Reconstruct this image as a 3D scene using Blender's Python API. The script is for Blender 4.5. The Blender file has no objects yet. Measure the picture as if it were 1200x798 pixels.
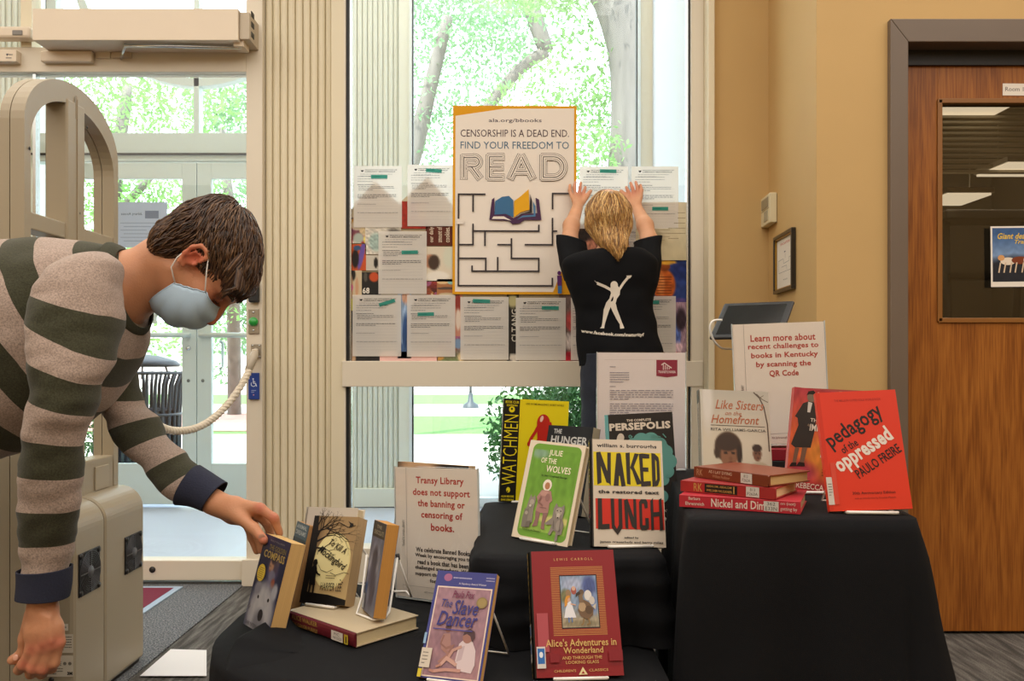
import bpy, math, random
import numpy as np
from mathutils import Vector, Matrix, noise
random.seed(7)
PI = math.pi
sc = bpy.context.scene
COL = sc.collection

# ---------------- camera ----------------
cam_d = bpy.data.cameras.new('camera'); cam = bpy.data.objects.new('camera', cam_d); COL.objects.link(cam)
cam_d.sensor_width = 36; cam_d.lens = 30; cam_d.shift_y = 28/1200; cam_d.clip_start = .05; cam_d.clip_end = 400
cam.location = (0, 0, 1.0); cam.rotation_euler = (PI/2, 0, 0)
sc.camera = cam
# ---------------- world, sun, lamps, exposure ----------------
w = bpy.data.worlds.new('sky'); sc.world = w; w.use_nodes = True
nt = w.node_tree; bg = nt.nodes['Background']
bg.inputs[0].default_value = (.80, .90, 1, 1); bg.inputs[1].default_value = 5.0
def lamp(kind, name, loc, energy, color, size=1.0, size_y=None, aim=None):
    d = bpy.data.lights.new(name, kind); d.energy = energy; d.color = color
    o = bpy.data.objects.new(name, d); COL.objects.link(o); o.location = loc
    if kind == 'AREA':
        d.shape = 'RECTANGLE'; d.size = size; d.size_y = size_y or size
    if aim is not None:
        o.rotation_euler = (Vector(aim)-Vector(loc)).to_track_quat('-Z', 'Y').to_euler()
    return o
s = lamp('SUN', 'sun', (0, 0, 20), 9.0, (1, .98, .94), aim=(6, 12, 0)); s.data.angle = .01
WARM = (1, .925, .84)
lamp('AREA', 'ceiling_lamp', (-.5, .2, 3.27), 360, WARM, 8.6, 6.4, aim=(-.5, .2, 0))
lamp('AREA', 'vestibule_fill', (-1.2, 4.9, 4.2), 60, (1, .95, .88), 4.5, 1.4, aim=(-1.2, 4.9, 0))  # added fill without a fixture, brightens the outer columns and door frames
lamp('AREA', 'study_room_fill', (2.6, 5.3, 2.66), 22, (1, .85, .65), 1.4, .6, aim=(2.6, 5.3, 0))  # added fill without a fixture, brightens the room behind the door pane
vs = sc.view_settings; vs.view_transform = 'Standard'; vs.look = 'None'; vs.gamma = 1; vs.exposure = 0.0; vs.use_curve_mapping = False
sc.cycles.max_bounces = 9; sc.cycles.transparent_max_bounces = 16; sc.cycles.sample_clamp_indirect = 6
sc.cycles.caustics_reflective = False; sc.cycles.caustics_refractive = False

# ---------------- helpers ----------------
def V(px, py, Y): return Vector(((px-600)*Y/1000, Y, 1-(py-427)*Y/1000))
def lin(c):
    if isinstance(c, str):
        c = c.lstrip('#'); c = [int(c[i:i+2], 16)/255 for i in (0, 2, 4)]
    return tuple((x/12.92 if x <= .04045 else ((x+.055)/1.055)**2.4) for x in c)
MATS = {}
def mat(name, color, rough=.6, metal=0, spec=.5, bump=0, bscale=200, vary=0, vscale=8, sheen=0, coat=0, stretch=(1, 1, 1), transl=0, attr=False, detail=3):
    if name in MATS: return MATS[name]
    m = bpy.data.materials.new(name); m.use_nodes = True; MATS[name] = m
    n = m.node_tree.nodes; l = m.node_tree.links; b = n['Principled BSDF']
    c = lin(color) if color is not None else (.5, .5, .5)
    b.inputs['Base Color'].default_value = (*c, 1); b.inputs['Roughness'].default_value = rough
    b.inputs['Metallic'].default_value = metal; b.inputs['Specular IOR Level'].default_value = spec
    if sheen: b.inputs['Sheen Weight'].default_value = sheen; b.inputs['Sheen Roughness'].default_value = .5
    if coat: b.inputs['Coat Weight'].default_value = coat; b.inputs['Coat Roughness'].default_value = .12
    tc = n.new('ShaderNodeTexCoord'); mp = n.new('ShaderNodeMapping'); l.new(tc.outputs['Object'], mp.inputs[0]); mp.inputs['Scale'].default_value = stretch
    src = None
    if attr:
        a = n.new('ShaderNodeAttribute'); a.attribute_name = 'Col'; src = a.outputs['Color']; l.new(src, b.inputs['Base Color'])
    if vary:
        t = n.new('ShaderNodeTexNoise'); t.inputs['Scale'].default_value = vscale; t.inputs['Detail'].default_value = detail; l.new(mp.outputs[0], t.inputs[0])
        mr = n.new('ShaderNodeMapRange'); mr.inputs[1].default_value = .25; mr.inputs[2].default_value = .75; mr.inputs[3].default_value = 1-vary; mr.inputs[4].default_value = 1+vary
        l.new(t.outputs[0], mr.inputs[0])
        mx = n.new('ShaderNodeVectorMath'); mx.operation = 'SCALE'
        if src: l.new(src, mx.inputs[0])
        else: mx.inputs[0].default_value = c
        l.new(mr.outputs[0], mx.inputs['Scale']); src = mx.outputs[0]; l.new(src, b.inputs['Base Color'])
    if bump:
        t = n.new('ShaderNodeTexNoise'); t.inputs['Scale'].default_value = bscale; t.inputs['Detail'].default_value = 4; l.new(mp.outputs[0], t.inputs[0])
        bp = n.new('ShaderNodeBump'); bp.inputs['Strength'].default_value = bump; bp.inputs['Distance'].default_value = .002
        l.new(t.outputs[0], bp.inputs['Height']); l.new(bp.outputs[0], b.inputs['Normal'])
    if transl:
        tr = n.new('ShaderNodeBsdfTranslucent'); tr.inputs[0].default_value = (*c, 1)
        if src: l.new(src, tr.inputs[0])
        ms = n.new('ShaderNodeMixShader'); ms.inputs[0].default_value = transl
        l.new(b.outputs[0], ms.inputs[1]); l.new(tr.outputs[0], ms.inputs[2]); l.new(ms.outputs[0], n['Material Output'].inputs[0])
    return m
def glass_mat(name, tint=(.975, .992, .988), refl=.06, haze=0.0):
    m = bpy.data.materials.new(name); m.use_nodes = True; n = m.node_tree.nodes; l = m.node_tree.links
    n.remove(n['Principled BSDF'])
    t = n.new('ShaderNodeBsdfTransparent'); t.inputs[0].default_value = (*tint, 1)
    g = n.new('ShaderNodeBsdfGlossy'); g.inputs['Roughness'].default_value = .02
    f = n.new('ShaderNodeFresnel'); f.inputs[0].default_value = 1.45
    mu = n.new('ShaderNodeMath'); mu.operation = 'MULTIPLY'; mu.inputs[1].default_value = refl/.04; l.new(f.outputs[0], mu.inputs[0]); mu.use_clamp = True
    ge = n.new('ShaderNodeNewGeometry'); m1 = n.new('ShaderNodeMath'); m1.operation = 'MULTIPLY_ADD'; m1.inputs[1].default_value = -1; m1.inputs[2].default_value = 1; l.new(ge.outputs['Backfacing'], m1.inputs[0])
    m2 = n.new('ShaderNodeMath'); m2.operation = 'MULTIPLY'; l.new(mu.outputs[0], m2.inputs[0]); l.new(m1.outputs[0], m2.inputs[1]); mu = m2
    x = n.new('ShaderNodeMixShader'); l.new(mu.outputs[0], x.inputs[0]); l.new(t.outputs[0], x.inputs[1]); l.new(g.outputs[0], x.inputs[2])
    l.new(x.outputs[0], n['Material Output'].inputs[0]); MATS[name] = m
    return m
GLASS = glass_mat('window_glass'); ACRYL = glass_mat('acrylic', (.985, .99, .99), .05)

def put(o, parent=None, label=None, cat=None, group=None, kind=None):
    COL.objects.link(o)
    if parent is not None: o.parent = parent
    if label: o['label'] = label
    if cat: o['category'] = cat
    if group: o['group'] = group
    if kind: o['kind'] = kind
    return o
def empty(name, loc, label, cat, group=None, kind=None, M=None):
    o = bpy.data.objects.new(name, None); o.empty_display_size = .05
    if M is not None: o.matrix_world = M
    else: o.location = loc
    return put(o, None, label, cat, group, kind)
class MB:
    def __init__(s): s.v = []; s.f = []; s.sm = []
    def add(s, vs, fs, smooth=False, M=None):
        k = len(s.v)
        s.v += [tuple(M @ Vector(v)) if M is not None else tuple(v) for v in vs]
        s.f += [tuple(i+k for i in f) for f in fs]; s.sm += [smooth]*len(fs); return s
    def box(s, x0, x1, y0, y1, z0, z1, M=None):
        vs = [(x, y, z) for x in (x0, x1) for y in (y0, y1) for z in (z0, z1)]
        return s.add(vs, [(0, 1, 3, 2), (4, 6, 7, 5), (0, 4, 5, 1), (2, 3, 7, 6), (0, 2, 6, 4), (1, 5, 7, 3)], False, M)
    def pbox(s, px0, py0, px1, py1, Y, d0, d1):   # box whose front face spans these picture coordinates at depth Y
        a = V(px0, py1, Y); b = V(px1, py0, Y); return s.box(a.x, b.x, Y+d0, Y+d1, a.z, b.z)
    def tube(s, path, r, n=8, cap=True, closed=False):
        P = [Vector(p) for p in path]; N = len(P); rr = r if isinstance(r, (list, tuple)) else [r]*N
        vs = []; up = None
        for i, p in enumerate(P):
            t = (P[(i+1) % N]-P[i-1]) if (closed or 0 < i < N-1) else (P[1]-P[0] if i == 0 else P[-1]-P[-2])
            t = t.normalized() if t.length > 1e-9 else Vector((0, 0, 1))
            if up is None: up = t.orthogonal().normalized()
            up = (up-t*up.dot(t))
            up = up.normalized() if up.length > 1e-6 else t.orthogonal().normalized()
            b = t.cross(up)
            for k in range(n):
                a = 2*PI*k/n; vs.append(p+(up*math.cos(a)+b*math.sin(a))*rr[i])
        fs = []
        for i in range(N if closed else N-1):
            for k in range(n):
                j = (i+1) % N
                fs.append((i*n+k, i*n+(k+1) % n, j*n+(k+1) % n, j*n+k))
        if cap and not closed: fs += [tuple(range(n))[::-1], tuple((N-1)*n+k for k in range(n))]
        return s.add(vs, fs, True)
    def grid(s, fn, nu, nv, closed_u=False, smooth=True):
        vs = [fn(i/(nu if closed_u else nu-1), j/(nv-1)) for j in range(nv) for i in range(nu)]
        fs = [(j*nu+i, j*nu+(i+1) % nu, (j+1)*nu+(i+1) % nu, (j+1)*nu+i) for j in range(nv-1) for i in range(nu if closed_u else nu-1)]
        return s.add(vs, fs, smooth)
    def prism(s, pts, y0, y1, M=None):  # polygon in xz extruded along y
        n = len(pts); vs = [(p[0], y0, p[1]) for p in pts]+[(p[0], y1, p[1]) for p in pts]
        return s.add(vs, [tuple(range(n)), tuple(range(2*n-1, n-1, -1))]+[(i, i+n, (i+1) % n+n, (i+1) % n) for i in range(n)], False, M)
    def lathe(s, prof, M=None, n=24):
        vs = [(r*math.cos(2*PI*k/n), r*math.sin(2*PI*k/n), z) for r, z in prof for k in range(n)]
        fs = [(i*n+k, i*n+(k+1) % n, (i+1)*n+(k+1) % n, (i+1)*n+k) for i in range(len(prof)-1) for k in range(n)]
        return s.add(vs, fs, True, M)
    def mesh(s, name):
        me = bpy.data.meshes.new(name); me.from_pydata([tuple(v) for v in s.v], [], s.f)
        me.polygons.foreach_set('use_smooth', s.sm); me.update(); return me
    def build(s, name, m, parent=None, label=None, cat=None, group=None, kind=None, bevel=0, M=None, seg=2):
        me = s.mesh(name)
        if m is not None: me.materials.append(m)
        o = bpy.data.objects.new(name, me)
        if M is not None: o.matrix_world = M
        if bevel:
            b = o.modifiers.new('bevel', 'BEVEL'); b.width = bevel; b.segments = seg; b.limit_method = 'ANGLE'; b.harden_normals = False
        return put(o, parent, label, cat, group, kind)
def B(*a): return MB().box(*a)
def copy_of(o, parent=None, loc=None):
    c = o.copy(); COL.objects.link(c)
    if parent is not None: c.parent = parent
    if loc is not None: c.location = loc
    return c

# ---- flat print: lettering and pictures, coloured per face corner
TXT = {}
def text_polys(s, bold, shear, font=None):
    k = (s, bold, shear)
    if k in TXT: return TXT[k]
    cu = bpy.data.curves.new('t', 'FONT'); cu.body = s; cu.size = 1; cu.resolution_u = 2; cu.offset = bold; cu.shear = shear; cu.space_character = 1+max(0, bold)*1.6
    o = bpy.data.objects.new('t', cu); COL.objects.link(o); bpy.context.view_layer.update()
    me = bpy.data.meshes.new_from_object(o.evaluated_get(bpy.context.evaluated_depsgraph_get()))
    co = np.empty(len(me.vertices)*3); me.vertices.foreach_get('co', co); co = co.reshape(-1, 3)[:, :2].copy()
    fs = [tuple(p.vertices) for p in me.polygons]
    bpy.data.objects.remove(o); bpy.data.meshes.remove(me); bpy.data.curves.remove(cu)
    TXT[k] = (co, fs); return TXT[k]
class Canvas:
    """flat print on a plane; x right, y down, in W x H units."""
    def __init__(s, O, U, D, W, H, lift=.00018):
        s.O = np.array(O, float); s.U = np.array(U, float)/W; s.D = np.array(D, float)/H; s.W = W; s.H = H
        n = np.cross(s.D, s.U); s.N = n/np.linalg.norm(n); s.z = lift; s.dz = lift; s.v = []; s.f = []; s.c = []; s.nv = 0
    def _put(s, xy, fs, cols):
        xy = np.asarray(xy, float); P = s.O+xy[:, :1]*s.U+xy[:, 1:2]*s.D+s.N*s.z
        s.v.append(P); s.f += [tuple(i+s.nv for i in f) for f in fs]; s.nv += len(P); s.c.append(cols)
    def layer(s): s.z += s.dz; return s
    def poly(s, pts, color, up=True):
        if up: s.layer()
        else: s.z += 4e-7
        s._put(pts, [tuple(range(len(pts)))], np.tile(lin(color), (len(pts), 1))); return s
    def rect(s, x0, y0, x1, y1, color, up=True): return s.poly([(x0, y0), (x0, y1), (x1, y1), (x1, y0)], color, up)
    def ell(s, cx, cy, rx, ry, color, n=24, rot=0, up=True):
        cr, sr = math.cos(rot), math.sin(rot)
        return s.poly([(cx+rx*math.cos(a)*cr-ry*math.sin(a)*sr, cy+rx*math.cos(a)*sr+ry*math.sin(a)*cr) for a in [2*PI*k/n for k in range(n)]], color, up)
    def line(s, pts, w, color, up=True, w2=None):
        if up: s.layer()
        else: s.z += 2.5e-6
        P = np.array(pts, float); n = len(P); closed = n > 3 and np.hypot(*(P[0]-P[-1])) < 1e-6
        d = np.diff(P, axis=0); L = np.hypot(d[:, 0], d[:, 1]); d = d/np.maximum(L, 1e-9)[:, None]
        if not closed: P[0] -= d[0]*w*.3; P[-1] += d[-1]*w*.3
        out = []
        for i in range(n):
            a, b = (d[i-1] if i > 0 else (d[-1] if closed else d[0])), (d[i] if i < n-1 else (d[0] if closed else d[-1]))
            m = a+b; l_ = np.hypot(*m); m = m/l_ if l_ > .2 else b; c = max(m@b, .45); ww = (w if w2 is None else w+(w2-w)*i/(n-1))/2/c
            out += [(P[i][0]-m[1]*ww, P[i][1]+m[0]*ww), (P[i][0]+m[1]*ww, P[i][1]-m[0]*ww)]
        s._put(out, [(2*i, 2*i+1, 2*i+3, 2*i+2) for i in range(n-1)], np.tile(lin(color), (len(out), 1))); return s
    def text(s, t, x0, y0, x1, y1, color, bold=0.0, shear=0.0, rot=0, up=True, arc=0):
        co, fs = text_polys(t, bold, shear)
        if not len(co): return s
        if up: s.layer()
        lo, hi = co.min(0), co.max(0); u = (co-lo)/np.maximum(hi-lo, 1e-6)
        x = x0+u[:, 0]*(x1-x0); y = y1-u[:, 1]*(y1-y0)
        if arc: y = y+arc*(1-(2*u[:, 0]-1)**2)
        if rot:
            cx, cy = (x0+x1)/2, (y0+y1)/2; c, q = math.cos(rot), math.sin(rot)
            x, y = cx+(x-cx)*c-(y-cy)*q, cy+(x-cx)*q+(y-cy)*c
        s._put(np.stack([x, y], 1), fs, np.tile(lin(color), (len(x), 1))); return s
    def lines_of_type(s, x0, y0, x1, n, dy, h, color, seed=0, last=.6):  # rows of tiny illegible words
        rnd = random.Random(seed); s.layer()
        for i in range(n):
            x = x0; y = y0+i*dy; xe = x1 if i < n-1 else x0+(x1-x0)*last
            while x < xe:
                wd = min((x1-x0)*rnd.uniform(.03, .11), xe-x); s.rect(x, y, x+wd, y+h, color, False); x += wd+(x1-x0)*.018
        return s
    def raster(s, x0, y0, x1, y1, nx, ny, fn):
        s.layer(); u = np.linspace(0, 1, nx); v = np.linspace(0, 1, ny); U, Vv = np.meshgrid(u, v)
        rgb = np.clip(fn(U, Vv), 0, 1); L = np.where(rgb <= .04045, rgb/12.92, ((rgb+.055)/1.055)**2.4).reshape(-1, 3)
        xy = np.stack([x0+U.ravel()*(x1-x0), y0+Vv.ravel()*(y1-y0)], 1)
        fs = [(j*nx+i, (j+1)*nx+i, (j+1)*nx+i+1, j*nx+i+1) for j in range(ny-1) for i in range(nx-1)]
        s._put(xy, fs, L); return s
    def build(s, name, m, parent=None, **k):
        me = bpy.data.meshes.new(name); P = np.concatenate(s.v); C = np.concatenate(s.c)*(.8 if m is PRINT else 1)
        me.from_pydata(P.tolist(), [], s.f)
        a = me.color_attributes.new('Col', 'FLOAT_COLOR', 'POINT'); a.data.foreach_set('color', np.concatenate([C, np.ones((len(C), 1))], 1).astype(np.float32).ravel())
        me.materials.append(m); me.update(); o = bpy.data.objects.new(name, me)
        return put(o, parent, **k)
def hexa(c): c = c.lstrip('#'); return np.array([int(c[i:i+2], 16)/255 for i in (0, 2, 4)])
class Paint:
    """soft picture painting for raster()"""
    def __init__(s, base): s.ops = []; s.base = base
    def ell(s, cx, cy, rx, ry, color, soft=.25, rot=0, a=1): s.ops.append(('e', cx, cy, rx, ry, color, soft, rot, a)); return s
    def grad(s, c0, c1, v0=0, v1=1): s.ops.append(('g', c0, c1, v0, v1)); return s
    def mottle(s, amp, sc=6, seed=0): s.ops.append(('m', amp, sc, seed)); return s
    def __call__(s, U, Vv):
        im = np.zeros(U.shape+(3,))+hexa(s.base)
        for o in s.ops:
            if o[0] == 'e':
                _, cx, cy, rx, ry, color, soft, rot, a = o; dx, dy = U-cx, Vv-cy; c, q = math.cos(rot), math.sin(rot)
                d = np.sqrt(((dx*c+dy*q)/rx)**2+((-dx*q+dy*c)/ry)**2); k = np.clip((1-d)/soft+.5, 0, 1)[..., None]*a
                im = im*(1-k)+hexa(color)*k
            elif o[0] == 'g':
                k = np.clip((Vv-o[3])/(o[4]-o[3]), 0, 1)[..., None]; im = hexa(o[1])*(1-k)+hexa(o[2])*k
            else:
                r = np.random.RandomState(o[3]); z = np.zeros(U.shape)
                for _ in range(10):
                    fx, fy, p = r.uniform(-o[2], o[2]), r.uniform(-o[2], o[2]), r.uniform(0, 6.3); z += np.sin((U*fx+Vv*fy)*6.3+p+2*np.sin(U*fy*3+p))
                im = im*(1+o[1]*z[..., None]/4)
        return im
PRINT = mat('print_glossy', None, .4, attr=True, spec=.3)
PRINTM = mat('print_matte', None, .75, attr=True, spec=.25)
PRINTT = mat('print_backlit', None, .8, attr=True, spec=.2, transl=.5)

# ---- implicit bodies: smooth union of tapered limbs, meshed with surface nets
class Field:
    def __init__(s, lo, hi, h):
        s.lo = np.array(lo, float); s.h = h; s.n = np.ceil((np.array(hi)-s.lo)/h).astype(int)+1
        s.g = np.full(s.n, .5, np.float32); s.pts = []
    def _sl(s, lo, hi):
        a = np.clip(np.floor((np.array(lo)-s.lo)/s.h).astype(int), 0, s.n-1); b = np.clip(np.ceil((np.array(hi)-s.lo)/s.h).astype(int)+1, 1, s.n)
        ax = [(s.lo[i]+s.h*np.arange(a[i], b[i])).astype(np.float32) for i in range(3)]
        return (slice(a[0], b[0]), slice(a[1], b[1]), slice(a[2], b[2])), np.meshgrid(*ax, indexing='ij', sparse=True)
    def _mix(s, sl, d, k, sub):
        g = s.g[sl]
        if sub:
            d = -d; hh = np.maximum(k-np.abs(g-d), 0)/k; s.g[sl] = np.maximum(g, d)+hh*hh*k*.25
        else:
            hh = np.maximum(k-np.abs(g-d), 0)/k; s.g[sl] = np.minimum(g, d)-hh*hh*k*.25
    def cap(s, p0, r0, p1, r1, k=.012, sub=False, flat=None):
        p0 = np.array(p0, float); p1 = np.array(p1, float); m = max(r0, r1)+k+3*s.h
        sl, (X, Y, Z) = s._sl(np.minimum(p0, p1)-m, np.maximum(p0, p1)+m)
        d = p1-p0; L2 = max(d@d, 1e-12); t = np.clip(((X-p0[0])*d[0]+(Y-p0[1])*d[1]+(Z-p0[2])*d[2])/L2, 0, 1)
        dd = np.sqrt((X-p0[0]-t*d[0])**2+(Y-p0[1]-t*d[1])**2+(Z-p0[2]-t*d[2])**2)-(r0+(r1-r0)*t)
        s._mix(sl, dd.astype(np.float32), k, sub); return s
    def chain(s, pts, rs, k=.012):
        for i in range(len(pts)-1): s.cap(pts[i], rs[i], pts[i+1], rs[i+1], k)
        return s
    def ell(s, c, r, R=None, k=.015, sub=False):
        c = np.array(c, float); r = np.array(r, float); m = max(r)+k+3*s.h; sl, (X, Y, Z) = s._sl(c-m, c+m)
        x, y, z = X-c[0], Y-c[1], Z-c[2]
        if R is not None:
            R = np.array(R); x, y, z = [R[0, i]*x+R[1, i]*y+R[2, i]*z for i in range(3)]
        k0 = np.sqrt((x/r[0])**2+(y/r[1])**2+(z/r[2])**2); k1 = np.sqrt((x/r[0]**2)**2+(y/r[1]**2)**2+(z/r[2]**2)**2)+1e-9
        s._mix(sl, (k0*(k0-1)/k1).astype(np.float32), k, sub); return s
    def mesh(s, name, relax=2):
        g = s.g; ins = g < 0
        nz = np.argwhere(ins); a = np.maximum(nz.min(0)-2, 0); b = nz.max(0)+3
        g = g[a[0]:b[0], a[1]:b[1], a[2]:b[2]]; lo = s.lo+a*s.h; ins = g < 0
        c = [g[i:g.shape[0]-1+i, j:g.shape[1]-1+j, k:g.shape[2]-1+k] for i in (0, 1) for j in (0, 1) for k in (0, 1)]
        cnt = sum((q < 0).astype(np.int8) for q in c); act = (cnt > 0) & (cnt < 8); idx = np.argwhere(act); num = len(idx)
        ids = np.full(act.shape, -1, np.int32); ids[act] = np.arange(num)
        vals = np.stack([q[act] for q in c], 1).astype(np.float64); acc = np.zeros((num, 3)); w_ = np.zeros(num)
        off = np.array([(i, j, k) for i in (0, 1) for j in (0, 1) for k in (0, 1)], float)
        for e0 in range(8):
            for e1 in range(e0+1, 8):
                if abs(off[e0]-off[e1]).sum() != 1: continue
                v0, v1 = vals[:, e0], vals[:, e1]; cr = (v0 < 0) != (v1 < 0); t = np.where(cr, v0/np.where(cr, v0-v1, 1), 0)
                acc += np.where(cr[:, None], off[e0]+t[:, None]*(off[e1]-off[e0]), 0); w_ += cr
        P = (idx+acc/w_[:, None])*s.h+lo
        F = []
        for ax in range(3):
            o1, o2 = [q for q in range(3) if q != ax]
            sa = [slice(None)]*3; sb = [slice(None)]*3; sa[ax] = slice(0, -1); sb[ax] = slice(1, None)
            A, Bq = ins[tuple(sa)], ins[tuple(sb)]; ch = np.argwhere(A != Bq)
            ok = (ch[:, o1] > 0) & (ch[:, o2] > 0) & (ch[:, o1] < act.shape[o1]) & (ch[:, o2] < act.shape[o2]); ch = ch[ok]
            e1 = np.zeros(3, int); e1[o1] = 1; e2 = np.zeros(3, int); e2[o2] = 1
            q = [ids[tuple((ch-x).T)] for x in (0*e1, e1, e1+e2, e2)]; q = np.stack(q, 1)
            flip = A[tuple(ch.T)] ^ (ax == 1); q = np.where(flip[:, None], q, q[:, ::-1]); F.append(q)
        F = np.concatenate(F); F = F[(F >= 0).all(1)]
        for _ in range(relax):
            S = np.zeros_like(P); n_ = np.zeros(num)
            for i in range(4):
                x, y = F[:, i], F[:, (i+1) % 4]
                for ax in range(3): S[:, ax] += np.bincount(x, P[y, ax], num)+np.bincount(y, P[x, ax], num)
                n_ += np.bincount(x, minlength=num)+np.bincount(y, minlength=num)
            P = P*.5+.5*S/np.maximum(n_, 1)[:, None]
        me = bpy.data.meshes.new(name); me.vertices.add(num); me.vertices.foreach_set('co', P.astype(np.float32).ravel())
        me.loops.add(len(F)*4); me.loops.foreach_set('vertex_index', F.astype(np.int32).ravel()); me.polygons.add(len(F))
        me.polygons.foreach_set('loop_start', np.arange(0, len(F)*4, 4, dtype=np.int32)); me.polygons.foreach_set('loop_total', np.full(len(F), 4, np.int32))
        me.update(calc_edges=True); me.validate(); me.polygons.foreach_set('use_smooth', np.ones(len(me.polygons), bool)); me.update()
        return me, P
def color_attr(me, C):
    a = me.color_attributes.new('Col', 'FLOAT_COLOR', 'POINT'); a.data.foreach_set('color', np.concatenate([C, np.ones((len(C), 1))], 1).astype(np.float32).ravel())
def catmull(rows, n):
    """interpolate rows (lists of floats) at n points"""
    A = np.array(rows, float); N = len(A); out = []
    for q in range(n):
        t = q/(n-1)*(N-1); i = min(int(t), N-2); f = t-i
        p0, p1, p2, p3 = A[max(i-1, 0)], A[i], A[i+1], A[min(i+2, N-1)]
        out.append(.5*((2*p1)+(-p0+p2)*f+(2*p0-5*p1+4*p2-p3)*f*f+(-p0+3*p1-3*p2+p3)*f**3))
    return np.array(out)
def garment(name, rings, m, parent, nu=56, nv=90, wr=.004, wf=(3, 9), seed=0, sq=2.2, flip=False, **kw):
    """rings: (xa,ya, xb,yb, Y, half_depth, stripe) - two silhouette points in picture coordinates at depth Y."""
    R = catmull(rings, nv); mb = MB(); st = []
    for j, (xa, ya, xb, yb, Y, dy, sv) in enumerate(R):
        a, b = V(xa, ya, Y), V(xb, yb, Y); c = (a+b)/2; h = (b-a)/2
        for i in range(nu):
            t = 2*PI*i/nu; ct, stt = math.cos(t), math.sin(t)
            e = (abs(ct)**sq+abs(stt)**sq)**(-1/sq)
            n = h*ct*e+Vector((0, -dy*stt*e, 0)); nn = n.normalized() if n.length else n
            q = c+n; z = noise.noise(Vector((q.x*wf[0], q.y*wf[0]+seed, q.z*wf[1])))+.5*noise.noise(Vector((q.x*wf[1]*1.7, q.y*9, q.z*wf[1]*2.4+seed)))
            mb.v.append(tuple(q+nn*wr*z*1.6)); st.append(sv)
    for j in range(nv-1):
        for i in range(nu): mb.f.append((j*nu+i, j*nu+(i+1) % nu, (j+1)*nu+(i+1) % nu, (j+1)*nu+i)); mb.sm.append(True)
    me = mb.mesh(name); me.materials.append(m)
    at = me.attributes.new('stripe', 'FLOAT', 'POINT'); at.data.foreach_set('value', np.array(st, np.float32))
    o = bpy.data.objects.new(name, me); so = o.modifiers.new('thick', 'SOLIDIFY'); so.thickness = .003; so.offset = -1
    return put(o, parent, **kw)
# ================= setting =================
YW, YO, YD, YB = 3.89, 6.0, 3.09, 3.80    # storefront, outer wall, door wall, back wall beside the window
WALL = mat('wall_paint', '#c2a16a', .75, bump=.15, bscale=350, vary=.03, vscale=3)
CREAM = mat('cream_metal', '#dcd3c1', .45, vary=.015, vscale=2)
CREAM2 = mat('cream_panel', '#ddd3b8', .5, vary=.02, vscale=2)
OUTW = mat('outside_cream', '#e0e5dc', .6, vary=.02)
BLACKG = mat('gasket_black', '#15171a', .5)
ALU = mat('bright_metal', '#c8ced0', .25, metal=.9)
def xw(px): return (px-600)*YW/1000
def zw(py): return 1-(py-427)*YW/1000
def xo(px): return (px-600)*YO/1000
def zo(py): return 1-(py-427)*YO/1000
# carpet
def carpet(name, c1, c2, c3, stripes):
    m = bpy.data.materials.new(name); m.use_nodes = True; n = m.node_tree.nodes; l = m.node_tree.links; b = n['Principled BSDF']
    b.inputs['Roughness'].default_value = .95; b.inputs['Specular IOR Level'].default_value = .1
    tc = n.new('ShaderNodeTexCoord'); mp = n.new('ShaderNodeMapping'); l.new(tc.outputs['Object'], mp.inputs[0])
    mp.inputs['Scale'].default_value = (38, 4, 1) if stripes else (1, 1, 1); mp.inputs['Rotation'].default_value = (0, 0, .0)
    t = n.new('ShaderNodeTexNoise'); t.inputs['Scale'].default_value = 1.2 if stripes else 170; t.inputs['Detail'].default_value = 4; l.new(mp.outputs[0], t.inputs[0])
    r = n.new('ShaderNodeValToRGB'); r.color_ramp.elements[0].position = .38; r.color_ramp.elements[1].position = .66
    r.color_ramp.elements[0].color = (*lin(c1), 1); r.color_ramp.elements[1].color = (*lin(c3), 1); e = r.color_ramp.elements.new(.5); e.color = (*lin(c2), 1)
    l.new(t.outputs[0], r.inputs[0]); t2 = n.new('ShaderNodeTexNoise'); t2.inputs['Scale'].default_value = 260; l.new(tc.outputs['Object'], t2.inputs[0])
    mx = n.new('ShaderNodeMix'); mx.data_type = 'RGBA'; mx.blend_type = 'MULTIPLY'; mx.inputs[0].default_value = .55
    r2 = n.new('ShaderNodeValToRGB'); r2.color_ramp.elements[0].position = .35; r2.color_ramp.elements[1].position = .6; r2.color_ramp.elements[0].color = (.3, .3, .3, 1)
    l.new(t2.outputs[0], r2.inputs[0]); l.new(r.outputs[0], mx.inputs[6]); l.new(r2.outputs[0], mx.inputs[7]); l.new(mx.outputs[2], b.inputs['Base Color'])
    bp = n.new('ShaderNodeBump'); bp.inputs['Strength'].default_value = .6; bp.inputs['Distance'].default_value = .004; l.new(t2.outputs[0], bp.inputs['Height']); l.new(bp.outputs[0], b.inputs['Normal'])
    return m
B(-5, 4, -3.2, YW+.05, -.1, 0).build('floor', carpet('striated_carpet', '#504e4b', '#65625e', '#807d78', True), kind='structure')
B(-5, 4, -3.2, YW+.12, 3.3, 3.4).build('ceiling', mat('ceiling_tile', '#dcd6c8', .9), kind='structure')
B(-5.1, -5, -3.2, YW, 0, 3.3).build('wall_left', WALL, kind='structure')
B(-5, 4, -3.3, -3.2, 0, 3.3).build('wall_front', WALL, kind='structure')
B(4, 4.1, -3.2, YW, 0, 3.3).build('wall_right', WALL, kind='structure')
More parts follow.
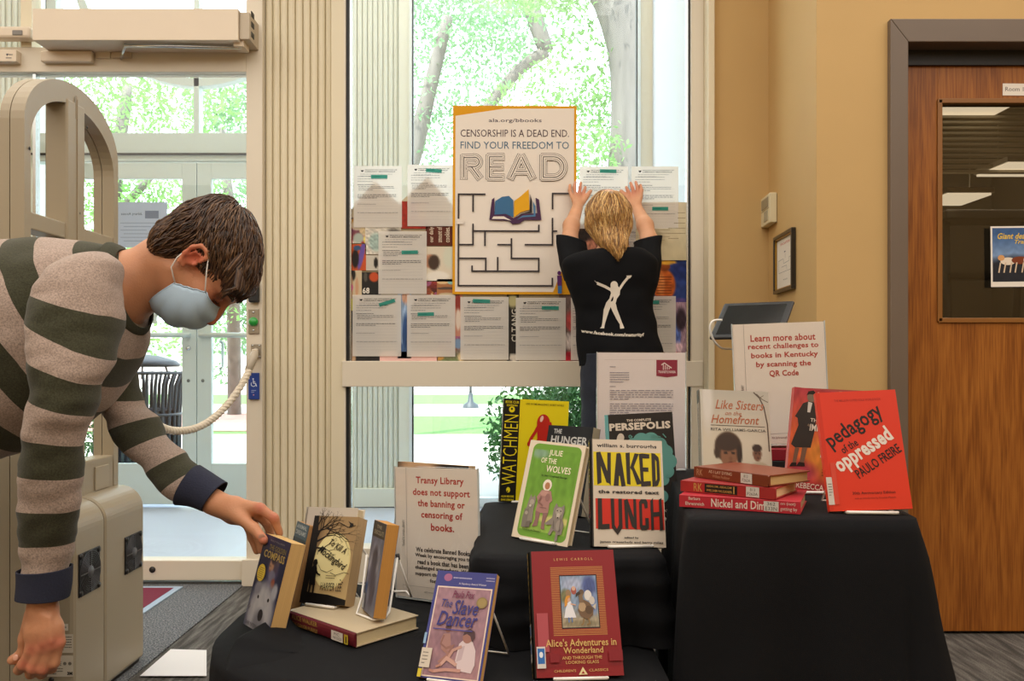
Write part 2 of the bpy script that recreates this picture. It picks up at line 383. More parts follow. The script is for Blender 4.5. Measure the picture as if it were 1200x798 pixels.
# back wall right of the window (beige), side wall, door wall
MB().box(xw(829), 1.142, YB, YB+.12, 0, 3.3).build('wall_back', WALL, kind='structure')
MB().add([(1.142, YB, 0), (1.1025, YD, 0), (1.30, YD, 0), (1.30, YB+.12, 0), (1.142, YB, 3.3), (1.1025, YD, 3.3), (1.30, YD, 3.3), (1.30, YB+.12, 3.3)],
         [(0, 1, 5, 4), (1, 2, 6, 5), (2, 3, 7, 6), (0, 4, 7, 3), (4, 5, 6, 7), (0, 3, 2, 1)]).build('wall_side', WALL, kind='structure')
def xd(px): return (px-600)*YD/1000
def zd(py): return 1-(py-427)*YD/1000
dl, dt = xd(1059), zd(52)
MB().box(1.30, dl-.02, YD, YD+.16, 0, 3.3).box(dl-.02, 4, YD, YD+.16, dt+.01, 3.3).box(dl+.95, 4, YD, YD+.16, 0, dt+.01).build('wall_door', WALL, kind='structure')
BROWNM = mat('bronze_paint', '#6b5d50', .45, vary=.04, vscale=5)
fr = MB(); z1 = zd(25); x0 = xd(1040)
fr.prism([(x0, 0), (dl+.006, 0), (dl+.006, dt), (x0, z1)], YD-.025, YD+.14)
fr.prism([(x0, z1), (dl+.006, dt), (dl+.95, dt), (dl+1.0, z1)], YD-.025, YD+.14)
fr.prism([(dl+.94, 0), (dl+1.0, 0), (dl+1.0, z1), (dl+.94, dt)], YD-.025, YD+.14)
dfr = fr.build('door_frame', BROWNM, kind='structure', bevel=.003)
B(dl, dl+.94, YD+.055, YD+.07, dt-.055, dt-.0).build('door_stop', BLACKG, dfr)
# oak door
def oak():
    m = bpy.data.materials.new('oak_veneer'); m.use_nodes = True; n = m.node_tree.nodes; l = m.node_tree.links; b = n['Principled BSDF']
    b.inputs['Roughness'].default_value = .38; b.inputs['Specular IOR Level'].default_value = .35
    tc = n.new('ShaderNodeTexCoord'); mp = n.new('ShaderNodeMapping'); mp.inputs['Scale'].default_value = (1.0, 1, .13); l.new(tc.outputs['Object'], mp.inputs[0])
    big = n.new('ShaderNodeTexNoise'); big.inputs['Scale'].default_value = 5.5; big.inputs['Detail'].default_value = 2.5; big.inputs['Distortion'].default_value = .6; l.new(mp.outputs[0], big.inputs[0])
    mu = n.new('ShaderNodeMath'); mu.operation = 'MULTIPLY'; mu.inputs[1].default_value = 46; l.new(big.outputs[0], mu.inputs[0])
    si = n.new('ShaderNodeMath'); si.operation = 'SINE'; l.new(mu.outputs[0], si.inputs[0])
    mp2 = n.new('ShaderNodeMapping'); mp2.inputs['Scale'].default_value = (190, 1, 7); l.new(tc.outputs['Object'], mp2.inputs[0])
    fine = n.new('ShaderNodeTexNoise'); fine.inputs['Scale'].default_value = 1; fine.inputs['Detail'].default_value = 3; l.new(mp2.outputs[0], fine.inputs[0])
    ad = n.new('ShaderNodeMath'); ad.operation = 'MULTIPLY_ADD'; ad.inputs[1].default_value = .10; l.new(si.outputs[0], ad.inputs[0]); l.new(fine.outputs[0], ad.inputs[2])
    r = n.new('ShaderNodeValToRGB'); r.color_ramp.elements[0].position = .28; r.color_ramp.elements[0].color = (*lin('#7a4519'), 1)
    r.color_ramp.elements[1].position = .75; r.color_ramp.elements[1].color = (*lin('#a86a2c'), 1); e = r.color_ramp.elements.new(.5); e.color = (*lin('#925722'), 1)
    l.new(ad.outputs[0], r.inputs[0]); l.new(r.outputs[0], b.inputs['Base Color']); return m
OAK = oak()
wl, wt, wb = xd(1099), zd(117), zd(377)
yd0, yd1 = YD+.07, YD+.115
def xdd(px): return (px-600)*yd0/1000
def zdd(py): return 1-(py-427)*yd0/1000
wl, wt, wb = xdd(1099), zdd(117), zdd(377); dr = dl+.935
d1 = MB().box(dl+.002, wl, yd0, yd1, .012, dt-.004).box(wl, wl+.68, yd0, yd1, wt, dt-.004).box(wl, wl+.68, yd0, yd1, .012, wb).box(wl+.68, dr, yd0, yd1, .012, dt-.004).build('door_1', OAK, kind='structure', bevel=.0015)
g = .02
MB().box(wl-.004, wl+g-.006, yd0-.008, yd1, wb, wt).box(wl, wl+.68, yd0-.008, yd1, wt-g+.006, wt+.004).box(wl, wl+.68, yd0-.008, yd1, wb-.004, wb+g-.006).build('glazing_bead', mat('oak_bead', '#8a5a26', .4), d1, bevel=.002)
B(wl, wl+.68, yd0+.02, yd0+.026, wb, wt).build('pane', glass_mat('tinted_glass', (.62, .6, .56), .09), d1)
# room behind the door; blind, strips, shelves and ladder stand in for reflections
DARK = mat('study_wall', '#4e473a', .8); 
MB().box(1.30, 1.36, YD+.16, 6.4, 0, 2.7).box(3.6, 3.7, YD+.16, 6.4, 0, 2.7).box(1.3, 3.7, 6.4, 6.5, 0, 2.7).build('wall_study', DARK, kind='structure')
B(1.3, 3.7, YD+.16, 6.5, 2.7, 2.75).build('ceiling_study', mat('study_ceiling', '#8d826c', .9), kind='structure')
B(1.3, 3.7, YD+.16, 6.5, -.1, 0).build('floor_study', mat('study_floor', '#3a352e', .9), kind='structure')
bl = empty('reflection_blind', (2.6, 4.2, 0), 'pale horizontal slatted blind seen through the top of the oak door window', 'blind')
for k in range(14): B(2.0, 3.5, 4.22, 4.26, 0, .012).build('slat', mat('blind_slat', '#b5ab93', .6), bl).location = (-2.6, -4.2, 1.95+k*.027)
B(2.0, 3.5, 4.2, 4.28, 2.33, 2.38).build('head_rail', mat('blind_slat', '#b5ab93', .6), bl).location = (-2.6, -4.2, 0)
EMIT = bpy.data.materials.new('reflection_glow'); EMIT.use_nodes = True; e = EMIT.node_tree.nodes['Principled BSDF']; e.inputs['Emission Color'].default_value = (1, .86, .66, 1); e.inputs['Emission Strength'].default_value = 1.6  # glow for the strips that stand in for lights reflected in the pane
for nm, x0, x1, Y, z, lab in (('reflection_strip', 2.05, 2.42, 4.0, 2.235, 'upper left fluorescent strip glowing inside the room behind the door window'),
                          ('reflection_strip', 2.38, 3.1, 4.1, 1.955, 'middle fluorescent strip glowing at the right in the door window'),
                          ('reflection_strip', 2.1, 2.33, 4.12, 1.81, 'lowest short fluorescent strip glowing in the door window')):
    t = empty(nm, (x0, Y, z), lab, 'light', 'ceiling lights behind the door window')
    B(0, x1-x0, 0, .3, .02, .045).build('housing', CREAM, t); B(.01, x1-x0-.01, .01, .29, .01, .022).build('diffuser', EMIT, t)
    for hx in (.04, x1-x0-.04): MB().tube([(hx, .15, .045), (hx, .15, 2.7-z)], .003).build('rod', ALU, t)
# bookcase and ladder added behind the pane as solid stand-ins for reflections
WOODD = mat('dark_shelf', '#3d3226', .6)
bc = empty('bookcase', (2.1, 5.2, 0), 'low dark bookcase in the dim room behind the door window', 'bookcase')
m = MB()
for z in (.02, .42, .8, 1.17): m.box(0, 1.4, 0, .3, z, z+.02)
for x in (0, .7, 1.38): m.box(x, x+.02, 0, .3, 0, 1.19)
m.build('shelf_frame', WOODD, bc)
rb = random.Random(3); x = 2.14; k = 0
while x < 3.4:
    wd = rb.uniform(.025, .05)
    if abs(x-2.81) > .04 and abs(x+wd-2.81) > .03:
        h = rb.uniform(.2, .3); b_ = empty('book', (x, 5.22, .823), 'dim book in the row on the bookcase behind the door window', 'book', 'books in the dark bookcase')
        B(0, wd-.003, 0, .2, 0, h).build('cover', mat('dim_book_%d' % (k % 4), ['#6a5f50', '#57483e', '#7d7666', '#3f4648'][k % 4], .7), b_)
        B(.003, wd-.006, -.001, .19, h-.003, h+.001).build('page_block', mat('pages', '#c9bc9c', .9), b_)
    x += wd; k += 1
lad = empty('reflection_ladder', (2.28, 4.5, 0), 'dark step ladder standing open in the room behind the oak door', 'ladder')
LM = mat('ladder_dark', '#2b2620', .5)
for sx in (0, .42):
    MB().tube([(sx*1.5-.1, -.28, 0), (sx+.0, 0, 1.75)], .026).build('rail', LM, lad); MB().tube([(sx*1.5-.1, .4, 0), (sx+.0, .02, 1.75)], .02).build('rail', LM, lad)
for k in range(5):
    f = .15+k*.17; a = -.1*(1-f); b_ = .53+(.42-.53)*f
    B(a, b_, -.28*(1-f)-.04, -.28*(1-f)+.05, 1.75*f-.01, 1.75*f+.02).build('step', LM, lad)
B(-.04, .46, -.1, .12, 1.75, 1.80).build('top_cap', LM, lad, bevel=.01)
# door papers
def sheet(name, px0, py0, px1, py1, Y, label, cat, group=None, units=None, m=PRINTM, tilt=0, paper='#efe9df', backm=None, dy=0.004, draw=None, bend=0):
    a = V(px0, py0, Y); b = V(px1, py1, Y); W, H = b.x-a.x, a.z-b.z
    e = empty(name, (a.x+W/2, Y, b.z+H/2), label, cat, group); e.rotation_euler = (0, tilt, 0)
    B(-W/2, W/2, 0, .0006, -H/2, H/2).build('paper', m if backm is None else backm, e)
    uw, uh = units or (px1-px0, py1-py0)
    cv = Canvas((-W/2, -.0003, H/2), (W, 0, 0), (0, 0, -H), uw, uh); cv.rect(0, 0, uw, uh, paper)
    if draw: draw(cv)
    cv.build('print', m, e); return e
PAPER = mat('paper_white', '#eceaea', .8)
def d_(cv): cv.text('Room 1.05', 3, 4, 34, 9, '#55504c')
sheet('room_sign', 1175, 98, 1214, 112, yd0-.0015, 'small white paper room number sign taped above the door window', 'sign', draw=d_, tilt=.01, backm=PAPER)
def d_(cv):
    cv.raster(2, 2, 62, 65, 50, 50, Paint('#4c6a94').grad('#2c3b52', '#5a7cae', 0, .12).grad('#41608f', '#7f9cc4', .12, .5).ell(.5, .95, .9, .42, '#2a2c33', .3).mottle(.05, 9, 3))
    cv.text('Giant dean and', 8, 8, 60, 15, '#e5c24a', .02, .3); cv.text('Transy', 28, 16, 50, 22, '#e5c24a', .02, .3)
    for (x, y, rx, ry, c) in ((20, 41, 9, 4.5, '#e9dccb'), (12, 37, 4, 3.4, '#d8a26b'), (34, 40, 10, 4.5, '#7e3f25'), (44, 40, 6, 5, '#efe6da'), (50, 36, 4, 3, '#6e3c28')): cv.ell(x, y, rx, ry, c)
    for x in (11, 17, 24, 30, 38, 46, 51): cv.line([(x, 43), (x-2, 54)], 1.6, '#d9c3a8')
sheet('dog_poster', 1161, 265, 1225, 336, yd0-.0015, 'photo flyer of two spaniels against blue, taped to door window', 'flyer', draw=d_, backm=PAPER, tilt=-.01)

# ---- fluted pilaster between door and window
z_top = 3.3
pil = MB().box(xw(290), xw(405), YW+.035, YW+.22, 0, z_top).build('trim_1', CREAM2, kind='structure')
MB().box(xw(290), xw(309), YW-.02, YW+.05, 0, z_top).build('jamb', CREAM, pil, bevel=.003)
MB().box(xw(389), xw(404.5), YW-.02, YW+.05, 0, z_top).build('flat_stile', CREAM2, pil, bevel=.003)
B(xw(287), xw(310), YW-.05, YW-.021, 0, zw(653)).build('plinth', CREAM, pil, bevel=.003)
fl = MB(); fw = (xw(389)-xw(309))/9
rib = [(0, 0), (.0, -.004), (.004, -.016), (.012, -.021), (fw-.012, -.021), (fw-.004, -.016), (fw, -.004), (fw, 0)]
fl.add([(p[0], p[1], z) for z in (0, z_top) for p in rib], [(i, i+1, i+9, i+8) for i in range(7)])
f0 = fl.build('flute', CREAM2, pil); f0.location = (xw(309), YW+.036, 0)
for k in range(1, 9): copy_of(f0, None, (xw(309)+k*fw, YW+.036, 0)).parent = pil
# ---- window frame (window_1)
win = MB().box(xw(808.5), xw(823), YW-.03, YW+.1, 0, z_top).box(xw(403.5), xw(406), YW-.02, YW+.08, 0, z_top).build('window_1', CREAM, kind='structure', bevel=.002)
B(xw(402.5), xw(681), YW-.035, YW+.07, zw(453), zw(423)).build('transom_bar', CREAM, win, bevel=.003)
B(xw(681), xw(822), YW-.0345, YW+.07, zw(453), zw(423)).build('transom_bar', CREAM, win, bevel=.003)
B(xw(404), xw(822), YW-.05, YW+.07, 0, zw(640)).build('sill', CREAM, win, bevel=.003)
for a_, b_ in ((406, 409.6), (806.6, 808.8)):
    for q0, q1 in ((zw(423), z_top), (zw(640), zw(453))): B(xw(a_), xw(b_), YW-.006, YW+.03, q0, q1).build('gasket', BLACKG, win)
for q0, q1 in ((zw(423), z_top), (zw(640), zw(453))):
    B(xw(409.6), xw(411.6), YW, YW+.03, q0, q1).build('bead', ALU, win); B(xw(804.5), xw(806.6), YW, YW+.03, q0, q1).build('bead', ALU, win)
    B(xw(409), xw(807), YW+.012, YW+.018, q0, q1).build('pane', GLASS, win)
tr = MB().box(xw(823), xw(830.5), YB-.03, YW+.1, 0, z_top).build('trim_2', CREAM2, kind='structure', bevel=.004)
# ---- left storefront door (door_2)
sf = MB().box(-5, xw(290), YW-.02, YW+.06, zw(86), zw(57)).build('door_2', CREAM, kind='structure', bevel=.003)
B(xw(42), xw(290), YW-.03, YW+.055, .022, zw(655)).build('bottom_rail', CREAM, sf, bevel=.004)
B(xw(-200), xw(39), YW-.03, YW+.055, .022, zw(655)).build('bottom_rail', CREAM, sf, bevel=.004)
B(-5, xw(290), YW-.01, YW+.09, 0, .012).build('threshold', ALU, sf)
B(xw(39), xw(42.5), YW-.005, YW+.03, 0, zw(86)).build('meeting_edge', ALU, sf)
B(xw(27), xw(40), YW-.02, YW+.06, zw(57), z_top).build('mullion', CREAM2, sf, bevel=.002)
B(xw(-200), xw(290), YW+.012, YW+.018, zw(655), zw(86)).build('pane', GLASS, sf)
B(xw(-200), xw(290), YW+.012, YW+.018, zw(57), z_top).build('pane', GLASS, sf)
MB().tube([(xw(182), YW-.034, .072), (xw(182), YW-.028, .072)], .014, 16).build('lock_cylinder', mat('dark_metal', '#3b3836', .4, metal=.6), sf)

# ---- door operator boxes on the header
CRB = mat('operator_cream', '#dccdb8', .5, vary=.01)
op = empty('door_operator', V(164, 35, 3.73), 'long cream box door operator above the left glass door', 'door operator')
def rel(mb, e, name, m, bevel=.002, **k):
    o = mb.build(name, m, None, bevel=bevel, **k); o.parent = e; o.location = -e.location; return o
a_, b_ = V(38, 47, 3.72), V(279, 10, 3.72)
rel(MB().box(a_.x, b_.x, 3.72, YW-.02, a_.z, b_.z), op, 'cover', CRB)
rel(MB().box(b_.x+.002, b_.x+.045, 3.735, YW-.02, a_.z+.01, b_.z-.01), op, 'end_cap', mat('end_cap', '#b9ab96', .5))
for i, z in enumerate((.03, .075, .12)): rel(B(b_.x+.043, b_.x+.047, 3.76, 3.80, a_.z+z, a_.z+z+.025), op, 'switch', BLACKG)
rel(MB().tube([V(283, 56, 3.78), V(200, 54, 3.76), V(146, 53.5, 3.75)], .008), op, 'arm', ALU, 0)
rel(MB().tube([V(147, 52, 3.75), V(144, 62, 3.80), V(142, 69, YW-.03)], .006), op, 'arm', ALU, 0)
rel(MB().pbox(131, 61, 154, 68, YW-.03, -.004, .01), op, 'bracket', mat('bracket_cream', '#c9bba6', .5))
rel(MB().pbox(276, 45, 288, 57, 3.78, -.03, .05), op, 'arm_mount', CRB)
sn = empty('door_sensor', V(78, 65, YW-.05), 'narrow cream sensor housing fixed under the long operator box', 'sensor')
rel(MB().pbox(47, 59, 107, 72, YW-.055, 0, .033), sn, 'housing', CRB, .006); rel(MB().pbox(112, 60, 129, 68, YW-.03, 0, .012), sn, 'contact', mat('contact_cream', '#d6cbb8', .5))
s2 = empty('motion_sensor', V(15, 38, YW-.05), 'rounded cream motion sensor left of the long operator box', 'sensor')
rel(MB().pbox(-30, 30, 35, 44, YW-.08, 0, .062), s2, 'housing', CRB, .012); rel(MB().pbox(14, 35, 26, 41, YW-.083, 0, .01), s2, 'lens', mat('grey_lens', '#77726b', .3), .003)
s3 = empty('door_closer', V(5, 64, YW-.05), 'small cream rectangular closer box at the left end of the header', 'door closer')
rel(MB().pbox(-30, 58, 19, 72, YW-.06, 0, .042), s3, 'housing', CRB, .003)
cv = Canvas(V(6, 62, YW-.0603)-s3.location, (.05, 0, 0), (0, 0, -.03), 12, 8); cv.poly([(1, 1), (4, 1), (2, 4)], '#4c4c58').lines_of_type(4, 1.5, 11, 1, 2, 1, '#5c5c66').lines_of_type(1, 5.5, 11, 1, 2, 1, '#5c5c66'); cv.build('label', PRINTM, s3)

# ---- controls on the jamb
def panel(name, px0, py0, px1, py1, m, label, cat, d=.012, bevel=.002):
    c = V((px0+px1)/2, (py0+py1)/2, YW-.021); e = empty(name, c, label, cat); rel(MB().pbox(px0, py0, px1, py1, YW-.021-d, 0, d), e, 'plate', m, bevel); return e
e = panel('card_reader', 290.5, 330, 302.5, 354, BLACKG, 'small black card reader on the cream jamb above the green button', 'card reader', .03, .006)
rel(MB().pbox(294, 333, 299, 334.5, YW-.052, 0, .002), e, 'indicator', mat('reader_led', '#54585c', .3), 0)
e = panel('exit_button', 291, 362, 303.5, 391, mat('brushed_plate', '#a9a294', .35, metal=.7), 'round green push button on a steel plate on the jamb', 'button', .006)
M_ = Matrix.Translation(V(297, 377, YW-.027)-e.location) @ Matrix.Rotation(PI/2, 4, 'X')
MB().lathe([(0, .016), (.012, .015), (.02, .009), (.021, 0)], M_).build('button_cap', mat('green_plastic', '#1f9a3c', .3, coat=.5), e)
for py in (366, 387): MB().lathe([(0, .003), (.004, .002), (.005, 0)], Matrix.Translation(V(297, py, YW-.027)-e.location) @ Matrix.Rotation(PI/2, 4, 'X'), 10).build('screw', ALU, e)
e = panel('rope_plate', 294, 403, 306, 420, mat('brushed_plate', '#a9a294', .35, metal=.7), 'square steel plate on the jamb holding the white rope end', 'wall plate', .006)
for a, b in ((296, 405), (304, 405), (296, 418), (304, 418)): MB().lathe([(0, .003), (.003, .002), (.004, 0)], Matrix.Translation(V(a, b, YW-.027)-e.location) @ Matrix.Rotation(PI/2, 4, 'X'), 8).build('screw', ALU, e)
e = panel('access_sign', 291, 437, 303.5, 468, mat('blue_plastic', '#1c3f94', .35), 'blue wheelchair access door switch on the jamb below the rope', 'sign', .012)
cv = Canvas(V(291, 437, YW-.0332)-e.location, (12.5*YW/1000, 0, 0), (0, 0, -31*YW/1000), 12.5, 31)
cv.ell(5.6, 7, .9, .9, '#dfe8f5').line([(5.8, 8.5), (6.2, 12), (8.6, 12.2), (9.6, 15.5)], .9, '#dfe8f5').line([(5.9, 10), (8, 10.2)], .7, '#dfe8f5')
cv.line([(6+2.7*math.cos(t), 13+2.7*math.sin(t)) for t in [x*.35 for x in range(0, 12)]], .7, '#dfe8f5')
cv.lines_of_type(3.5, 20, 9, 2, 2, .9, '#aab8dd', 1).ell(6.2, 25.5, .8, .8, '#d89c9c'); cv.build('print', PRINTM, e)

# ---- thermostat and framed evacuation map on the side wall
def side_frame(px, py, depth_guess=None):   # point on the side wall x = 1.1025 + (y-YD)*k
    k = (1.142-1.1025)/(YB-YD); r = (px-600)/1000; Y = (1.1025-k*YD)/(r-k); return Y, V(px, py, Y)
kx = (1.142-1.1025)/(YB-YD); ang = math.atan(kx)
def side_thing(name, px0, px1, z0, z1, thick, label, cat):
    Y0, _ = side_frame(px0, 400); Y1, _ = side_frame(px1, 400)   # Y0 far edge, Y1 near edge
    X0 = 1.1025+(Y0-YD)*kx; Ln = (Y0-Y1)/math.cos(ang)
    e = empty(name, (0, 0, 0), label, cat); e.location = (X0-.001, Y0, z0); e.rotation_euler = (0, 0, -PI/2-ang)  # local x runs from far edge to near edge, local -y into the room
    return e, Ln, z1-z0
e, L_, H_ = side_thing('framed_map', 911, 933, 1.298, 1.54, .02, 'black framed evacuation map on the narrow side wall', 'picture')
fm = MB(); t = .014
for q in ((0, L_, 0, t), (0, L_, H_-t, H_), (0, t, t, H_-t), (L_-t, L_, t, H_-t)): fm.box(q[0], q[1], -.018, 0, q[2], q[3])
fm.build('frame', mat('frame_black', '#1d1a18', .3, coat=.3), e, bevel=.002)
fm = MB(); g0 = t; g1 = t+.004
for q in ((g0, L_-g0, g0, g1), (g0, L_-g0, H_-g1, H_-g0), (g0, g1, g1, H_-g1), (L_-g1, L_-g0, g1, H_-g1)): fm.box(q[0], q[1], -.013, -.001, q[2], q[3])
fm.build('inner_lip', mat('gold_lip', '#b08a3c', .3, metal=.8), e)
B(t, L_-t, -.004, -.001, t, H_-t).build('backing', PAPER, e)
cv = Canvas((t+.004, -.0042, H_-t-.004), (L_-2*t-.008, 0, 0), (0, 0, -(H_-2*t-.008)), 100, 140); cv.rect(0, 0, 100, 140, '#e4ddd0').text('EVACUATION', 22, 12, 78, 19, '#c4675a', .02).line([(10, 60), (40, 58), (42, 72), (75, 70), (75, 60), (92, 58), (92, 95), (12, 95), (10, 60)], 1, '#7a7a80').line([(30, 80), (60, 80), (62, 92)], 1, '#7a7a80').line([(52, 45), (52, 58)], 1, '#7a7a80').ell(50, 40, 5, 2, '#7a7a80').text('You are here', 40, 115, 66, 119, '#444444')
cv.build('print', PRINTM, e)
e, L_, H_ = side_thing('thermostat', 900.5, 911, 1.607, 1.735, .03, 'cream thermostat above the black framed map', 'thermostat')
B(0, L_, -.032, 0, 0, H_).build('housing', mat('thermo_cream', '#d8cfae', .45), e, bevel=.004)
B(L_*.1, L_*.85, -.034, -.032, H_*.56, H_*.9).build('display', mat('thermo_grey', '#8e8a76', .3), e, bevel=.001)
B(L_*.05, L_*.95, -.0335, -.032, H_*.5, H_*.52).build('lid_edge', mat('thermo_line', '#a79f80', .5), e)
B(L_*.4, L_*.8, -.034, -.032, H_*.12, H_*.45).build('vent', mat('thermo_vent', '#a9a48c', .5), e)
# ================= vestibule and outdoors =================
B(-5, 1.3, YW+.05, YO+.15, -.1, -.004).build('floor_vestibule', mat('pale_tile', '#b4bccb', .35, vary=.04, vscale=3), kind='structure')
B(-5.2, 1.6, YW+.12, YO+.2, 4.3, 4.4).build('ceiling_vestibule', mat('ceiling_tile', '#dcd6c8', .9), kind='structure')
m = MB().add([(xw(818)+.03, YW+.1, 0), (.985, YO, 0), (1.2, YO, 0), (1.2, YW+.1, 0), (xw(818)+.03, YW+.1, 4.3), (.985, YO, 4.3), (1.2, YO, 4.3), (1.2, YW+.1, 4.3)], [(0, 1, 5, 4), (1, 2, 6, 5), (2, 3, 7, 6), (0, 4, 7, 3)])
m.build('wall_vestibule', mat('white_plaster', '#ccd3dc', .7), kind='structure')
B(xo(750), xo(764), YO-.02, YO+.15, 0, 4.3).build('trim_3', mat('cream_trim', '#dcd6c2', .5), kind='structure')
B(-5.2, 1.6, YW+.06, YW+.12, 3.25, 4.4).build('wall_sun_block', WALL, kind='structure'); B(-5.2, -5, YW+.1, YO, 0, 4.3).build('wall_vestibule', WALL, kind='structure')  # the upper wall is out of view, added to keep the sun out
# outer fluted columns
def fluted(name, x0, x1, nfl, base):
    o = B(x0, x1, YO+.03, YO+.2, 0, 4.3).build(name, OUTW, kind='structure')
    B(x0-.005, x1, YO-.022, YO+.03, 0, base).build('plinth', OUTW, o, bevel=.005)
    wd = (x1-x0-.08)/nfl; r = [(0, 0), (.003, -.018), (.016, -.03), (wd-.016, -.03), (wd-.003, -.018), (wd, 0)]
    B(x1-.075, x1, YO-.012, YO+.03, base, 4.3).build('edge_strip', OUTW, o)
    q = MB().add([(p[0], p[1], z) for z in (base, 4.3) for p in r], [(i, i+1, i+7, i+6) for i in range(5)]).build('flute', OUTW, o); q.location = (x0, YO+.03, 0)
    for k in range(1, nfl): copy_of(q, o, (x0+k*wd, YO+.03, 0))
fluted('column_fluted', xo(412), xo(480), 9, zo(572)); fluted('column_fluted', xo(-90), xo(40), 16, .1)
GREEN = mat('sage_frame', '#c9d6d4', .45, vary=.01)
# outer window (window_2)
o = MB().box(xo(481), xo(750), YO-.02, YO+.05, 0, zo(583)).box(xo(480), xo(483), YO-.03, YO+.05, 0, 4.3).box(xo(747), xo(750), YO-.03, YO+.05, 0, 4.3).build('window_2', mat('pale_frame', '#dfe9ec', .4), kind='structure')
B(xo(483), xo(484.4), YO-.01, YO+.04, zo(583), 4.3).build('gasket', BLACKG, o); B(xo(745.6), xo(747), YO-.01, YO+.04, zo(583), 4.3).build('gasket', BLACKG, o)
B(xo(484), xo(746), YO+.012, YO+.018, zo(583), 4.3).build('pane', GLASS, o)
# outer double doors (door_3, door_4) with transom circle
fz = zo(190); tz = zo(157)
hd = MB().box(xo(40), xo(385), YO-.03, YO+.08, fz, tz).box(xo(57), xo(68), YO-.03, YO+.08, 0, 4.3).box(xo(376), xo(386), YO-.03, YO+.08, 0, 4.3).box(xo(228), xo(234.5), YO-.02, YO+.06, tz, 4.3).build('window_3', GREEN, kind='structure', bevel=.003)
B(xo(40), xo(385), YO-.045, YO-.03, zo(183), zo(181)).build('gasket', BLACKG, hd); B(xo(56), xo(57), YO-.03, YO+.03, 0, 4.3).build('gasket', BLACKG, hd)
cz = zo(-46); cr = .86; pts = [(cr*math.cos(a), cr*math.sin(a)) for a in [2*PI*k/64 for k in range(64)]]
rg = MB(); vs = []
for y in (YO-.02, YO+.06):
    for rr in (cr-.028, cr+.028): vs += [(xo(231)+math.cos(2*PI*k/64)*rr, y, cz+math.sin(2*PI*k/64)*rr) for k in range(64)]
rg.add(vs, [q for k in range(64) for q in ((k, (k+1) % 64, 64+(k+1) % 64, 64+k), (128+k, 192+k, 192+(k+1) % 64, 128+(k+1) % 64), (k, 128+k, 128+(k+1) % 64, (k+1) % 64), (64+k, 64+(k+1) % 64, 192+(k+1) % 64, 192+k))])
rg.build('ring_muntin', GREEN, hd)
B(xo(68), xo(376), YO+.012, YO+.018, tz, 4.3).build('pane', GLASS, hd)
def odoor(name, xa, xb, hinge_left):
    sw = .108 if hinge_left else .118
    mdl = MB().box(xa, xa+.1, YO-.022, YO+.022, .02, fz-.01).box(xb-.1, xb, YO-.022, YO+.022, .02, fz-.01).box(xa+.1, xb-.1, YO-.022, YO+.022, fz-.12, fz-.01).box(xa+.1, xb-.1, YO-.022, YO+.022, .02, .305)
    d = mdl.build(name, GREEN, kind='structure', bevel=.003)
    B(xa+.1, xb-.1, YO-.003, YO+.003, .305, fz-.12).build('pane', GLASS, d)
    MB().tube([(xa+.03, YO-.07, zo(393)), (xb-.03, YO-.07, zo(393))], .017).build('push_bar', GREEN, d)
    for x in (xa+.05, xb-.05): B(x-.012, x+.012, YO-.07, YO-.02, zo(393)-.012, zo(393)+.012).build('bar_bracket', GREEN, d)
    for zz in (zo(446),): 
        for x in ((xb-.055,) if hinge_left else (xa+.04,)): MB().lathe([(0, .006), (.01, .005), (.012, 0)], Matrix.Translation((x, YO-.022, zz)) @ Matrix.Rotation(PI/2, 4, 'X'), 12).build('bolt', mat('grey_bolt', '#66706e', .4), d)
    if hinge_left: MB().lathe([(0, .012), (.014, .011), (.017, 0)], Matrix.Translation((xb-.055, YO-.022, zo(408))) @ Matrix.Rotation(PI/2, 4, 'X'), 14).build('lock_cylinder', ALU, d)
    else: MB().tube([(xa+.145, YO+.03, zo(400)), (xa+.145, YO+.08, zo(402)), (xa+.145, YO+.08, zo(430)), (xa+.145, YO+.03, zo(432))], .011).build('pull_handle', GREEN, d)
    return d
odoor('door_3', xo(69), xo(231.3), True); odoor('door_4', xo(232.3), xo(375), False)
# signs on the outer door glass (seen from behind)
def d_(cv):
    cv.rect(0, 0, 58, 53, '#b7c4dc'); cv.rect(32, 10, 48, 19, '#7d88a0')
    cv.text('sseccA yrarbiL', 4, 12, 29, 16, '#5b6578', .01)
    for k in range(6): cv.rect(3+(k % 2)*4, 24+k*4.2, 44-(k % 3)*5, 24.7+k*4.2, '#8d98b0', False)
sheet('library_notice', 138, 237, 196, 290, YO-.03, 'bluish library notice taped on the outer glass door, seen from behind', 'notice', draw=d_, backm=PAPER)
def d_(cv):
    cv.rect(0, 0, 29, 19, '#c6d2cf'); cv.rect(4, 0, 22, 2.5, '#2a7a58'); cv.text('MATIC DOOR', 1, 5, 25, 10, '#3f4a4c', .02); cv.text('CAUTION', 6, 11.5, 25, 16, '#3f4a4c', .02)
sheet('door_decal', 155, 360, 184, 379, YO-.03, 'small automatic door caution decal on the outer door glass', 'decal', draw=d_, backm=PAPER)

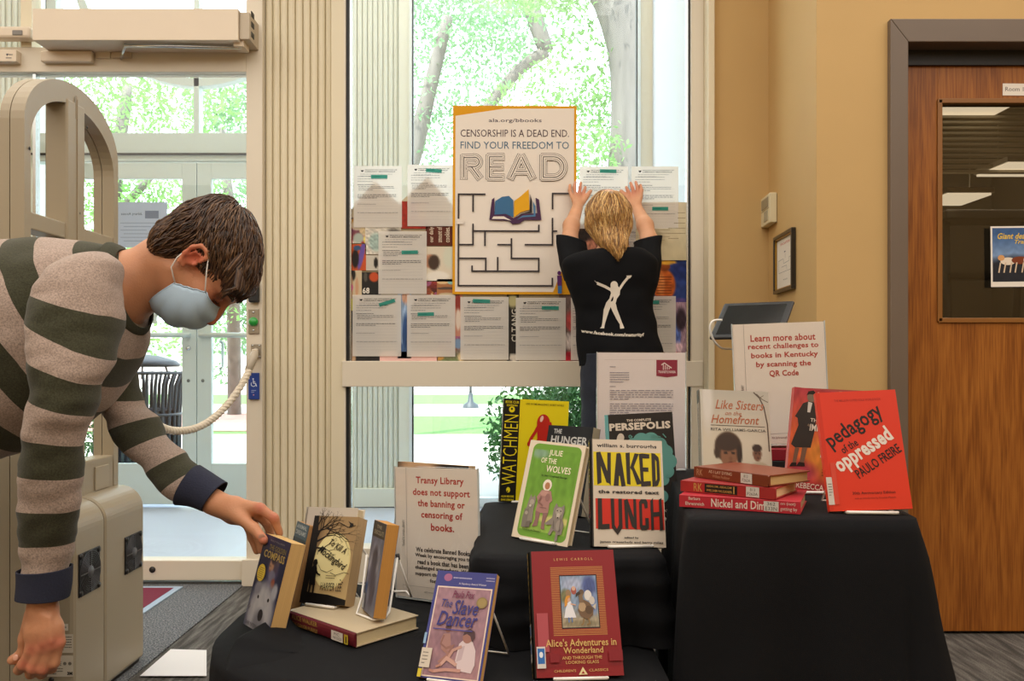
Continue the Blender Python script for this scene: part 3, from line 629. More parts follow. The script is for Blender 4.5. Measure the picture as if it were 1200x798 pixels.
# outdoors
CONC = mat('sunny_concrete', '#cfc8bd', .9, vary=.05, vscale=2); PAVE = mat('grey_paving', '#a7a5a2', .9, vary=.08, vscale=3); BRICKP = mat('red_paving', '#b08478', .9, vary=.1, vscale=4)
GRASS = mat('lawn', '#567f3a', .95, vary=.3, vscale=14, bump=.5, bscale=30)
def gy(py, z=-.12): return (1-z)*1000/(py-427)
g0 = B(-60, 60, YO+.2, 90, -.6, -.13).build('ground', GRASS, kind='structure')
for nm, pa, pb, mm in (('ground_paving', 592, 541, PAVE), ('ground_walkway', 541, 509, CONC), ('ground_path', 487, 474, CONC), ('ground_road', 462, 445, CONC)):
    B(-40, 40, max(gy(pa), YO+.21), gy(pb), -.13, -.12).build(nm, mm, kind='structure')
B(-12, -2.3, gy(505), gy(484), -.125, -.115).build('ground_brick', BRICKP, kind='structure')
# far pale buildings and lawn beyond
bd = empty('campus_building', (0, 60, 0), 'pale far building across the lawn beyond the glass', 'building')
B(-40, 45, 60, 70, -.1, 3.2).build('wall', mat('pale_brick', '#d8cfc8', .9), bd).location = (0, -60, 0)
for k in range(14): B(-38+k*6, -36+k*6, 59.9, 60.1, .9, 2.4).build('window', mat('far_glass', '#9fb0bb', .2), bd).location = (0, -60, 0)
B(-41, 46, 59.5, 71, 3.2, 3.6).build('roof', mat('far_roof', '#b9aba2', .9), bd).location = (0, -60, 0)
# lamp post
lp = empty('lamp_post', (-.0485*22, 22, -.12), 'thin dark lamp post standing on the lawn beyond the window', 'lamp post')
POSTM = mat('post_dark', '#3a4146', .5)
MB().lathe([(.22, 0), (.2, .08), (.08, .16), (.05, .4)], None, 12).build('base', POSTM, lp); MB().tube([(0, 0, .3), (0, 0, 3.4)], .035, 8).build('pole', POSTM, lp)
MB().lathe([(.05, 3.4), (.16, 3.5), (.18, 3.8), (.03, 4.0), (0, 4.05)], None, 10).build('lantern', mat('lantern', '#dfe6e6', .3), lp)
# litter bin
TB = mat('bin_black', '#272d3a', .4)
tb = empty('litter_bin', (xo(170)*6.9/6, 6.9, -.12), 'black slatted steel litter bin outside the outer glass doors', 'litter bin')
R_ = .3
for k in range(28):
    a = 2*PI*k/28; c, s_ = math.cos(a), math.sin(a)
    p = [(R_*.86*c, R_*.86*s_, .05), (R_*.88*c, R_*.88*s_, .75), (R_*.93*c, R_*.93*s_, .95), (R_*1.08*c, R_*1.08*s_, 1.06)]
    MB().tube(p, [.014, .016, .014, .011], 6).build('slat', TB, tb)
for z, r in ((.06, .265), (.72, .275), (1.05, .325)): MB().tube([(r*math.cos(2*PI*k/32), r*math.sin(2*PI*k/32), z) for k in range(32)], .012, 6, closed=True).build('hoop', TB, tb)
MB().lathe([(.24, .04), (.25, .75), (.24, .76), (.0, .06)], None, 24).build('liner', mat('bin_liner', '#3a4150', .5), tb)
MB().lathe([(0, 1.2), (.1, 1.19), (.24, 1.15), (.27, 1.12), (.26, 1.1), (0, 1.12)], None, 28).build('lid', TB, tb)
for a in (0, 2.1, 4.2): MB().tube([(.16*math.cos(a), .16*math.sin(a), 1.12), (.2*math.cos(a), .2*math.sin(a), 1.0)], .008, 6).build('lid_support', TB, tb)
# foliage
def leaves(name, n, blobs, size, m, parent, seed=0, kind='stuff'):
    r = np.random.RandomState(seed); W = np.array([b[3]*b[4]*b[5] for b in blobs])**.8; pick = r.choice(len(blobs), n, p=W/W.sum())
    b = np.array(blobs)[pick]; d = r.normal(size=(n, 3)); d /= np.linalg.norm(d, axis=1)[:, None]; rad = r.uniform(.55, 1.05, (n, 1))
    c = b[:, :3]+d*b[:, 3:6]*rad; u = r.normal(size=(n, 3)); u /= np.linalg.norm(u, axis=1)[:, None]; v = np.cross(u, r.normal(size=(n, 3))); v /= np.linalg.norm(v, axis=1)[:, None]
    s_ = size*r.uniform(.6, 1.3, (n, 1)); P = np.stack([c-u*s_, c+v*s_*.45, c+u*s_, c-v*s_*.45], 1).reshape(-1, 3)
    me = bpy.data.meshes.new(name); me.from_pydata(P.tolist(), [], [(4*i, 4*i+1, 4*i+2, 4*i+3) for i in range(n)]); me.materials.append(m); me.update()
    return put(bpy.data.objects.new(name, me), parent, kind=kind)
LEAF = mat('spring_leaf', '#7fa862', .6, transl=.5, vary=.25, vscale=2); LEAF2 = mat('blue_green_leaf', '#7fa578', .6, transl=.5, vary=.25, vscale=2); HEDGE = mat('hedge_leaf', '#46703a', .6, transl=.3, vary=.3, vscale=9)
BARK = mat('bark', '#6f6962', .95, bump=.9, bscale=25, stretch=(1, 1, .2), vary=.25, vscale=9)
def tree(loc, label, trunk, branches, blobs, n, size, lm, seed):
    t = empty('tree', loc, label, 'tree', 'trees beyond the glass')
    MB().tube(catmull([p[:3] for p in trunk], 14), list(np.interp(np.linspace(0, 1, 14), np.linspace(0, 1, len(trunk)), [p[3] for p in trunk])), 12).build('trunk', BARK, t)
    for b in branches: MB().tube(catmull([p[:3] for p in b], 8), list(np.linspace(b[0][3], b[-1][3], 8)), 8).build('branch', BARK, t)
    leaves('foliage', n, blobs, size, lm, t, seed); return t
def P3(px, py, Y, o): v = V(px, py, Y); return (v.x-o[0], v.y-o[1], v.z-o[2])
o = (1.35, 10, -.12)
rr = random.Random(11)
def blobset(n, x0, x1, y0, y1, Ya, Yb, r0, r1, o, seed):
    q = random.Random(seed); return [P3(q.uniform(x0, x1), q.uniform(y0, y1), q.uniform(Ya, Yb), o)+(lambda r: (r*1.3, r, r*.8))(q.uniform(r0, r1)) for _ in range(n)]
tree(o, 'big grey trunk tree nearest the window, at its upper right', [P3(724, 560, 10, o)+(.3,), P3(724, 300, 10, o)+(.2,), P3(736, 150, 10, o)+(.2,), P3(738, 60, 10, o)+(.26,), P3(722, -10, 10, o)+(.3,), P3(700, -80, 10, o)+(.2,)],
     [[P3(730, 40, 10, o)+(.16,), P3(690, -20, 10, o)+(.12,), P3(640, -60, 10, o)+(.05,)], [P3(742, 80, 10, o)+(.12,), P3(775, 30, 9.8, o)+(.08,), P3(800, -40, 9.6, o)+(.05,)]],
     blobset(17, 610, 700, -80, 215, 9.6, 11.2, .25, .5, o, 5)+blobset(6, 690, 760, -60, 230, 10.7, 11.2, .2, .35, o, 6), 5600, .042, LEAF, 1)
o = (-.9, 13, -.12)
tree(o, 'leafy tree filling the upper left of the window view', [P3(455, 620, 13, o)+(.2,), P3(460, 300, 13, o)+(.15,), P3(490, 160, 13, o)+(.13,), P3(525, 20, 13, o)+(.08,)],
     [[P3(640, 60, 13, o)+(.12,), P3(625, 15, 13, o)+(.13,), P3(612, -30, 13, o)+(.14,)], [P3(540, 170, 13, o)+(.08,), P3(600, 90, 13, o)+(.06,), P3(640, 60, 13, o)+(.1,)]],
     blobset(30, 470, 640, -40, 210, 12.8, 15.5, .3, .75, o, 9), 9000, .05, LEAF2, 2)
o = (-5.5, 15, -.12)
tree(o, 'tree filling the left glass door view above the litter bin', [P3(120, 545, 16, o)+(.2,), P3(130, 260, 15, o)+(.15,), P3(150, 100, 15, o)+(.08,)], [[P3(130, 260, 15, o)+(.1,), P3(200, 180, 15, o)+(.05,)]],
     blobset(34, 60, 250, 60, 400, 13.5, 16.5, .35, .8, o, 21), 11000, .055, LEAF, 3)
o = (-4.4, 17, -.12)
tree(o, 'tree beyond the right hand outer door, pale green crown', [P3(275, 515, 19.5, o)+(.16,), P3(272, 300, 17, o)+(.12,), P3(260, 150, 17, o)+(.06,)], [[P3(272, 300, 17, o)+(.08,), P3(310, 240, 17, o)+(.04,)]],
     blobset(30, 235, 330, 80, 440, 18.5, 21, .4, .9, o, 33), 9000, .065, LEAF2, 4)
hb = empty('hedge', V(655, 590, 7.1), 'clipped green shrub outside the lower window behind the books', 'shrub'); hb.location.z = -.12
leaves('foliage', 9000, [(0, 0, .55, .62, .5, .55), (.25, .1, .7, .5, .4, .4), (-.2, 0, .4, .4, .4, .4), (0, 0, .5, .4, .35, .4)], .03, HEDGE, hb, 6)
MB().tube([(0, 0, 0), (0, 0, .5)], .04).build('stem', BARK, hb)
o_ = empty('shrub', (-4.0, 8.2, -.12), 'dark leafy shrub seen low through the gate arch', 'shrub')
leaves('foliage', 2600, [(0, 0, .5, .5, .4, .6)], .035, mat('shrub_leaf', '#3f6a3a', .6, transl=.3, vary=.3), o_, 8); MB().tube([(0, 0, 0), (0, 0, .5)], .03).build('stem', BARK, o_)
# ================= display tables under black cloth =================
CLOTH = mat('black_cloth', '#0d0e11', .85, spec=.2, sheen=.0, bump=.25, bscale=900)
LOW, MID, TOP = .49, .65, .74
def rrect(x0, x1, y0, y1, r, n=160):
    """rounded rectangle sampled by arc length; returns points with outward normals."""
    seg = []
    for cx, cy, a0 in ((x1-r[0], y0+r[0], -PI/2), (x1-r[1], y1-r[1], 0), (x0+r[2], y1-r[2], PI/2), (x0+r[3], y0+r[3], PI)):
        rr_ = r[len(seg)//12] if False else None
        k = {-PI/2: 0, 0: 1, PI/2: 2, PI: 3}[a0]
        for i in range(12): a = a0+PI/2*i/11; seg.append((cx+r[k]*math.cos(a), cy+r[k]*math.sin(a), math.cos(a), math.sin(a)))
    S = np.array(seg+[seg[0]]); d = np.r_[0, np.cumsum(np.hypot(*(np.diff(S[:, :2], axis=0).T)))]
    q = np.linspace(0, d[-1], n, endpoint=False); return np.stack([np.interp(q, d, S[:, k]) for k in range(4)], 1), d[-1]
def drape(name, x0, x1, y0, y1, r, zt, zb, flare, label, folds=11, seed=0, amp=.03, skew=None, shear=0):
    P, L = rrect(x0, x1, y0, y1, r, 240); c = np.array([(x0+x1)/2, (y0+y1)/2]); mb = MB(); n = len(P)
    rings = [(f, 0, 0) for f in (.25, .5, .75, .9)]+[(1, 0, 0)]+[(1, t, 1) for t in np.linspace(0, 1, 34)[1:]]
    rings = [(.02, 0, 0)]+rings
    rnd = random.Random(seed); ph = [rnd.uniform(0, 6.3) for _ in range(4)]
    for (f, t, side) in rings:
        for i, (px, py, nx, ny) in enumerate(P):
            l = math.hypot(nx, ny); nx, ny = nx/l, ny/l; a = 2*PI*i/n
            if not side:
                x, y = c[0]+(px-c[0])*f, c[1]+(py-c[1])*f; z = zt+.0015*noise.noise(Vector((x*9, y*9, seed)))*(1 if f < .95 else .3)-(.003 if f == 1 else 0)
            else:
                fold = (math.sin(a*folds+ph[0]+1.3*math.sin(a*2+ph[1]))*.6+math.sin(a*folds*1.7+ph[2])*.4)
                w_ = fold*amp*t**.8+flare*(t+.0*t)+.006*min(1, t*12)
                dz = (zt-.003-zb)*t; wr = .006*noise.noise(Vector((px*7+t, py*7, t*5+seed)))*min(1, t*4)
                if skew: w_ += skew(a, nx, ny)*t
                x, y = px+nx*(w_+wr), py+ny*(w_+wr); z = zt-.003-dz
            mb.v.append((x+shear*(y-y0), y, z))
    m_ = len(rings)
    for j in range(m_-1):
        for i in range(n): mb.f.append((j*n+i, j*n+(i+1) % n, (j+1)*n+(i+1) % n, (j+1)*n+i)); mb.sm.append(True)
    mb.f.append(tuple(range(n))); mb.sm.append(True)
    return mb.build(name, CLOTH, None, label=label, cat='tablecloth')
drape('tablecloth', -.555, .255, 1.33, 2.02, (.05, .05, .28, .30), LOW, .01, .012, 'black cloth over the low left display table with rounded end', 12, 1, .018)
drape('tablecloth', -.07, .28, 1.55, 2.19, (.04, .03, .03, .03), MID, LOW+.002, .02, 'black cloth over the middle display riser with two front books', 13, 2, .02)
drape('tablecloth', .298, .69, 1.44, 2.15, (.025, .03, .03, .02), TOP, .0, .004, 'black cloth over the tall right display table beside the door', 9, 5, .034, shear=.13, skew=lambda a, nx, ny: .15*max(nx, 0)+.05*max(-ny, 0)+.015*max(-nx, 0))
# soft fold of cloth lapping over the foot of the book at the left
path = catmull([tuple(V(*p)) for p in ((268, 792, 1.43), (270, 768, 1.5), (292, 742, 1.575), (318, 724, 1.64), (345, 716, 1.69), (372, 722, 1.68))], 40)
mb = MB(); pr = ((-.004, 0), (-.001, .5), (.004, .9), (.012, 1), (.03, .86), (.06, .55), (.1, .2), (.13, 0))
for i, p in enumerate(path):
    d = Vector(path[min(i+1, 39)])-Vector(path[max(i-1, 0)]); d.z = 0; d.normalize(); nrm = Vector((d.y, -d.x, 0)); ws = min(1, max(.12, (37-i)/22)); hgt = .022*min(1, i/10)*min(1, (39-i)/9)
    for t, z in pr: mb.v.append((p[0]+nrm.x*t*ws, p[1]+nrm.y*t*ws, LOW-.0025+hgt*z*1.15+.001*math.sin(i*.7)*z))
for i in range(39):
    for k in range(7): mb.f.append((i*8+k, i*8+k+1, (i+1)*8+k+1, (i+1)*8+k)); mb.sm.append(True)
mb.build('cloth_fold', CLOTH, bpy.data.objects['tablecloth'])

# ================= books =================
PAGES = {}
def pages(c):
    if c not in PAGES: PAGES[c] = mat('page_'+c.strip('#'), c, .9, vary=.12, vscale=1, stretch=(900, 900, 3), detail=2, bump=.3, bscale=2)
    return PAGES[c]
def pose(pos, rot): return Matrix.Translation(pos) @ Matrix.Rotation(rot[0], 4, 'Z') @ Matrix.Rotation(rot[1], 4, 'X') @ Matrix.Rotation(rot[2], 4, 'Y')
def book(M, dims, cover, page, label, front=None, units=(100, 150), spine=None, hard=False, spine_units=(150, 15), spine_col=None, group=None, gloss=True, topdraw=None, back=None):
    w_, h, t = dims; e = empty('book', (0, 0, 0), label, 'book', group, M=M)
    cm = mat('cover_'+cover.strip('#'), cover, .4); q = .0022 if hard else .0006; ov = .003 if hard else 0
    m = MB().box(0, w_, 0, q, 0, h).box(0, w_, t-q, t, 0, h)
    m.build('cover', cm, e, bevel=.0005 if hard else 0)
    sm = mat('cover_'+(spine_col or cover).strip('#'), spine_col or cover, .4)
    if hard: 
        prof = [(x, y) for x, y in [(0, 0), (-.003, t*.1), (-.0045, t*.3), (-.005, t*.5), (-.0045, t*.7), (-.003, t*.9), (0, t), (.0018, t), (.0018, 0)]]
        MB().add([(x, y, z) for z in (0, h) for x, y in prof], [tuple(range(9)), tuple(range(17, 8, -1))]+[(i, (i+1) % 9, (i+1) % 9+9, i+9) for i in range(9)]).build('spine', sm, e)
    else: B(0, q, q, t-q, 0, h).build('spine', sm, e)
    B(q+.0004, w_-ov-.0005, q, t-q, ov, h-ov).build('page_block', pages(page), e)
    if front:
        cv = Canvas((0, -.0001, h), (w_, 0, 0), (0, 0, -h), *units, lift=.00012); front(cv); cv.build('cover_print', PRINT if gloss else PRINTM, e)
    if spine:
        x = -.0053 if hard else -.0002
        cv = Canvas((x, 0, h), (0, 0, -h), (0, t, 0), *spine_units, lift=.0001)
        spine(cv); cv.build('spine_print', PRINT if gloss else PRINTM, e)
    return e
# text on the spine canvas: x runs down the spine (top to bottom), y runs from front edge to back
def flat(pos, yaw, L_, thick, width): # pose of a book lying flat, spine to the viewer: pos is the near left bottom corner of the spine
    M = Matrix.Translation(pos) @ Matrix.Rotation(yaw, 4, 'Z')
    K = Matrix(((0, 0, -1, L_), (1, 0, 0, 0), (0, -1, 0, thick), (0, 0, 0, 1)))
    return M @ K
def easel(M, w_, label, h=.13, depth=.085, col='#e9e6df'):
    """bent white wire stand behind and under a leaning book; M is the book's pose."""
    pos = M.to_translation(); yaw = math.atan2(M[1][0], M[0][0]); lean = M.to_3x3() @ Vector((0, 0, 1)); tilt = math.atan2(math.hypot(lean.x, lean.y), lean.z)
    e = empty('book_stand', pos, label, 'book stand'); e.rotation_euler = (0, 0, yaw)
    WM = mat('white_wire', col, .35); x0, x1 = w_*.2, w_*.8; xm = w_/2; z = -.001; b = .036
    top = (xm, b+h*math.tan(tilt)*.8+.004, h)
    MB().tube([(x0, -.008, .002), (x0, -.006, z), (x0, b, z)], .0022, 8).tube([(x1, -.008, .002), (x1, -.006, z), (x1, b, z)], .0022, 8).tube([(x0, -.006, .0), (x1, -.006, .0)], .003, 8).build('front_lip', WM, e)
    MB().tube([(x0, b, z), (xm-.02, top[1], h), (xm-.01, top[1]+.002, h+.01), (xm+.01, top[1]+.002, h+.01), (xm+.02, top[1], h), (x1, b, z)], .0022, 8).build('back_rest', WM, e)
    MB().tube([(xm-.018, top[1]+.004, h), (xm-.05, top[1]+depth, z+.002), (xm+.05, top[1]+depth, z+.002), (xm+.018, top[1]+.004, h)], .0022, 8).build('rear_leg', WM, e)
    return e
def std(name_label, p, r, d, z, **k):
    return pose((p[0], p[1], z), r)

# --- The Golden Compass
def f(c):
    c.raster(0, 0, 100, 160, 44, 66, Paint('#2b2b48').grad('#3a3550', '#1f2340', 0, .3).ell(.6, .34, .2, .17, '#4a4666', .5).ell(.62, .26, .16, .13, '#4b4052', .3).ell(.52, .30, .085, .085, '#a37a60', .35).ell(.56, .23, .10, .05, '#3a2f3c', .4).ell(.47, .31, .02, .01, '#5a3c30', .5).ell(.49, .36, .03, .01, '#7c4438', .5).ell(.6, .40, .12, .06, '#6b6a80', .4).ell(.7, .47, .07, .05, '#8a4c3a', .6)
      .ell(.5, .84, .5, .34, '#8f8f98', .4).ell(.5, .78, .36, .26, '#a9a9ae', .6).ell(.22, .57, .12, .08, '#7d7d88', .5).ell(.84, .55, .1, .09, '#a0a2aa', .5).ell(.5, .92, .2, .14, '#77777f', .6).mottle(.03, 8, 2))
    c.ell(54, 133, 9, 10, '#26242a').ell(31, 106, 3.2, 3.2, '#16151a').ell(70, 104, 3.2, 3.2, '#16151a')
    c.text('PHILIP PULLMAN', 26, 6, 80, 9, '#8f8a86').text('THE GOLDEN', 28, 14, 92, 23, '#8d7c46', .01).text('COMPASS', 14, 25, 94, 38, '#b39a58', .02)
    c.ell(21, 66, 15, 15, '#d9b93c').ell(21, 66, 13.6, 13.6, '#c8a52e').ell(21, 66, 13, 13, '#dcc04a')
    for i in range(6): c.lines_of_type(12, 57+i*3.4, 30, 1, 3, 1.1, '#6d5a1e', i, 1)
    c.line([(5, 128), (10, 120), (8, 132), (14, 126)], 1, '#22222a').text('DARK MATERIALS', 10, 150, 60, 156, '#3c3c46')
Mc = pose((-.526, 1.670, LOW+.003), (-.838, -.258, .028))
book(Mc, (.107, .177, .033), '#23243c', '#c9a56a', 'paperback with polar bear and yellow seal held by the leaning man', f, (100, 160))
# --- small book behind it
Ms = pose((-.50, 1.83, LOW+.003), (-1.1, -.25, -.06))
book(Ms, (.10, .172, .02), '#41545e', '#b58a58', 'small blue paperback mostly hidden behind the polar bear book', lambda c: c.rect(0, 0, 100, 30, '#4b6673').text('ANIMAL', 8, 4, 90, 12, '#d6dbd8', .02).text('DREAMS', 8, 15, 90, 24, '#d6dbd8', .02).rect(0, 30, 100, 160, '#33434c'), (100, 160))
easel(Ms, .1, 'white wire stand behind the polar bear paperback')
# --- The Color Purple lying flat
def f(c):
    c.text('ALICE WALKER', 15, 1.2, 73, 6.4, '#b79a52', .015).text('THE COLOR PURPLE', 15, 9, 74, 13, '#a9894a', .01)
    c.rect(104, 3.5, 128, 13.5, '#e4ded4').text('FIC', 110, 5, 121, 8, '#3a3a42').text('W1523', 108, 9, 125, 12, '#3a3a42').rect(131, 3.5, 139, 13.5, '#c8b23a').rect(134, 5.5, 136.5, 12, '#4b4522')
    c.line([(141.5, 0), (141.5, 15)], .6, '#3b1218')
Mp = flat((-.440, 1.675, LOW+.002), -.735, .216, .026, .149)
book(Mp, (.149, .216, .026), '#b9a98c', '#d8c59a', 'thick maroon spined hardcover lying flat under two standing paperbacks', None, hard=True, spine=f, spine_units=(150, 15), spine_col='#5c1622')
# --- To Kill a Mockingbird
def f(c):
    c.raster(0, 0, 100, 160, 40, 60, Paint('#a1845c').grad('#8a6d48', '#a98c62', 0, .25).grad('#a98c62', '#c6ab78', .25, .9).ell(.06, .5, .2, .8, '#6a5236', .7, a=.6))
    c.ell(56, 82, 40, 52, '#efdf9c').ell(56, 83, 37, 49, '#f4e6a8')
    K = '#14110f'
    c.poly([(0, 0), (10, 0), (14, 30), (17, 60), (14, 100), (12, 150), (0, 150)], K).poly([(0, 138), (20, 141), (60, 143), (100, 150), (100, 160), (0, 160)], K)
    rnd = random.Random(4)
    def br(x, y, a, l, w_, d):
        x2, y2 = x+l*math.cos(a), y+l*math.sin(a); c.line([(x, y), ((x+x2)/2+rnd.uniform(-1, 1), (y+y2)/2), (x2, y2)], w_, K, False, w_*.6)
        if d:
            for s_ in (-.45, .4): br(x2, y2, a+s_+rnd.uniform(-.2, .2), l*.68, w_*.6, d-1)
    c.layer()
    for x, y, a, l, w_ in ((10, 40, -.9, 22, 4), (12, 50, -.5, 26, 4), (12, 30, -.3, 24, 3), (10, 20, -1.1, 14, 3), (13, 60, .0, 20, 3), (34, 24, .35, 30, 2), (12, 46, -1.2, 20, 3)): br(x, y, a, l, w_, 4)
    c.line([(30, 22), (60, 12), (80, 20), (96, 16)], 1.3, K).line([(35, 34), (60, 30), (85, 44)], 1.4, K).poly([(78, 8), (84, 11), (90, 13), (86, 18), (83, 22), (84, 14)], K).poly([(84, 16), (90, 12), (92, 16), (88, 20)], K)
    c.text('To Kill A', 44, 50, 86, 62, K, .012, .3, .42).text('Mockingbird', 20, 70, 92, 88, K, .014, .3, .48)
    c.line([(22, 72), (22, 62), (32, 58), (40, 64)], 1, K).line([(58, 104), (70, 108), (88, 102), (98, 104)], .9, K).line([(30, 92), (36, 100), (50, 104), (62, 98)], .8, K)
    for x, y in ((83, 116), (88, 120), (81, 123), (86, 128)): c.ell(x, y, 1.8, 1, K, 8, .6)
    c.lines_of_type(50, 109, 72, 2, 4, 1.2, '#54452c', 3, .9).text('HARPER LEE', 42, 122, 88, 136, '#2a211a', .0)
    c.ell(22, 88, 5, 5.5, K).ell(22, 84, 4, 3, K).poly([(19, 92), (25, 92), (28, 98), (28, 116), (30, 128), (16, 128), (15, 112), (15, 98)], K).poly([(25, 96), (32, 106), (38, 108), (37, 111), (29, 108), (25, 102)], K)
    c.poly([(17, 126), (21, 126), (21, 146), (17, 146)], K).poly([(25, 126), (29, 126), (30, 147), (26, 147)], K)
Mk = pose((-.427, 1.715, .522), (-.401, -.360, -.041))
book(Mk, (.107, .175, .033), '#9a8058', '#b79b72', 'thick paperback with child and tree silhouettes on a cream moon', f, (100, 160))
easel(Mk, .107, 'white wire stand propping the tree silhouette paperback')
def f(c):
    c.rect(0, 0, 150, 15, '#cfcac0'); c.text('LARGE PRINT', 30, 4, 100, 11, '#26262c', .02).text('A', 118, 3.5, 126, 11, '#26262c', .02)
Mh = pose((-.448, 1.765, .515), (-.43, -.30, -.05))
book(Mh, (.125, .19, .028), '#d4cdc0', '#cdbf9f', 'pale hardcover peeking out left behind the tree silhouette paperback', lambda c: c.rect(0, 0, 100, 150, '#cfc8bc').text('LA', 1, 110, 9, 124, '#2b2b30', .02).text('U', 2, 85, 9, 98, '#2b2b30', .02).text('L', 2.5, 60, 9, 74, '#2b2b30', .02).text('B', 3, 36, 9, 50, '#2b2b30', .02), (100, 150), spine=f, hard=True)
# --- The Bluest Eye (seen from the side)
def f(c):
    c.raster(0, 0, 100, 160, 30, 44, Paint('#6d7184').ell(.5, .55, .4, .28, '#9b99a6', .6).ell(.5, .42, .22, .14, '#3f3d50', .6).ell(.35, .62, .2, .12, '#544f66', .7).ell(.6, .72, .22, .2, '#423f54', .7).mottle(.12, 7, 5))
    c.rect(0, 0, 100, 28, '#3a3630').text('THE', 30, 6, 70, 12, '#b5aa90', .02).text('CHOCOLATE', 15, 15, 92, 23, '#b5aa90', .02).text('WAR', 8, 110, 24, 130, '#3c73b8', .03).rect(0, 132, 16, 158, '#cbd3dc')
Mb = pose((-.296, 1.680, .521), (-1.218, -.170, -.087))
book(Mb, (.107, .172, .025), '#7d7f8c', '#b9853f', 'dark flowered paperback turned sideways showing orange page edges', f, (100, 160))
e = empty('book_stand', (-.25, 1.70, .52), 'white wire stand at the right of the orange edged paperback', 'book stand'); WM = mat('white_wire', '#e9e6df', .35)
def ew(px, py, Y, z=None):
    p = V(px, py, Y); p.z = z if z is not None else p.z; return p-Vector((-.25, 1.70, .52))
MB().tube([ew(430, 650, 1.70), ew(424, 700, 1.66), ew(418, 715, 1.64, .521), ew(438, 728, 1.60, .521), ew(450, 728, 1.6, .523), ew(456, 722, 1.62, .53), ew(466, 652, 1.72)], .0024, 8).build('front_loop', WM, e)
MB().tube([ew(466, 652, 1.72), ew(482, 720, 1.76, .521), ew(476, 712, 1.8, .521), ew(462, 706, 1.8, .521), ew(459, 690, 1.78, .53), ew(464, 655, 1.73)], .0024, 8).build('rear_leg', WM, e)
MB().tube([ew(465.5, 649, 1.72), ew(466.5, 656, 1.72)], .0045, 8).build('joint', mat('dark_metal', '#3b3836', .4, metal=.6), e)
# --- The Slave Dancer
def f(c):
    c.rect(0, 0, 100, 160, '#393c86'); c.ell(20, 10, 7, 6, '#a4618c').lines_of_type(29, 9, 60, 1, 4, 2, '#a9a5c8', 2, 1).lines_of_type(84, 7, 98, 2, 4, 1.5, '#a9a5c8', 2, 1).text('A Newbery Award Winner', 40, 17, 86, 21, '#ddd6e6')
    c.rect(5, 24, 97, 158, '#e9d3c4').raster(7, 26, 95, 156, 44, 60, Paint('#b08a92').grad('#b68f98', '#a07a86', 0, .35).grad('#a07a86', '#a77c80', .35, 1).ell(.5, .62, .45, .12, '#8d6874', .8).ell(.2, .9, .3, .1, '#8f6c78', .8).mottle(.06, 9, 4))
    c.ell(36, 88, 4.5, 5.5, '#8a5a52').ell(36, 85, 5, 3.5, '#5c3a38').poly([(30, 95), (41, 94), (44, 108), (46, 120), (30, 118), (27, 104)], '#a87c74').line([(31, 98), (28, 110), (38, 116)], 2.6, '#8f625a').line([(38, 116), (48, 112), (40, 132)], 4, '#96685e').line([(34, 118), (44, 124), (30, 136)], 3.6, '#a5766a')
    c.poly([(58, 108), (66, 100), (78, 102), (86, 116), (88, 136), (84, 148), (62, 146), (56, 132)], '#d9c6c8').poly([(60, 112), (68, 110), (66, 130), (58, 134)], '#c3adb2').ell(70, 98, 8, 8.5, '#a06e60').poly([(62, 96), (64, 88), (72, 85), (80, 89), (82, 98), (78, 104), (74, 96), (68, 93)], '#4d3034').line([(62, 112), (50, 118), (44, 130), (54, 134)], 4.2, '#c29486').line([(58, 138), (42, 130), (34, 140)], 5, '#cda092').line([(66, 146), (44, 146), (24, 150)], 4.6, '#c49284').line([(24, 150), (18, 149)], 3.6, '#b98474').line([(34, 140), (28, 143)], 3.4, '#b98474')
    c.text('Paula Fox', 34, 30, 70, 41, '#7c2f52', .015, .3).ell(84, 46, 9, 8.5, '#8f7a48').ell(84, 46, 7, 6.6, '#a08a52').text('The', 18, 44, 36, 56, '#3e3b82', .008, .3).text('Slave', 38, 44, 80, 66, '#332f7c', .014, .3).text('Dancer', 16, 62, 82, 84, '#332f7c', .014, .3).line([(12, 89), (76, 89)], 1.6, '#4a4590')
    c.rect(0, 118, 17, 146, '#d8ccbb').lines_of_type(3, 124, 12, 4, 5, 1.4, '#6c675f', 6).rect(0, 148, 6, 160, '#d8c226').rect(0, 96, 4, 112, '#8fb4d6')
Ml = pose((-.153, 1.382, LOW+.004), (-.344, -.525, -.023))
book(Ml, (.108, .176, .015), '#343778', '#c79a5a', 'purple and blue paperback with a seated boy, in the front row', f, (100, 160))
easel(Ml, .108, 'white wire stand behind the purple front row paperback', depth=.05)
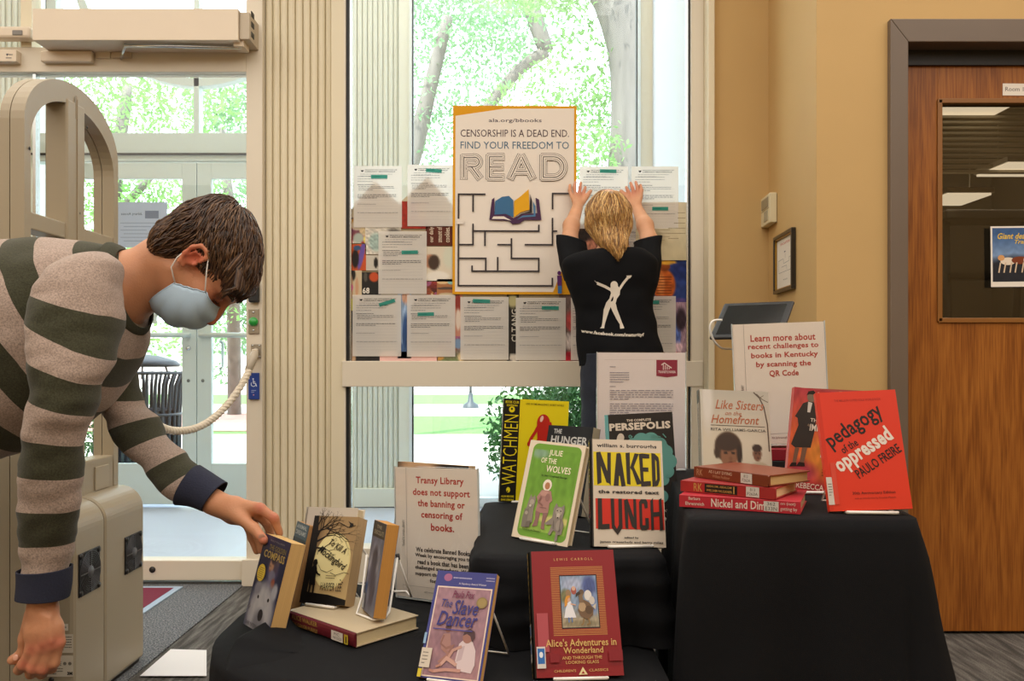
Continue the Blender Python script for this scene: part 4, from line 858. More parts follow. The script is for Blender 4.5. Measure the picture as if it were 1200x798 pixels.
# --- Alice
def f(c):
    c.rect(0, 0, 100, 146, '#8c0e15'); G = '#d9b26a'
    c.text('L E W I S   C A R R O L L', 27, 9, 74, 12, G)
    c.layer()
    for k in range(42): c.rect(22, 20+k*1.93, 85, 20.8+k*1.93, '#c98a48', False)
    k0 = len(c.v); c.rect(30, 33, 71, 84, '#25221c')
    c.raster(31, 34, 70, 83, 50, 60, Paint('#6f86ae').grad('#5b6c9c', '#8fa6c2', 0, .45).grad('#8aa0bc', '#a69a82', .55, .85).ell(.35, .16, .3, .12, '#a9b3cf', .7).ell(.8, .2, .2, .2, '#4a588e', .6).ell(.12, .4, .14, .14, '#75744e', .6).ell(.9, .55, .1, .2, '#7f92bc', .6).ell(.5, .93, .5, .06, '#8d8266', .6).mottle(.09, 10, 6))
    c.ell(39, 51, 3, 4, '#9a7d5c').ell(45, 48, 3, 4, '#a8564a').ell(45, 46, 2, 2.2, '#d8b098').ell(60, 53, 4, 5, '#e2ddd8').ell(64, 58, 3, 4, '#cfc8c0')
    c.poly([(37, 60), (41, 58), (43, 64), (46, 74), (33, 74), (35, 66)], '#e9e9ee').ell(38.5, 56.5, 2.2, 2.5, '#dcab90').poly([(36, 54), (39, 52.5), (41, 54), (38, 56), (37, 62), (34, 64), (34.5, 58)], '#d8963a').line([(41, 61), (46, 62)], 1.1, '#dcab90').line([(38, 74), (38, 78)], 1.2, '#5b7fb8').line([(41, 74), (41.5, 78)], 1.2, '#5b7fb8')
    c.poly([(51, 62), (55, 57), (61, 60), (65, 66), (64, 72), (58, 76), (51, 73), (48, 67)], '#755a40').ell(53, 64, 4, 4.5, '#b59a78').ell(60, 67, 4, 4, '#5c452f').poly([(50, 60), (50, 52), (53, 48), (56, 50), (54, 54), (55, 60)], '#80684e').ell(53, 49.5, 2.6, 2.2, '#6b5540').poly([(51, 49), (47, 51), (46.5, 55), (49, 53), (52, 52)], '#3b302a').line([(54, 75), (53, 80), (51, 81)], 1, '#94703c').line([(59, 75), (60, 80), (57, 81)], 1, '#94703c').poly([(64, 64), (68, 61), (67, 67)], '#cfc5b2')
    for A in c.v[k0:]:
        x, y = (A-c.O)@c.U/(c.U@c.U), (A-c.O)@c.D/(c.D@c.D); A += ((32+(x-30)*1.1)-x)[:, None]*c.U+((31+(y-34)*1.224)-y)[:, None]*c.D
    c.rect(3, 74, 16, 118, '#b04a52').text("Alice's Adventures in", 12, 104, 94, 112.5, G, .012).text('Wonderland', 32, 113.5, 78, 120.5, G, .012).text('AND THROUGH THE', 30, 123.5, 76, 127, G, .008).text('LOOKING GLASS', 34, 128.5, 72, 132, G, .008)
    c.line([(5, 134.5), (97, 134.5)], .25, '#6f0d14').text("CHILDREN'S", 20, 138, 45, 140.8, G, .005).text('CLASSICS', 60, 138, 82, 140.8, G, .005).poly([(48, 144), (58, 144), (53, 135.5)], '#ead9a0').poly([(51, 143), (55, 143), (53, 140)], '#9a1119')
    c.rect(1, 112, 11, 136, '#d8d3cf').rect(2, 114, 10, 131, '#2b6db8').ell(6, 121, 2.2, 3.4, '#e8f0f8').rect(84, 118, 100, 130, '#86101a').rect(16, 120, 27, 130, '#86101a')
def fs(c):
    c.rect(0, 0, 150, 15, '#18140f'); c.layer()
    for k in range(18): c.poly([(k*8.4, 7.5), (k*8.4+4, 1), (k*8.4+8, 7.5), (k*8.4+4, 14)], '#a98a3e' if k < 5 or 12 < k < 15 else '#6e5b2c', False)
    c.rect(88, 0, 103, 15, '#c9c5ba').rect(90, 3, 101, 12, '#2b6db8').rect(106, 0, 132, 15, '#d9d4ca').rect(110, 3, 122, 12, '#2b6db8')
Ma = pose((.040, 1.376, LOW+.004), (.055, -.45, -.012))
book(Ma, (.142, .205, .024), '#8c0e15', '#d9c49a', 'red hardcover with framed dodo picture leaning on the front tier', f, (100, 146), spine=fs, hard=True, spine_col='#18140f')
easel(Ma, .142, 'white wire stand under the red dodo hardcover', depth=.03, h=.1)
# --- Julie of the Wolves
def f(c):
    c.rect(0, 0, 100, 150, '#ddd0ba'); R = 10; x0, y0, x1, y1 = 7, 4, 95, 146
    def rr_(x0, y0, x1, y1, R): return [(cx+R*math.cos(a0+PI/2*i/6), cy+R*math.sin(a0+PI/2*i/6)) for cx, cy, a0 in ((x1-R, y1-R, 0), (x0+R, y1-R, PI/2), (x0+R, y0+R, PI), (x1-R, y0+R, 3*PI/2)) for i in range(7)]
    c.poly(rr_(x0, y0, x1, y1, R), '#6f9d3c'); c.raster(x0+3, y0+9, x1-3, y1-10, 30, 44, Paint('#6f9d3c').grad('#78a146', '#6c9a3a', 0, .4).grad('#6c9a3a', '#8db04e', .5, .9).ell(.15, .05, .2, .06, '#7f9f84', .8).ell(.75, .84, .4, .05, '#c9c47c', .4).mottle(.05, 8, 2))
    W_ = '#efe6cf'; c.text('JULIE', 38, 12, 62, 23, W_, .01).text('OF THE', 26, 25, 54, 33, W_, .01).text('WOLVES', 38, 36, 82, 46, W_, .01).text('by Jean Craighead George', 32, 50, 78, 54, '#26311a', .01)
    def fig(parts):
        for k_ in parts: c.ell(*k_[:4], k_[4], 14, k_[5] if len(k_) > 5 else 0)
    fig([(46, 66, 8, 9, '#e8ddd0'), (46.5, 67, 4.6, 5.5, '#b07a58')])
    c.poly([(38, 74), (55, 74), (60, 88), (56, 92), (57, 108), (34, 108), (35, 92), (31, 86)], '#a98078').poly([(34, 106), (43, 108), (42, 128), (33, 130), (36, 118)], '#8d6a66').poly([(48, 108), (57, 106), (54, 122), (56, 132), (49, 131)], '#8d6a66').ell(44, 79, 8, 4, '#b98f84').ell(51, 84, 4, 6, '#95706a')
    for ox, oy, s_, cc in ((24, 95, 1, '#8d857a'), (18, 112, .7, '#7d766c')):
        c.poly([(ox-5*s_, oy-6*s_), (ox-3*s_, oy-12*s_), (ox, oy-7*s_), (ox+4*s_, oy-12*s_), (ox+7*s_, oy-5*s_), (ox+6*s_, oy+10*s_), (ox+8*s_, oy+30*s_), (ox-6*s_, oy+30*s_), (ox-7*s_, oy+8*s_)], cc).ell(ox+1*s_, oy-1*s_, 4*s_, 4*s_, '#a89f92')
    c.poly([(66, 98), (69, 90), (73, 95), (79, 95), (83, 91), (85, 99), (84, 112), (88, 120), (87, 134), (81, 136), (82, 144), (77, 146), (77, 132), (72, 130), (68, 138), (64, 137), (68, 122), (58, 124), (55, 122), (66, 112)], '#8a8179')
    c.ell(76, 102, 6, 6, '#a69d90').ell(73, 101, 1, 1, '#2a2622').ell(79, 101, 1, 1, '#2a2622').ell(76, 108, 3, 4, '#beb5a8').ell(76, 111, 1.4, 1, '#2a2622').ell(80, 122, 5, 8, '#9b9287')
    c.poly([(22, 124), (30, 122), (29, 132), (22, 132)], '#6f685f').line([(40, 84), (36, 92), (44, 96)], 2.4, '#8f6a64').line([(40, 100), (53, 100)], .8, '#7d5a56').ell(24, 100, 2, 2, '#c4bcae').line([(70, 116), (72, 128)], 1.2, '#6e665f').line([(82, 112), (83, 130)], 1.2, '#6e665f').text('Pictures by John Schoenherr', 18, 134, 52, 138, '#2f3a1c', .01)
Mj = pose((-.000, 1.718, MID+.004), (-.661, -.294, .032))
book(Mj, (.135, .199, .016), '#d2c4ac', '#cbb994', 'green and cream hardcover with a parka figure and wolves', f, (100, 150), hard=True, gloss=False)
easel(Mj, .135, 'white wire stand propping the green wolf book', depth=.05)
# --- Watchmen
def f(c):
    Yl, K = '#f0dc14', '#15140f'
    c.rect(0, 0, 100, 153, Yl).rect(0, 0, 25, 153, K)
    c.text('BOOK CLUB', 3, 3, 23, 7, Yl, .02).text('EDITION', 5, 8.5, 21, 11.5, Yl, .02).ell(13, 16, 4.5, 4.5, Yl).ell(13, 15.2, 1.6, 1.6, K).rect(0, 22, 25, 130, K)
    c.text('WATCHMEN', 13-52, 76-10.5, 13+52, 76+10.5, Yl, -.012, 0, -PI/2)
    c.ell(13, 135, 3, 4, Yl).rect(11, 136, 13, 138, K).text('ALAN MOORE', 3, 143, 22, 146, Yl, .02).text('DAVE GIBBONS', 3, 148, 22, 151, Yl, .02)
    c.text("ONE OF TIME MAGAZINE'S 100 BEST NOVELS", 34, 5, 92, 8, '#5e5710', .01)
    R_ = '#c3261a'; c.ell(62, 34, 10, 13, R_).poly([(52, 34), (74, 32), (80, 60), (84, 90), (60, 92), (54, 62)], R_).line([(56, 36), (50, 48), (44, 58), (42, 64)], 4.5, R_).line([(60, 44), (55, 60), (52, 68)], 4, R_).ell(41, 66, 2.4, 3.6, R_).ell(59, 28, 2.4, 5, '#f2c9b8', 12, .3).ell(70, 66, 1.6, 4, '#f2c9b8').rect(60, 100, 66, 104, K)
Mw = pose((-.033, 2.15, MID+.004), (.118, -.06, .055))
book(Mw, (.168, .261, .022), '#e9d514', '#6c5b3a', 'tall yellow and black paperback with a red blot, at the rear', f, (100, 153), spine_col='#15140f')
easel(Mw, .168, 'white wire stand behind the tall yellow paperback', h=.1, depth=.02)
# --- The Hunger Games
def f(c):
    c.rect(0, 0, 100, 150, '#23272b'); c.raster(0, 0, 100, 150, 16, 24, Paint('#24282c').mottle(.08, 4, 7)); W_ = '#cfd0ce'
    c.text('THE', 14, 6, 32, 14, W_, .03).text('HUNGER', 10, 18, 92, 32, W_, .03).text('GAMES', 10, 37, 76, 51, W_, .03)
    c.line([(50+28*math.cos(t), 96+28*math.sin(t)) for t in [2*PI*k/30 for k in range(31)]], 3, '#a98c3c').poly([(30, 96), (48, 84), (70, 78), (60, 94), (72, 104), (52, 102)], '#b3963f').text('SUZANNE COLLINS', 14, 136, 86, 144, '#b3963f', .01)
Mg = pose((.058, 2.03, MID+.004), (-.750, -.236, -.007))
book(Mg, (.135, .205, .028), '#22262a', '#b0a48c', 'dark grey paperback with pale block lettering between yellow and green books', f, (100, 150))
easel(Mg, .135, 'white wire stand behind the dark grey paperback', h=.1, depth=.03)
# --- Persepolis
def f(c):
    c.rect(0, 0, 100, 150, '#2f2c2b').rect(0, 0, 5, 150, '#6fb0b2').text('THE COMPLETE', 32, 8, 68, 11.5, '#e9dccb', .03).text('PERSEPOLIS', 6, 13, 96, 24, '#e9dccb', .045)
    T_ = '#6aa79f'
    for x, y, r in ((40, 46, 11), (52, 40, 12), (66, 40, 12), (78, 47, 11), (86, 58, 11), (90, 72, 12), (86, 86, 11), (80, 98, 9), (60, 60, 24), (76, 122, 10)): c.ell(x, y, r, r*.95, T_)
    c.poly([(14, 56), (14, 42), (17, 32), (24, 32), (27, 40), (26, 60), (20, 66)], '#ddd0c0').ell(22, 34, 5, 6, '#ddd0c0').line([(15, 56), (26, 52)], 2, '#2f2c2b').ell(62, 74, 14, 20, '#c9bdb0').ell(64, 60, 16, 10, '#2f2c2b')
    for cx, cy in ((36, 33), (82, 40), (87, 92), (70, 33)): c.line([(cx+(3-k*.25)*math.cos(k*.9), cy+(3-k*.25)*math.sin(k*.9)) for k in range(9)], 1.2, T_)
    for (a, b, d, e_) in ((72, 33, 80, 36), (84, 32, 88, 37), (86, 44, 91, 50)): c.line([(a, b), (d, e_)], 1.4, T_)
    c.text('MARJANE SATRAPI', 48, 141, 97, 145.5, '#d8cfc4', .03)
Mq = pose((.222, 1.92, MID+.004), (-.062, -.10, -.055))
book(Mq, (.153, .232, .022), '#2b2928', '#c0a878', 'black paperback with a teal cloud, in front of the letter', f, (100, 150), spine_col='#5f9fa3')
easel(Mq, .153, 'white wire stand behind the black and teal paperback', h=.1, depth=.03)
# --- Naked Lunch
def f(c):
    c.rect(0, 0, 100, 150, '#dccfbd').text('william s. burroughs', 6, 6, 92, 13, '#2f2b2c', .03).rect(1, 18, 97, 66, '#e6d11c').rect(3, 84, 99, 126, '#d42e1c')
    D_ = '#2e2622'
    def let(polys):
        c.layer()
        for p in polys: c.poly(p, D_, False)
    let([[(5, 19), (11, 18), (12, 62), (6, 65)], [(11, 18), (24, 56), (24, 63), (19, 62), (8, 28)], [(21, 19), (26, 19), (25, 66), (20, 60)]])
    let([[(29, 66), (34, 20), (39, 19), (36, 66)], [(34, 20), (40, 20), (46, 66), (40, 67)], [(32, 46), (43, 46), (43, 52), (32, 52)]])
    let([[(47, 19), (53, 18), (53, 64), (48, 63)], [(53, 40), (60, 19), (66, 20), (56, 44)], [(54, 38), (58, 38), (69, 62), (62, 64)]])
    let([[(66, 20), (71, 19), (72, 66), (68, 66)], [(71, 19), (81, 20), (81, 26), (71, 26)], [(71, 39), (79, 39), (79, 45), (71, 45)], [(71, 59), (82, 58), (82, 65), (71, 66)]])
    let([[(84, 18), (89, 19), (89, 65), (84, 66)], [(89, 19), (94, 24), (95, 30), (95, 56), (92, 64), (88, 66), (88, 60), (91, 55), (91, 30), (88, 26)]])
    c.text('the restored text', 7, 72, 93, 77, '#3a3431', .04)
    let([[(6, 84), (12, 84), (12, 126), (6, 127)], [(10, 120), (22, 119), (22, 126), (10, 127)]])
    let([[(24, 84), (29, 84), (29, 120), (32, 126), (35, 120), (35, 84), (40, 84), (40, 124), (33, 134), (25, 124)]])
    let([[(43, 86), (48, 84), (48, 126), (44, 124)], [(48, 84), (58, 116), (58, 126), (53, 122), (46, 94)], [(56, 84), (60, 84), (60, 127), (56, 122)]])
    let([[(64, 88), (67, 84), (74, 84), (76, 88), (76, 96), (72, 97), (71, 90), (68, 90), (68, 120), (72, 120), (72, 110), (77, 110), (77, 124), (73, 127), (66, 127), (64, 122)]])
    let([[(80, 86), (84, 82), (84, 126), (80, 127)], [(92, 84), (96, 82), (97, 126), (92, 127)], [(83, 102), (93, 101), (93, 107), (83, 108)]])
    c.text('edited by', 42, 136, 62, 139.5, '#3a3431', .03).text('james grauerholz and barry miles', 8, 142, 96, 146, '#3a3431', .03)
def fs(c): c.rect(0, 0, 150, 15, '#25221f').text('NAKED', 4, 3, 62, 12, '#d8c820').text('LUNCH', 70, 3, 110, 12, '#c23a26')
Mn = pose((.156, 1.623, MID+.004), (.076, -.30, .035))
book(Mn, (.139, .208, .02), '#d9ccba', '#cbb994', 'white book with yellow and red bands, centre of the middle tier', f, (100, 150), spine=fs, hard=True, spine_col='#25221f')
easel(Mn, .139, 'white wire stand under the yellow and red banded book', depth=.05)
# --- Like Sisters on the Homefront
def f(c):
    c.raster(0, 0, 100, 150, 56, 84, Paint('#c9c0ae').grad('#b9b4a6', '#d0c7b2', 0, .5).ell(.08, .1, .08, .3, '#d8d4cb', .8)
      .ell(.37, .575, .20, .155, '#4a3524', .12).ell(.38, .66, .125, .125, '#8a5f44', .15).ell(.36, .53, .17, .085, '#3d2b1e', .2).ell(.2, .63, .04, .06, '#3d2b1e', .3).ell(.53, .64, .04, .10, '#33241a', .3).ell(.33, .635, .03, .013, '#2c1c14', .4).ell(.44, .63, .03, .013, '#2c1c14', .4).ell(.40, .69, .022, .025, '#7a5038', .5).ell(.40, .735, .045, .014, '#5d2e26', .4).ell(.4, .86, .25, .08, '#3a2f2a', .3)
      .ell(.79, .63, .065, .075, '#7b5540', .15).ell(.79, .575, .07, .04, '#3a2a20', .2).ell(.82, .80, .15, .09, '#b9ab92', .2).ell(.77, .63, .015, .008, '#2c1c14', .5).ell(.82, .63, .015, .008, '#2c1c14', .5).ell(.8, .67, .02, .008, '#4d2a22', .5))
    c.line([(78, 2), (86, 10), (92, 24), (96, 50), (97, 90)], 2, '#5d4f42').line([(82, 4), (90, 12), (98, 16)], 1.2, '#6d5f50').line([(86, 10), (92, 6)], .8, '#6d5f50')
    O_ = '#b0603a'; c.text('Like Sisters', 20, 15, 92, 29, O_, .004, .3).text('on the', 34, 32, 58, 38, O_, 0, .3).text('Homefront', 13, 38, 84, 51, O_, .006, .3).rect(12, 53.5, 92, 54.3, '#5b564e').text('RITA WILLIAMS-GARCIA', 12, 58, 93, 62, '#55504a', .006)
def fs(c): c.rect(0, 0, 150, 15, '#b5b0a2').rect(0, 0, 20, 15, '#55605c').text('Like Sisters on the Homefront', 28, 4, 120, 11, '#5c4a3c').rect(128, 0, 150, 15, '#3f6496')
Mi = pose((.393, 1.745, TOP+.004), (.039, -.28, .045))
book(Mi, (.143, .212, .018), '#c2baa8', '#d0c19c', 'cream hardcover with a girl and boy, behind the red stack', f, (100, 150), spine=fs, hard=True, spine_col='#b5b0a2')
easel(Mi, .143, 'white wire stand behind the cream hardcover', h=.1, depth=.03)
# --- The Immortal Life of Henrietta Lacks
def f(c):
    c.raster(0, 0, 100, 150, 50, 74, Paint('#d0503c').grad('#b6404a', '#d8643c', 0, .4).ell(.5, .62, .3, .16, '#e08a3c', .8).ell(.2, .8, .2, .1, '#c04a58', .8).ell(.75, .75, .2, .14, '#d88a48', .8).ell(.4, .95, .4, .08, '#b8383c', .8).mottle(.09, 8, 9)
      )
    c.poly([(14, 22), (24, 17), (34, 21), (42, 38), (46, 50), (38, 48), (34, 40), (34, 56), (30, 84), (8, 86), (2, 82), (10, 54), (8, 44), (4, 42)], '#37332f').poly([(21, 19), (27, 20), (25, 34), (21, 34)], '#d8d0c8').ell(25, 12, 6, 7, '#80705f').poly([(18, 10), (20, 4), (27, 2), (32, 6), (32, 12), (28, 8), (22, 8)], '#26211e').line([(40, 46), (34, 56), (24, 52)], 3.2, '#7a6a5a').poly([(8, 86), (14, 86), (11, 108), (6, 110)], '#7d5d4a').poly([(18, 85), (25, 84), (22, 108), (16, 108)], '#7d5d4a').poly([(5, 108), (12, 107), (12, 112), (2, 114)], '#2a2220').poly([(15, 106), (23, 106), (24, 111), (12, 112)], '#2a2220')
    c.rect(30, 2, 84, 10, '#b93a34').text('THE NEW YORK TIMES BESTSELLER', 33, 4, 82, 7.5, '#e8d5c8', .015).text('THE', 26, 42, 40, 47, '#efe2d2', .01).text('IMMORTAL LIFE', 26, 50, 92, 60, '#efe2d2', .012, .1).text('OF HENRIETTA', 40, 66, 96, 74, '#efe2d2', .012).text('LACKS', 44, 84, 80, 96, '#efe2d2', .02, .1)
    c.lines_of_type(48, 104, 96, 5, 4, 1.2, '#7c2a1e', 3).text('REBECCA SKLOOT', 14, 134, 90, 142, '#efd9c6', .012)
Mx = pose((.549, 1.715, TOP+.004), (-.055, -.14, .125))
book(Mx, (.141, .214, .02), '#b83f3a', '#d0b98c', 'orange and red paperback with a standing woman, behind the red book', f, (100, 150))
easel(Mx, .141, 'white wire stand behind the orange red paperback', h=.1, depth=.03)
Mx2 = pose((.60, 1.79, TOP+.004), (-.055, -.10, .05))
book(Mx2, (.135, .208, .016), '#a84a46', '#dcc9a0', 'thin reddish book peeking out at the far right behind others', lambda c: c.rect(0, 0, 100, 150, '#b5534e').rect(60, 3, 98, 9, '#d8b08a'), (100, 150))
# --- Pedagogy of the Oppressed
def f(c):
    c.rect(0, 0, 100, 150, '#e23a1e'); c.rect(0, 0, 5, 150, '#d43319'); K = '#221a16'; a = -.50
    c.text('THE MILLION COPIES SOLD WORLDWIDE', 22, 10, 80, 13, '#a9281a', .01)
    c.text('pedagogy', 3, 33, 84, 59, K, .018, 0, a*1.05).text('of the', 22, 65, 45, 75, K, .015, 0, a).text('oppressed', 10, 64, 92, 90, '#f0e4d8', .032, 0, a*1.05).text('PAULO FREIRE', 34, 84, 99, 96, K, .015, 0, a*1.05)
    c.text('30th Anniversary Edition', 30, 127, 82, 131.5, '#5f2015', .01).text('with an introduction by Donaldo Macedo', 32, 134, 82, 137, '#8a2a1a', .0).rect(0, 108, 7, 142, '#d9d2c8').rect(7, 90, 13, 142, '#da4a36').lines_of_type(1.5, 116, 6, 5, 3.4, 1, '#6a655e', 5)
Mo = pose((.553, 1.485, TOP+.004), (-.085, -.264, -.048))
book(Mo, (.140, .212, .013), '#dc381d', '#d5c39c', 'bright orange red paperback with slanted title, far right front', f, (100, 150))
easel(Mo, .14, 'white wire stand under the bright orange red paperback', depth=.05)
# --- the red stack
def f(c): c.rect(0, 0, 150, 15, '#c2323e'); c.text('Barbara', 12, 1.6, 27, 5.5, '#eadccd', .01).text('Ehrenreich', 8, 8, 32, 12.2, '#eadccd', .01).text('Nickel and Dimed', 41, 2.2, 118, 12.6, '#f2e6d8', .012).text('on (not)', 126, 1.5, 144, 6, '#eadccd').text('getting by', 126, 7.5, 146, 13, '#eadccd').rect(106, 1.5, 124, 13.5, '#d9d4ca').text('362', 110, 2.5, 120, 6.5, '#55554f').text('E33N', 108, 8, 122, 12.5, '#55554f')
Q = flat((.307, 1.560, TOP+.001), -.40, .21, .0215, .14); book(Q, (.14, .21, .0215), '#b32c38', '#d8c8a0', 'bottom book of the red stack, white lettered red hardcover', None, hard=True, spine=f, spine_col='#bd2f3b')
def f(c): c.rect(0, 0, 150, 15, '#a8302f'); c.text('RK', 22, 2, 36, 13, '#c39a52', .01).rect(40, 1.5, 92, 13.5, '#1d1916').text('ABSALOM, ABSALOM!', 43, 3, 84, 6.5, '#c39a52', .01).text('WILLIAM FAULKNER', 43, 8.5, 84, 12, '#c39a52', .01).rect(86, 2.5, 88, 12.5, '#c39a52').rect(106, .8, 126, 14.2, '#d9d4ca').text('813', 112, 2.5, 120, 6.5, '#55554f').text('F263A', 108, 8, 124, 12, '#55554f')
Q = flat((.318, 1.598, TOP+.0235), -.62, .178, .02, .12); book(Q, (.12, .178, .02), '#98282a', '#dccd9f', 'middle book of the red stack, with a black and gold label', None, hard=True, spine=f, spine_col='#a22c2d')
def f(c): c.rect(0, 0, 150, 15, '#7e3a22'); c.text('RK', 6, 3, 19, 12, '#b98a68', .01).text('AS I LAY DYING', 32, 2.4, 80, 6.6, '#d9bfa5', .012).text('William Faulkner', 40, 8.6, 76, 12.4, '#b98a68', .01).rect(98, .8, 120, 14.2, '#d9d4ca').text('813', 104, 2.5, 112, 6.5, '#55554f').text('F263A', 101, 8, 117, 12, '#55554f')
Q = flat((.354, 1.642, TOP+.0445), -.95, .172, .02, .115); book(Q, (.115, .172, .02), '#7c3b23', '#cdb27a', 'top book of the red stack, brown leather look hardcover', None, hard=True, spine=f, spine_col='#763720')
# --- large dark book behind the Transy sign
Mz = pose((-.275, 1.93, LOW+.004), (-.50, -.10, 0))
book(Mz, (.19, .285, .03), '#1c2836', '#b08f62', 'large dark book standing behind the library statement sign', lambda c: c.raster(0, 0, 100, 150, 20, 30, Paint('#2a2320').ell(.3, .1, .3, .2, '#d8b088', .6)), (100, 150), spine_col='#2c4a62')

# ================= signs in acrylic holders =================
def holder(name, M, W, H, units, draw, label, base=.07, paper='#e9ded3', footcol=None):
    e = empty(name, (0, 0, 0), label, 'sign', M=M)
    B(0, W, .001, .0018, 0, H).build('paper', PAPER, e)
    cv = Canvas((0, .0008, H), (W, 0, 0), (0, 0, -H), *units, lift=.0001); cv.rect(0, 0, *units, paper); draw(cv); cv.build('print', PRINTM, e)
    B(-.002, W+.002, -.002, -.0008, -.002, H+.002).build('front_sheet', ACRYL, e); B(-.002, W+.002, .003, .0045, -.002, H+.002).build('back_sheet', ACRYL, e)
    for x in (-.002, W+.001): B(x, x+.001, -.002, .0045, -.002, H+.002).build('edge', mat('acrylic_edge', '#cfd3d2', .2), e)
    B(-.002, W+.002, 0, base, -.004, -.002).build('foot', mat('acrylic_edge', '#cfd3d2', .2), e); return e
DID = .026
def d_(c):
    R_ = '#b3332a'
    c.text('Transy Library', 26, 12, 84, 24, R_, DID).text('does not support', 22, 28, 91, 40, R_, DID).text('the banning or', 28, 43, 85, 55, R_, DID).text('censoring of', 32, 58, 82, 70, R_, DID).text('books.', 44, 74, 72, 84, R_, DID)
    K = '#2c2426'
    for i, (t_, a, b) in enumerate((('We celebrate Banned Books', 25, 90), ('Week by encouraging you to', 24, 91), ('read a book that has been', 27, 88), ('challenged somewhere. We', 24, 88), ('support the right to read', 24, 86), ('for everyone.', 42, 76))): c.text(t_, a, 107+i*8.2, b, 113.4+i*8.2, K, DID)
    c.line([(14, 0), (14, 160)], .3, '#8a8380').line([(8, 160), (98, 160)], .3, '#8a8380').text('@transylibrary', 35, 165, 65, 168, '#5a5450').text('TRANSYLVANIA LIBRARY', -8, 88, 28, 91, '#5a5450', 0, 0, -PI/2)
holder('sign', pose((-.251, 1.860, LOW+.006), (-.547, -.03, -.041)), .216, .279, (100, 176), d_, 'library statement sign in clear holder behind the front purple book', .02)
def d_(c):
    c.line([(8, 8), (92, 8)], .2, '#b9aaa5').rect(67, 8, 91, 26, '#8f2c44').text('TRANSYLVANIA', 69, 20, 89, 23, '#e8d5d3', .02)
    for k in range(4): c.line([(75+k*2.2, 19-(.2*k)), (75+k*2.2, 13+k*1.3)], .9, '#e8d5d3')
    c.line([(73, 13.5), (76, 11.5), (84, 17)], 1.2, '#e8d5d3').poly([(67, 26), (91, 26), (79, 27.5)], '#8f2c44')
    c.lines_of_type(14, 15.5, 25, 1, 3, .9, '#8d8894', 1).lines_of_type(14, 22, 36, 5, 2.6, .9, '#8d8894', 2, .7).lines_of_type(14, 37.5, 25, 1, 3, .9, '#8d8894', 3)
    for k, (y, n_) in enumerate(((42, 5), (57, 5), (69, 4), (82, 6), (100, 3))): c.lines_of_type(14, y, 86, n_, 2.4, .9, '#98929c', 10+k, .3)
holder('letter', pose((.208, 2.08, MID+.096), (.0, -.014, .003)), .2145, .283, (100, 130), d_, 'typed letter with maroon crest in clear holder below the woman', .05, '#e6dbd9')
B(-.01, .085, -.01, .06, -.096, -.006).build('display_block', mat('display_block', '#1a1a1d', .5), None, M=pose((.208, 2.08, MID+.098), (0, 0, 0)))
o = bpy.data.objects['display_block']; o['label'] = 'black block raising the typed letter behind the black and teal book'; o['category'] = 'block'
def d_(c):
    R_ = '#b3403a'
    for i, (t_, a, b) in enumerate((('Learn more about', 19, 90), ('recent challenges to', 16, 93), ('books in Kentucky', 19, 92), ('by scanning the', 24, 84), ('QR Code', 38, 70))): c.text(t_, a, 12+i*9.7, b, 19.5+i*9.7, R_, DID)
    c.line([(12, 0), (12, 119)], .3, '#8a8380').line([(4, 119), (98, 119)], .3, '#8a8380').text('bit.ly/transybannedbooks', 38, 122, 70, 125, '#8a5450').text('TRANSYLVANIA LIBRARY', -6, 78, 22, 81, '#5a5450', 0, 0, -PI/2)
holder('sign', pose((.530, 2.004, TOP+.070), (.001, -.03, -.036)), .216, .284, (100, 130), d_, 'sign in clear holder inviting readers to learn about recent challenges', .05)
e = empty('box', (.53, 2.0, TOP), 'dark red topped box under the learn more sign', 'box')
B(-.005, .21, -.02, .09, .004, .036).build('base', mat('display_block', '#1a1a1d', .5), e, bevel=.002); B(-.005, .21, -.02, .09, .036, .064).build('lid', mat('maroon_box', '#8d1c2b', .5), e, bevel=.002)
# ================= tablet on its arm =================
Mt = pose((.652, 2.828, 1.088), (-.603, -.844, .004))
t = empty('tablet', (0, 0, 0), 'black tablet tilted on a stand behind the learn more sign', 'tablet', M=Mt)
B(0, .24, 0, .012, 0, .186).build('case', mat('tablet_black', '#15161a', .35), t, bevel=.006, seg=3)
B(.02, .22, -.0008, .0, .018, .168).build('screen', mat('tablet_glass', '#17191c', .12, coat=.2), t); MB().lathe([(0, .0015), (.006, .001), (.007, 0)], Matrix.Translation((.01, 0, .093)) @ Matrix.Rotation(PI/2, 4, 'X'), 14).build('home_button', mat('tablet_key', '#2a2c30', .3), t)
c0 = Mt @ Vector((.12, .012, .09))
st_ = empty('tablet_stand', (c0.x+.06, c0.y+.05, 0), 'dark floor stand carrying the tilted tablet', 'stand'); q = c0-st_.location
MB().tube([(0, 0, .02), (0, 0, q.z-.10), (q.x*.5, q.y*.5, q.z-.03), q], .014, 12).build('pole', mat('tablet_black', '#15161a', .35), st_); MB().lathe([(0, .02), (.15, .018), (.16, 0), (0, 0)], None, 28).build('base', mat('tablet_black', '#15161a', .35), st_)
cc = [V(846, 375, 2.81), V(836, 376, 2.80), V(832, 384, 2.8), V(836, 398, 2.81), V(846, 408, 2.84), V(862, 412, 2.9), V(880, 440, 2.95)]
MB().tube(catmull([tuple(p) for p in cc], 28), .0035, 8).build('charging_cable', mat('white_cable', '#e6e4de', .4), None, label='white charging cable looping off the left of the tablet', cat='cable')
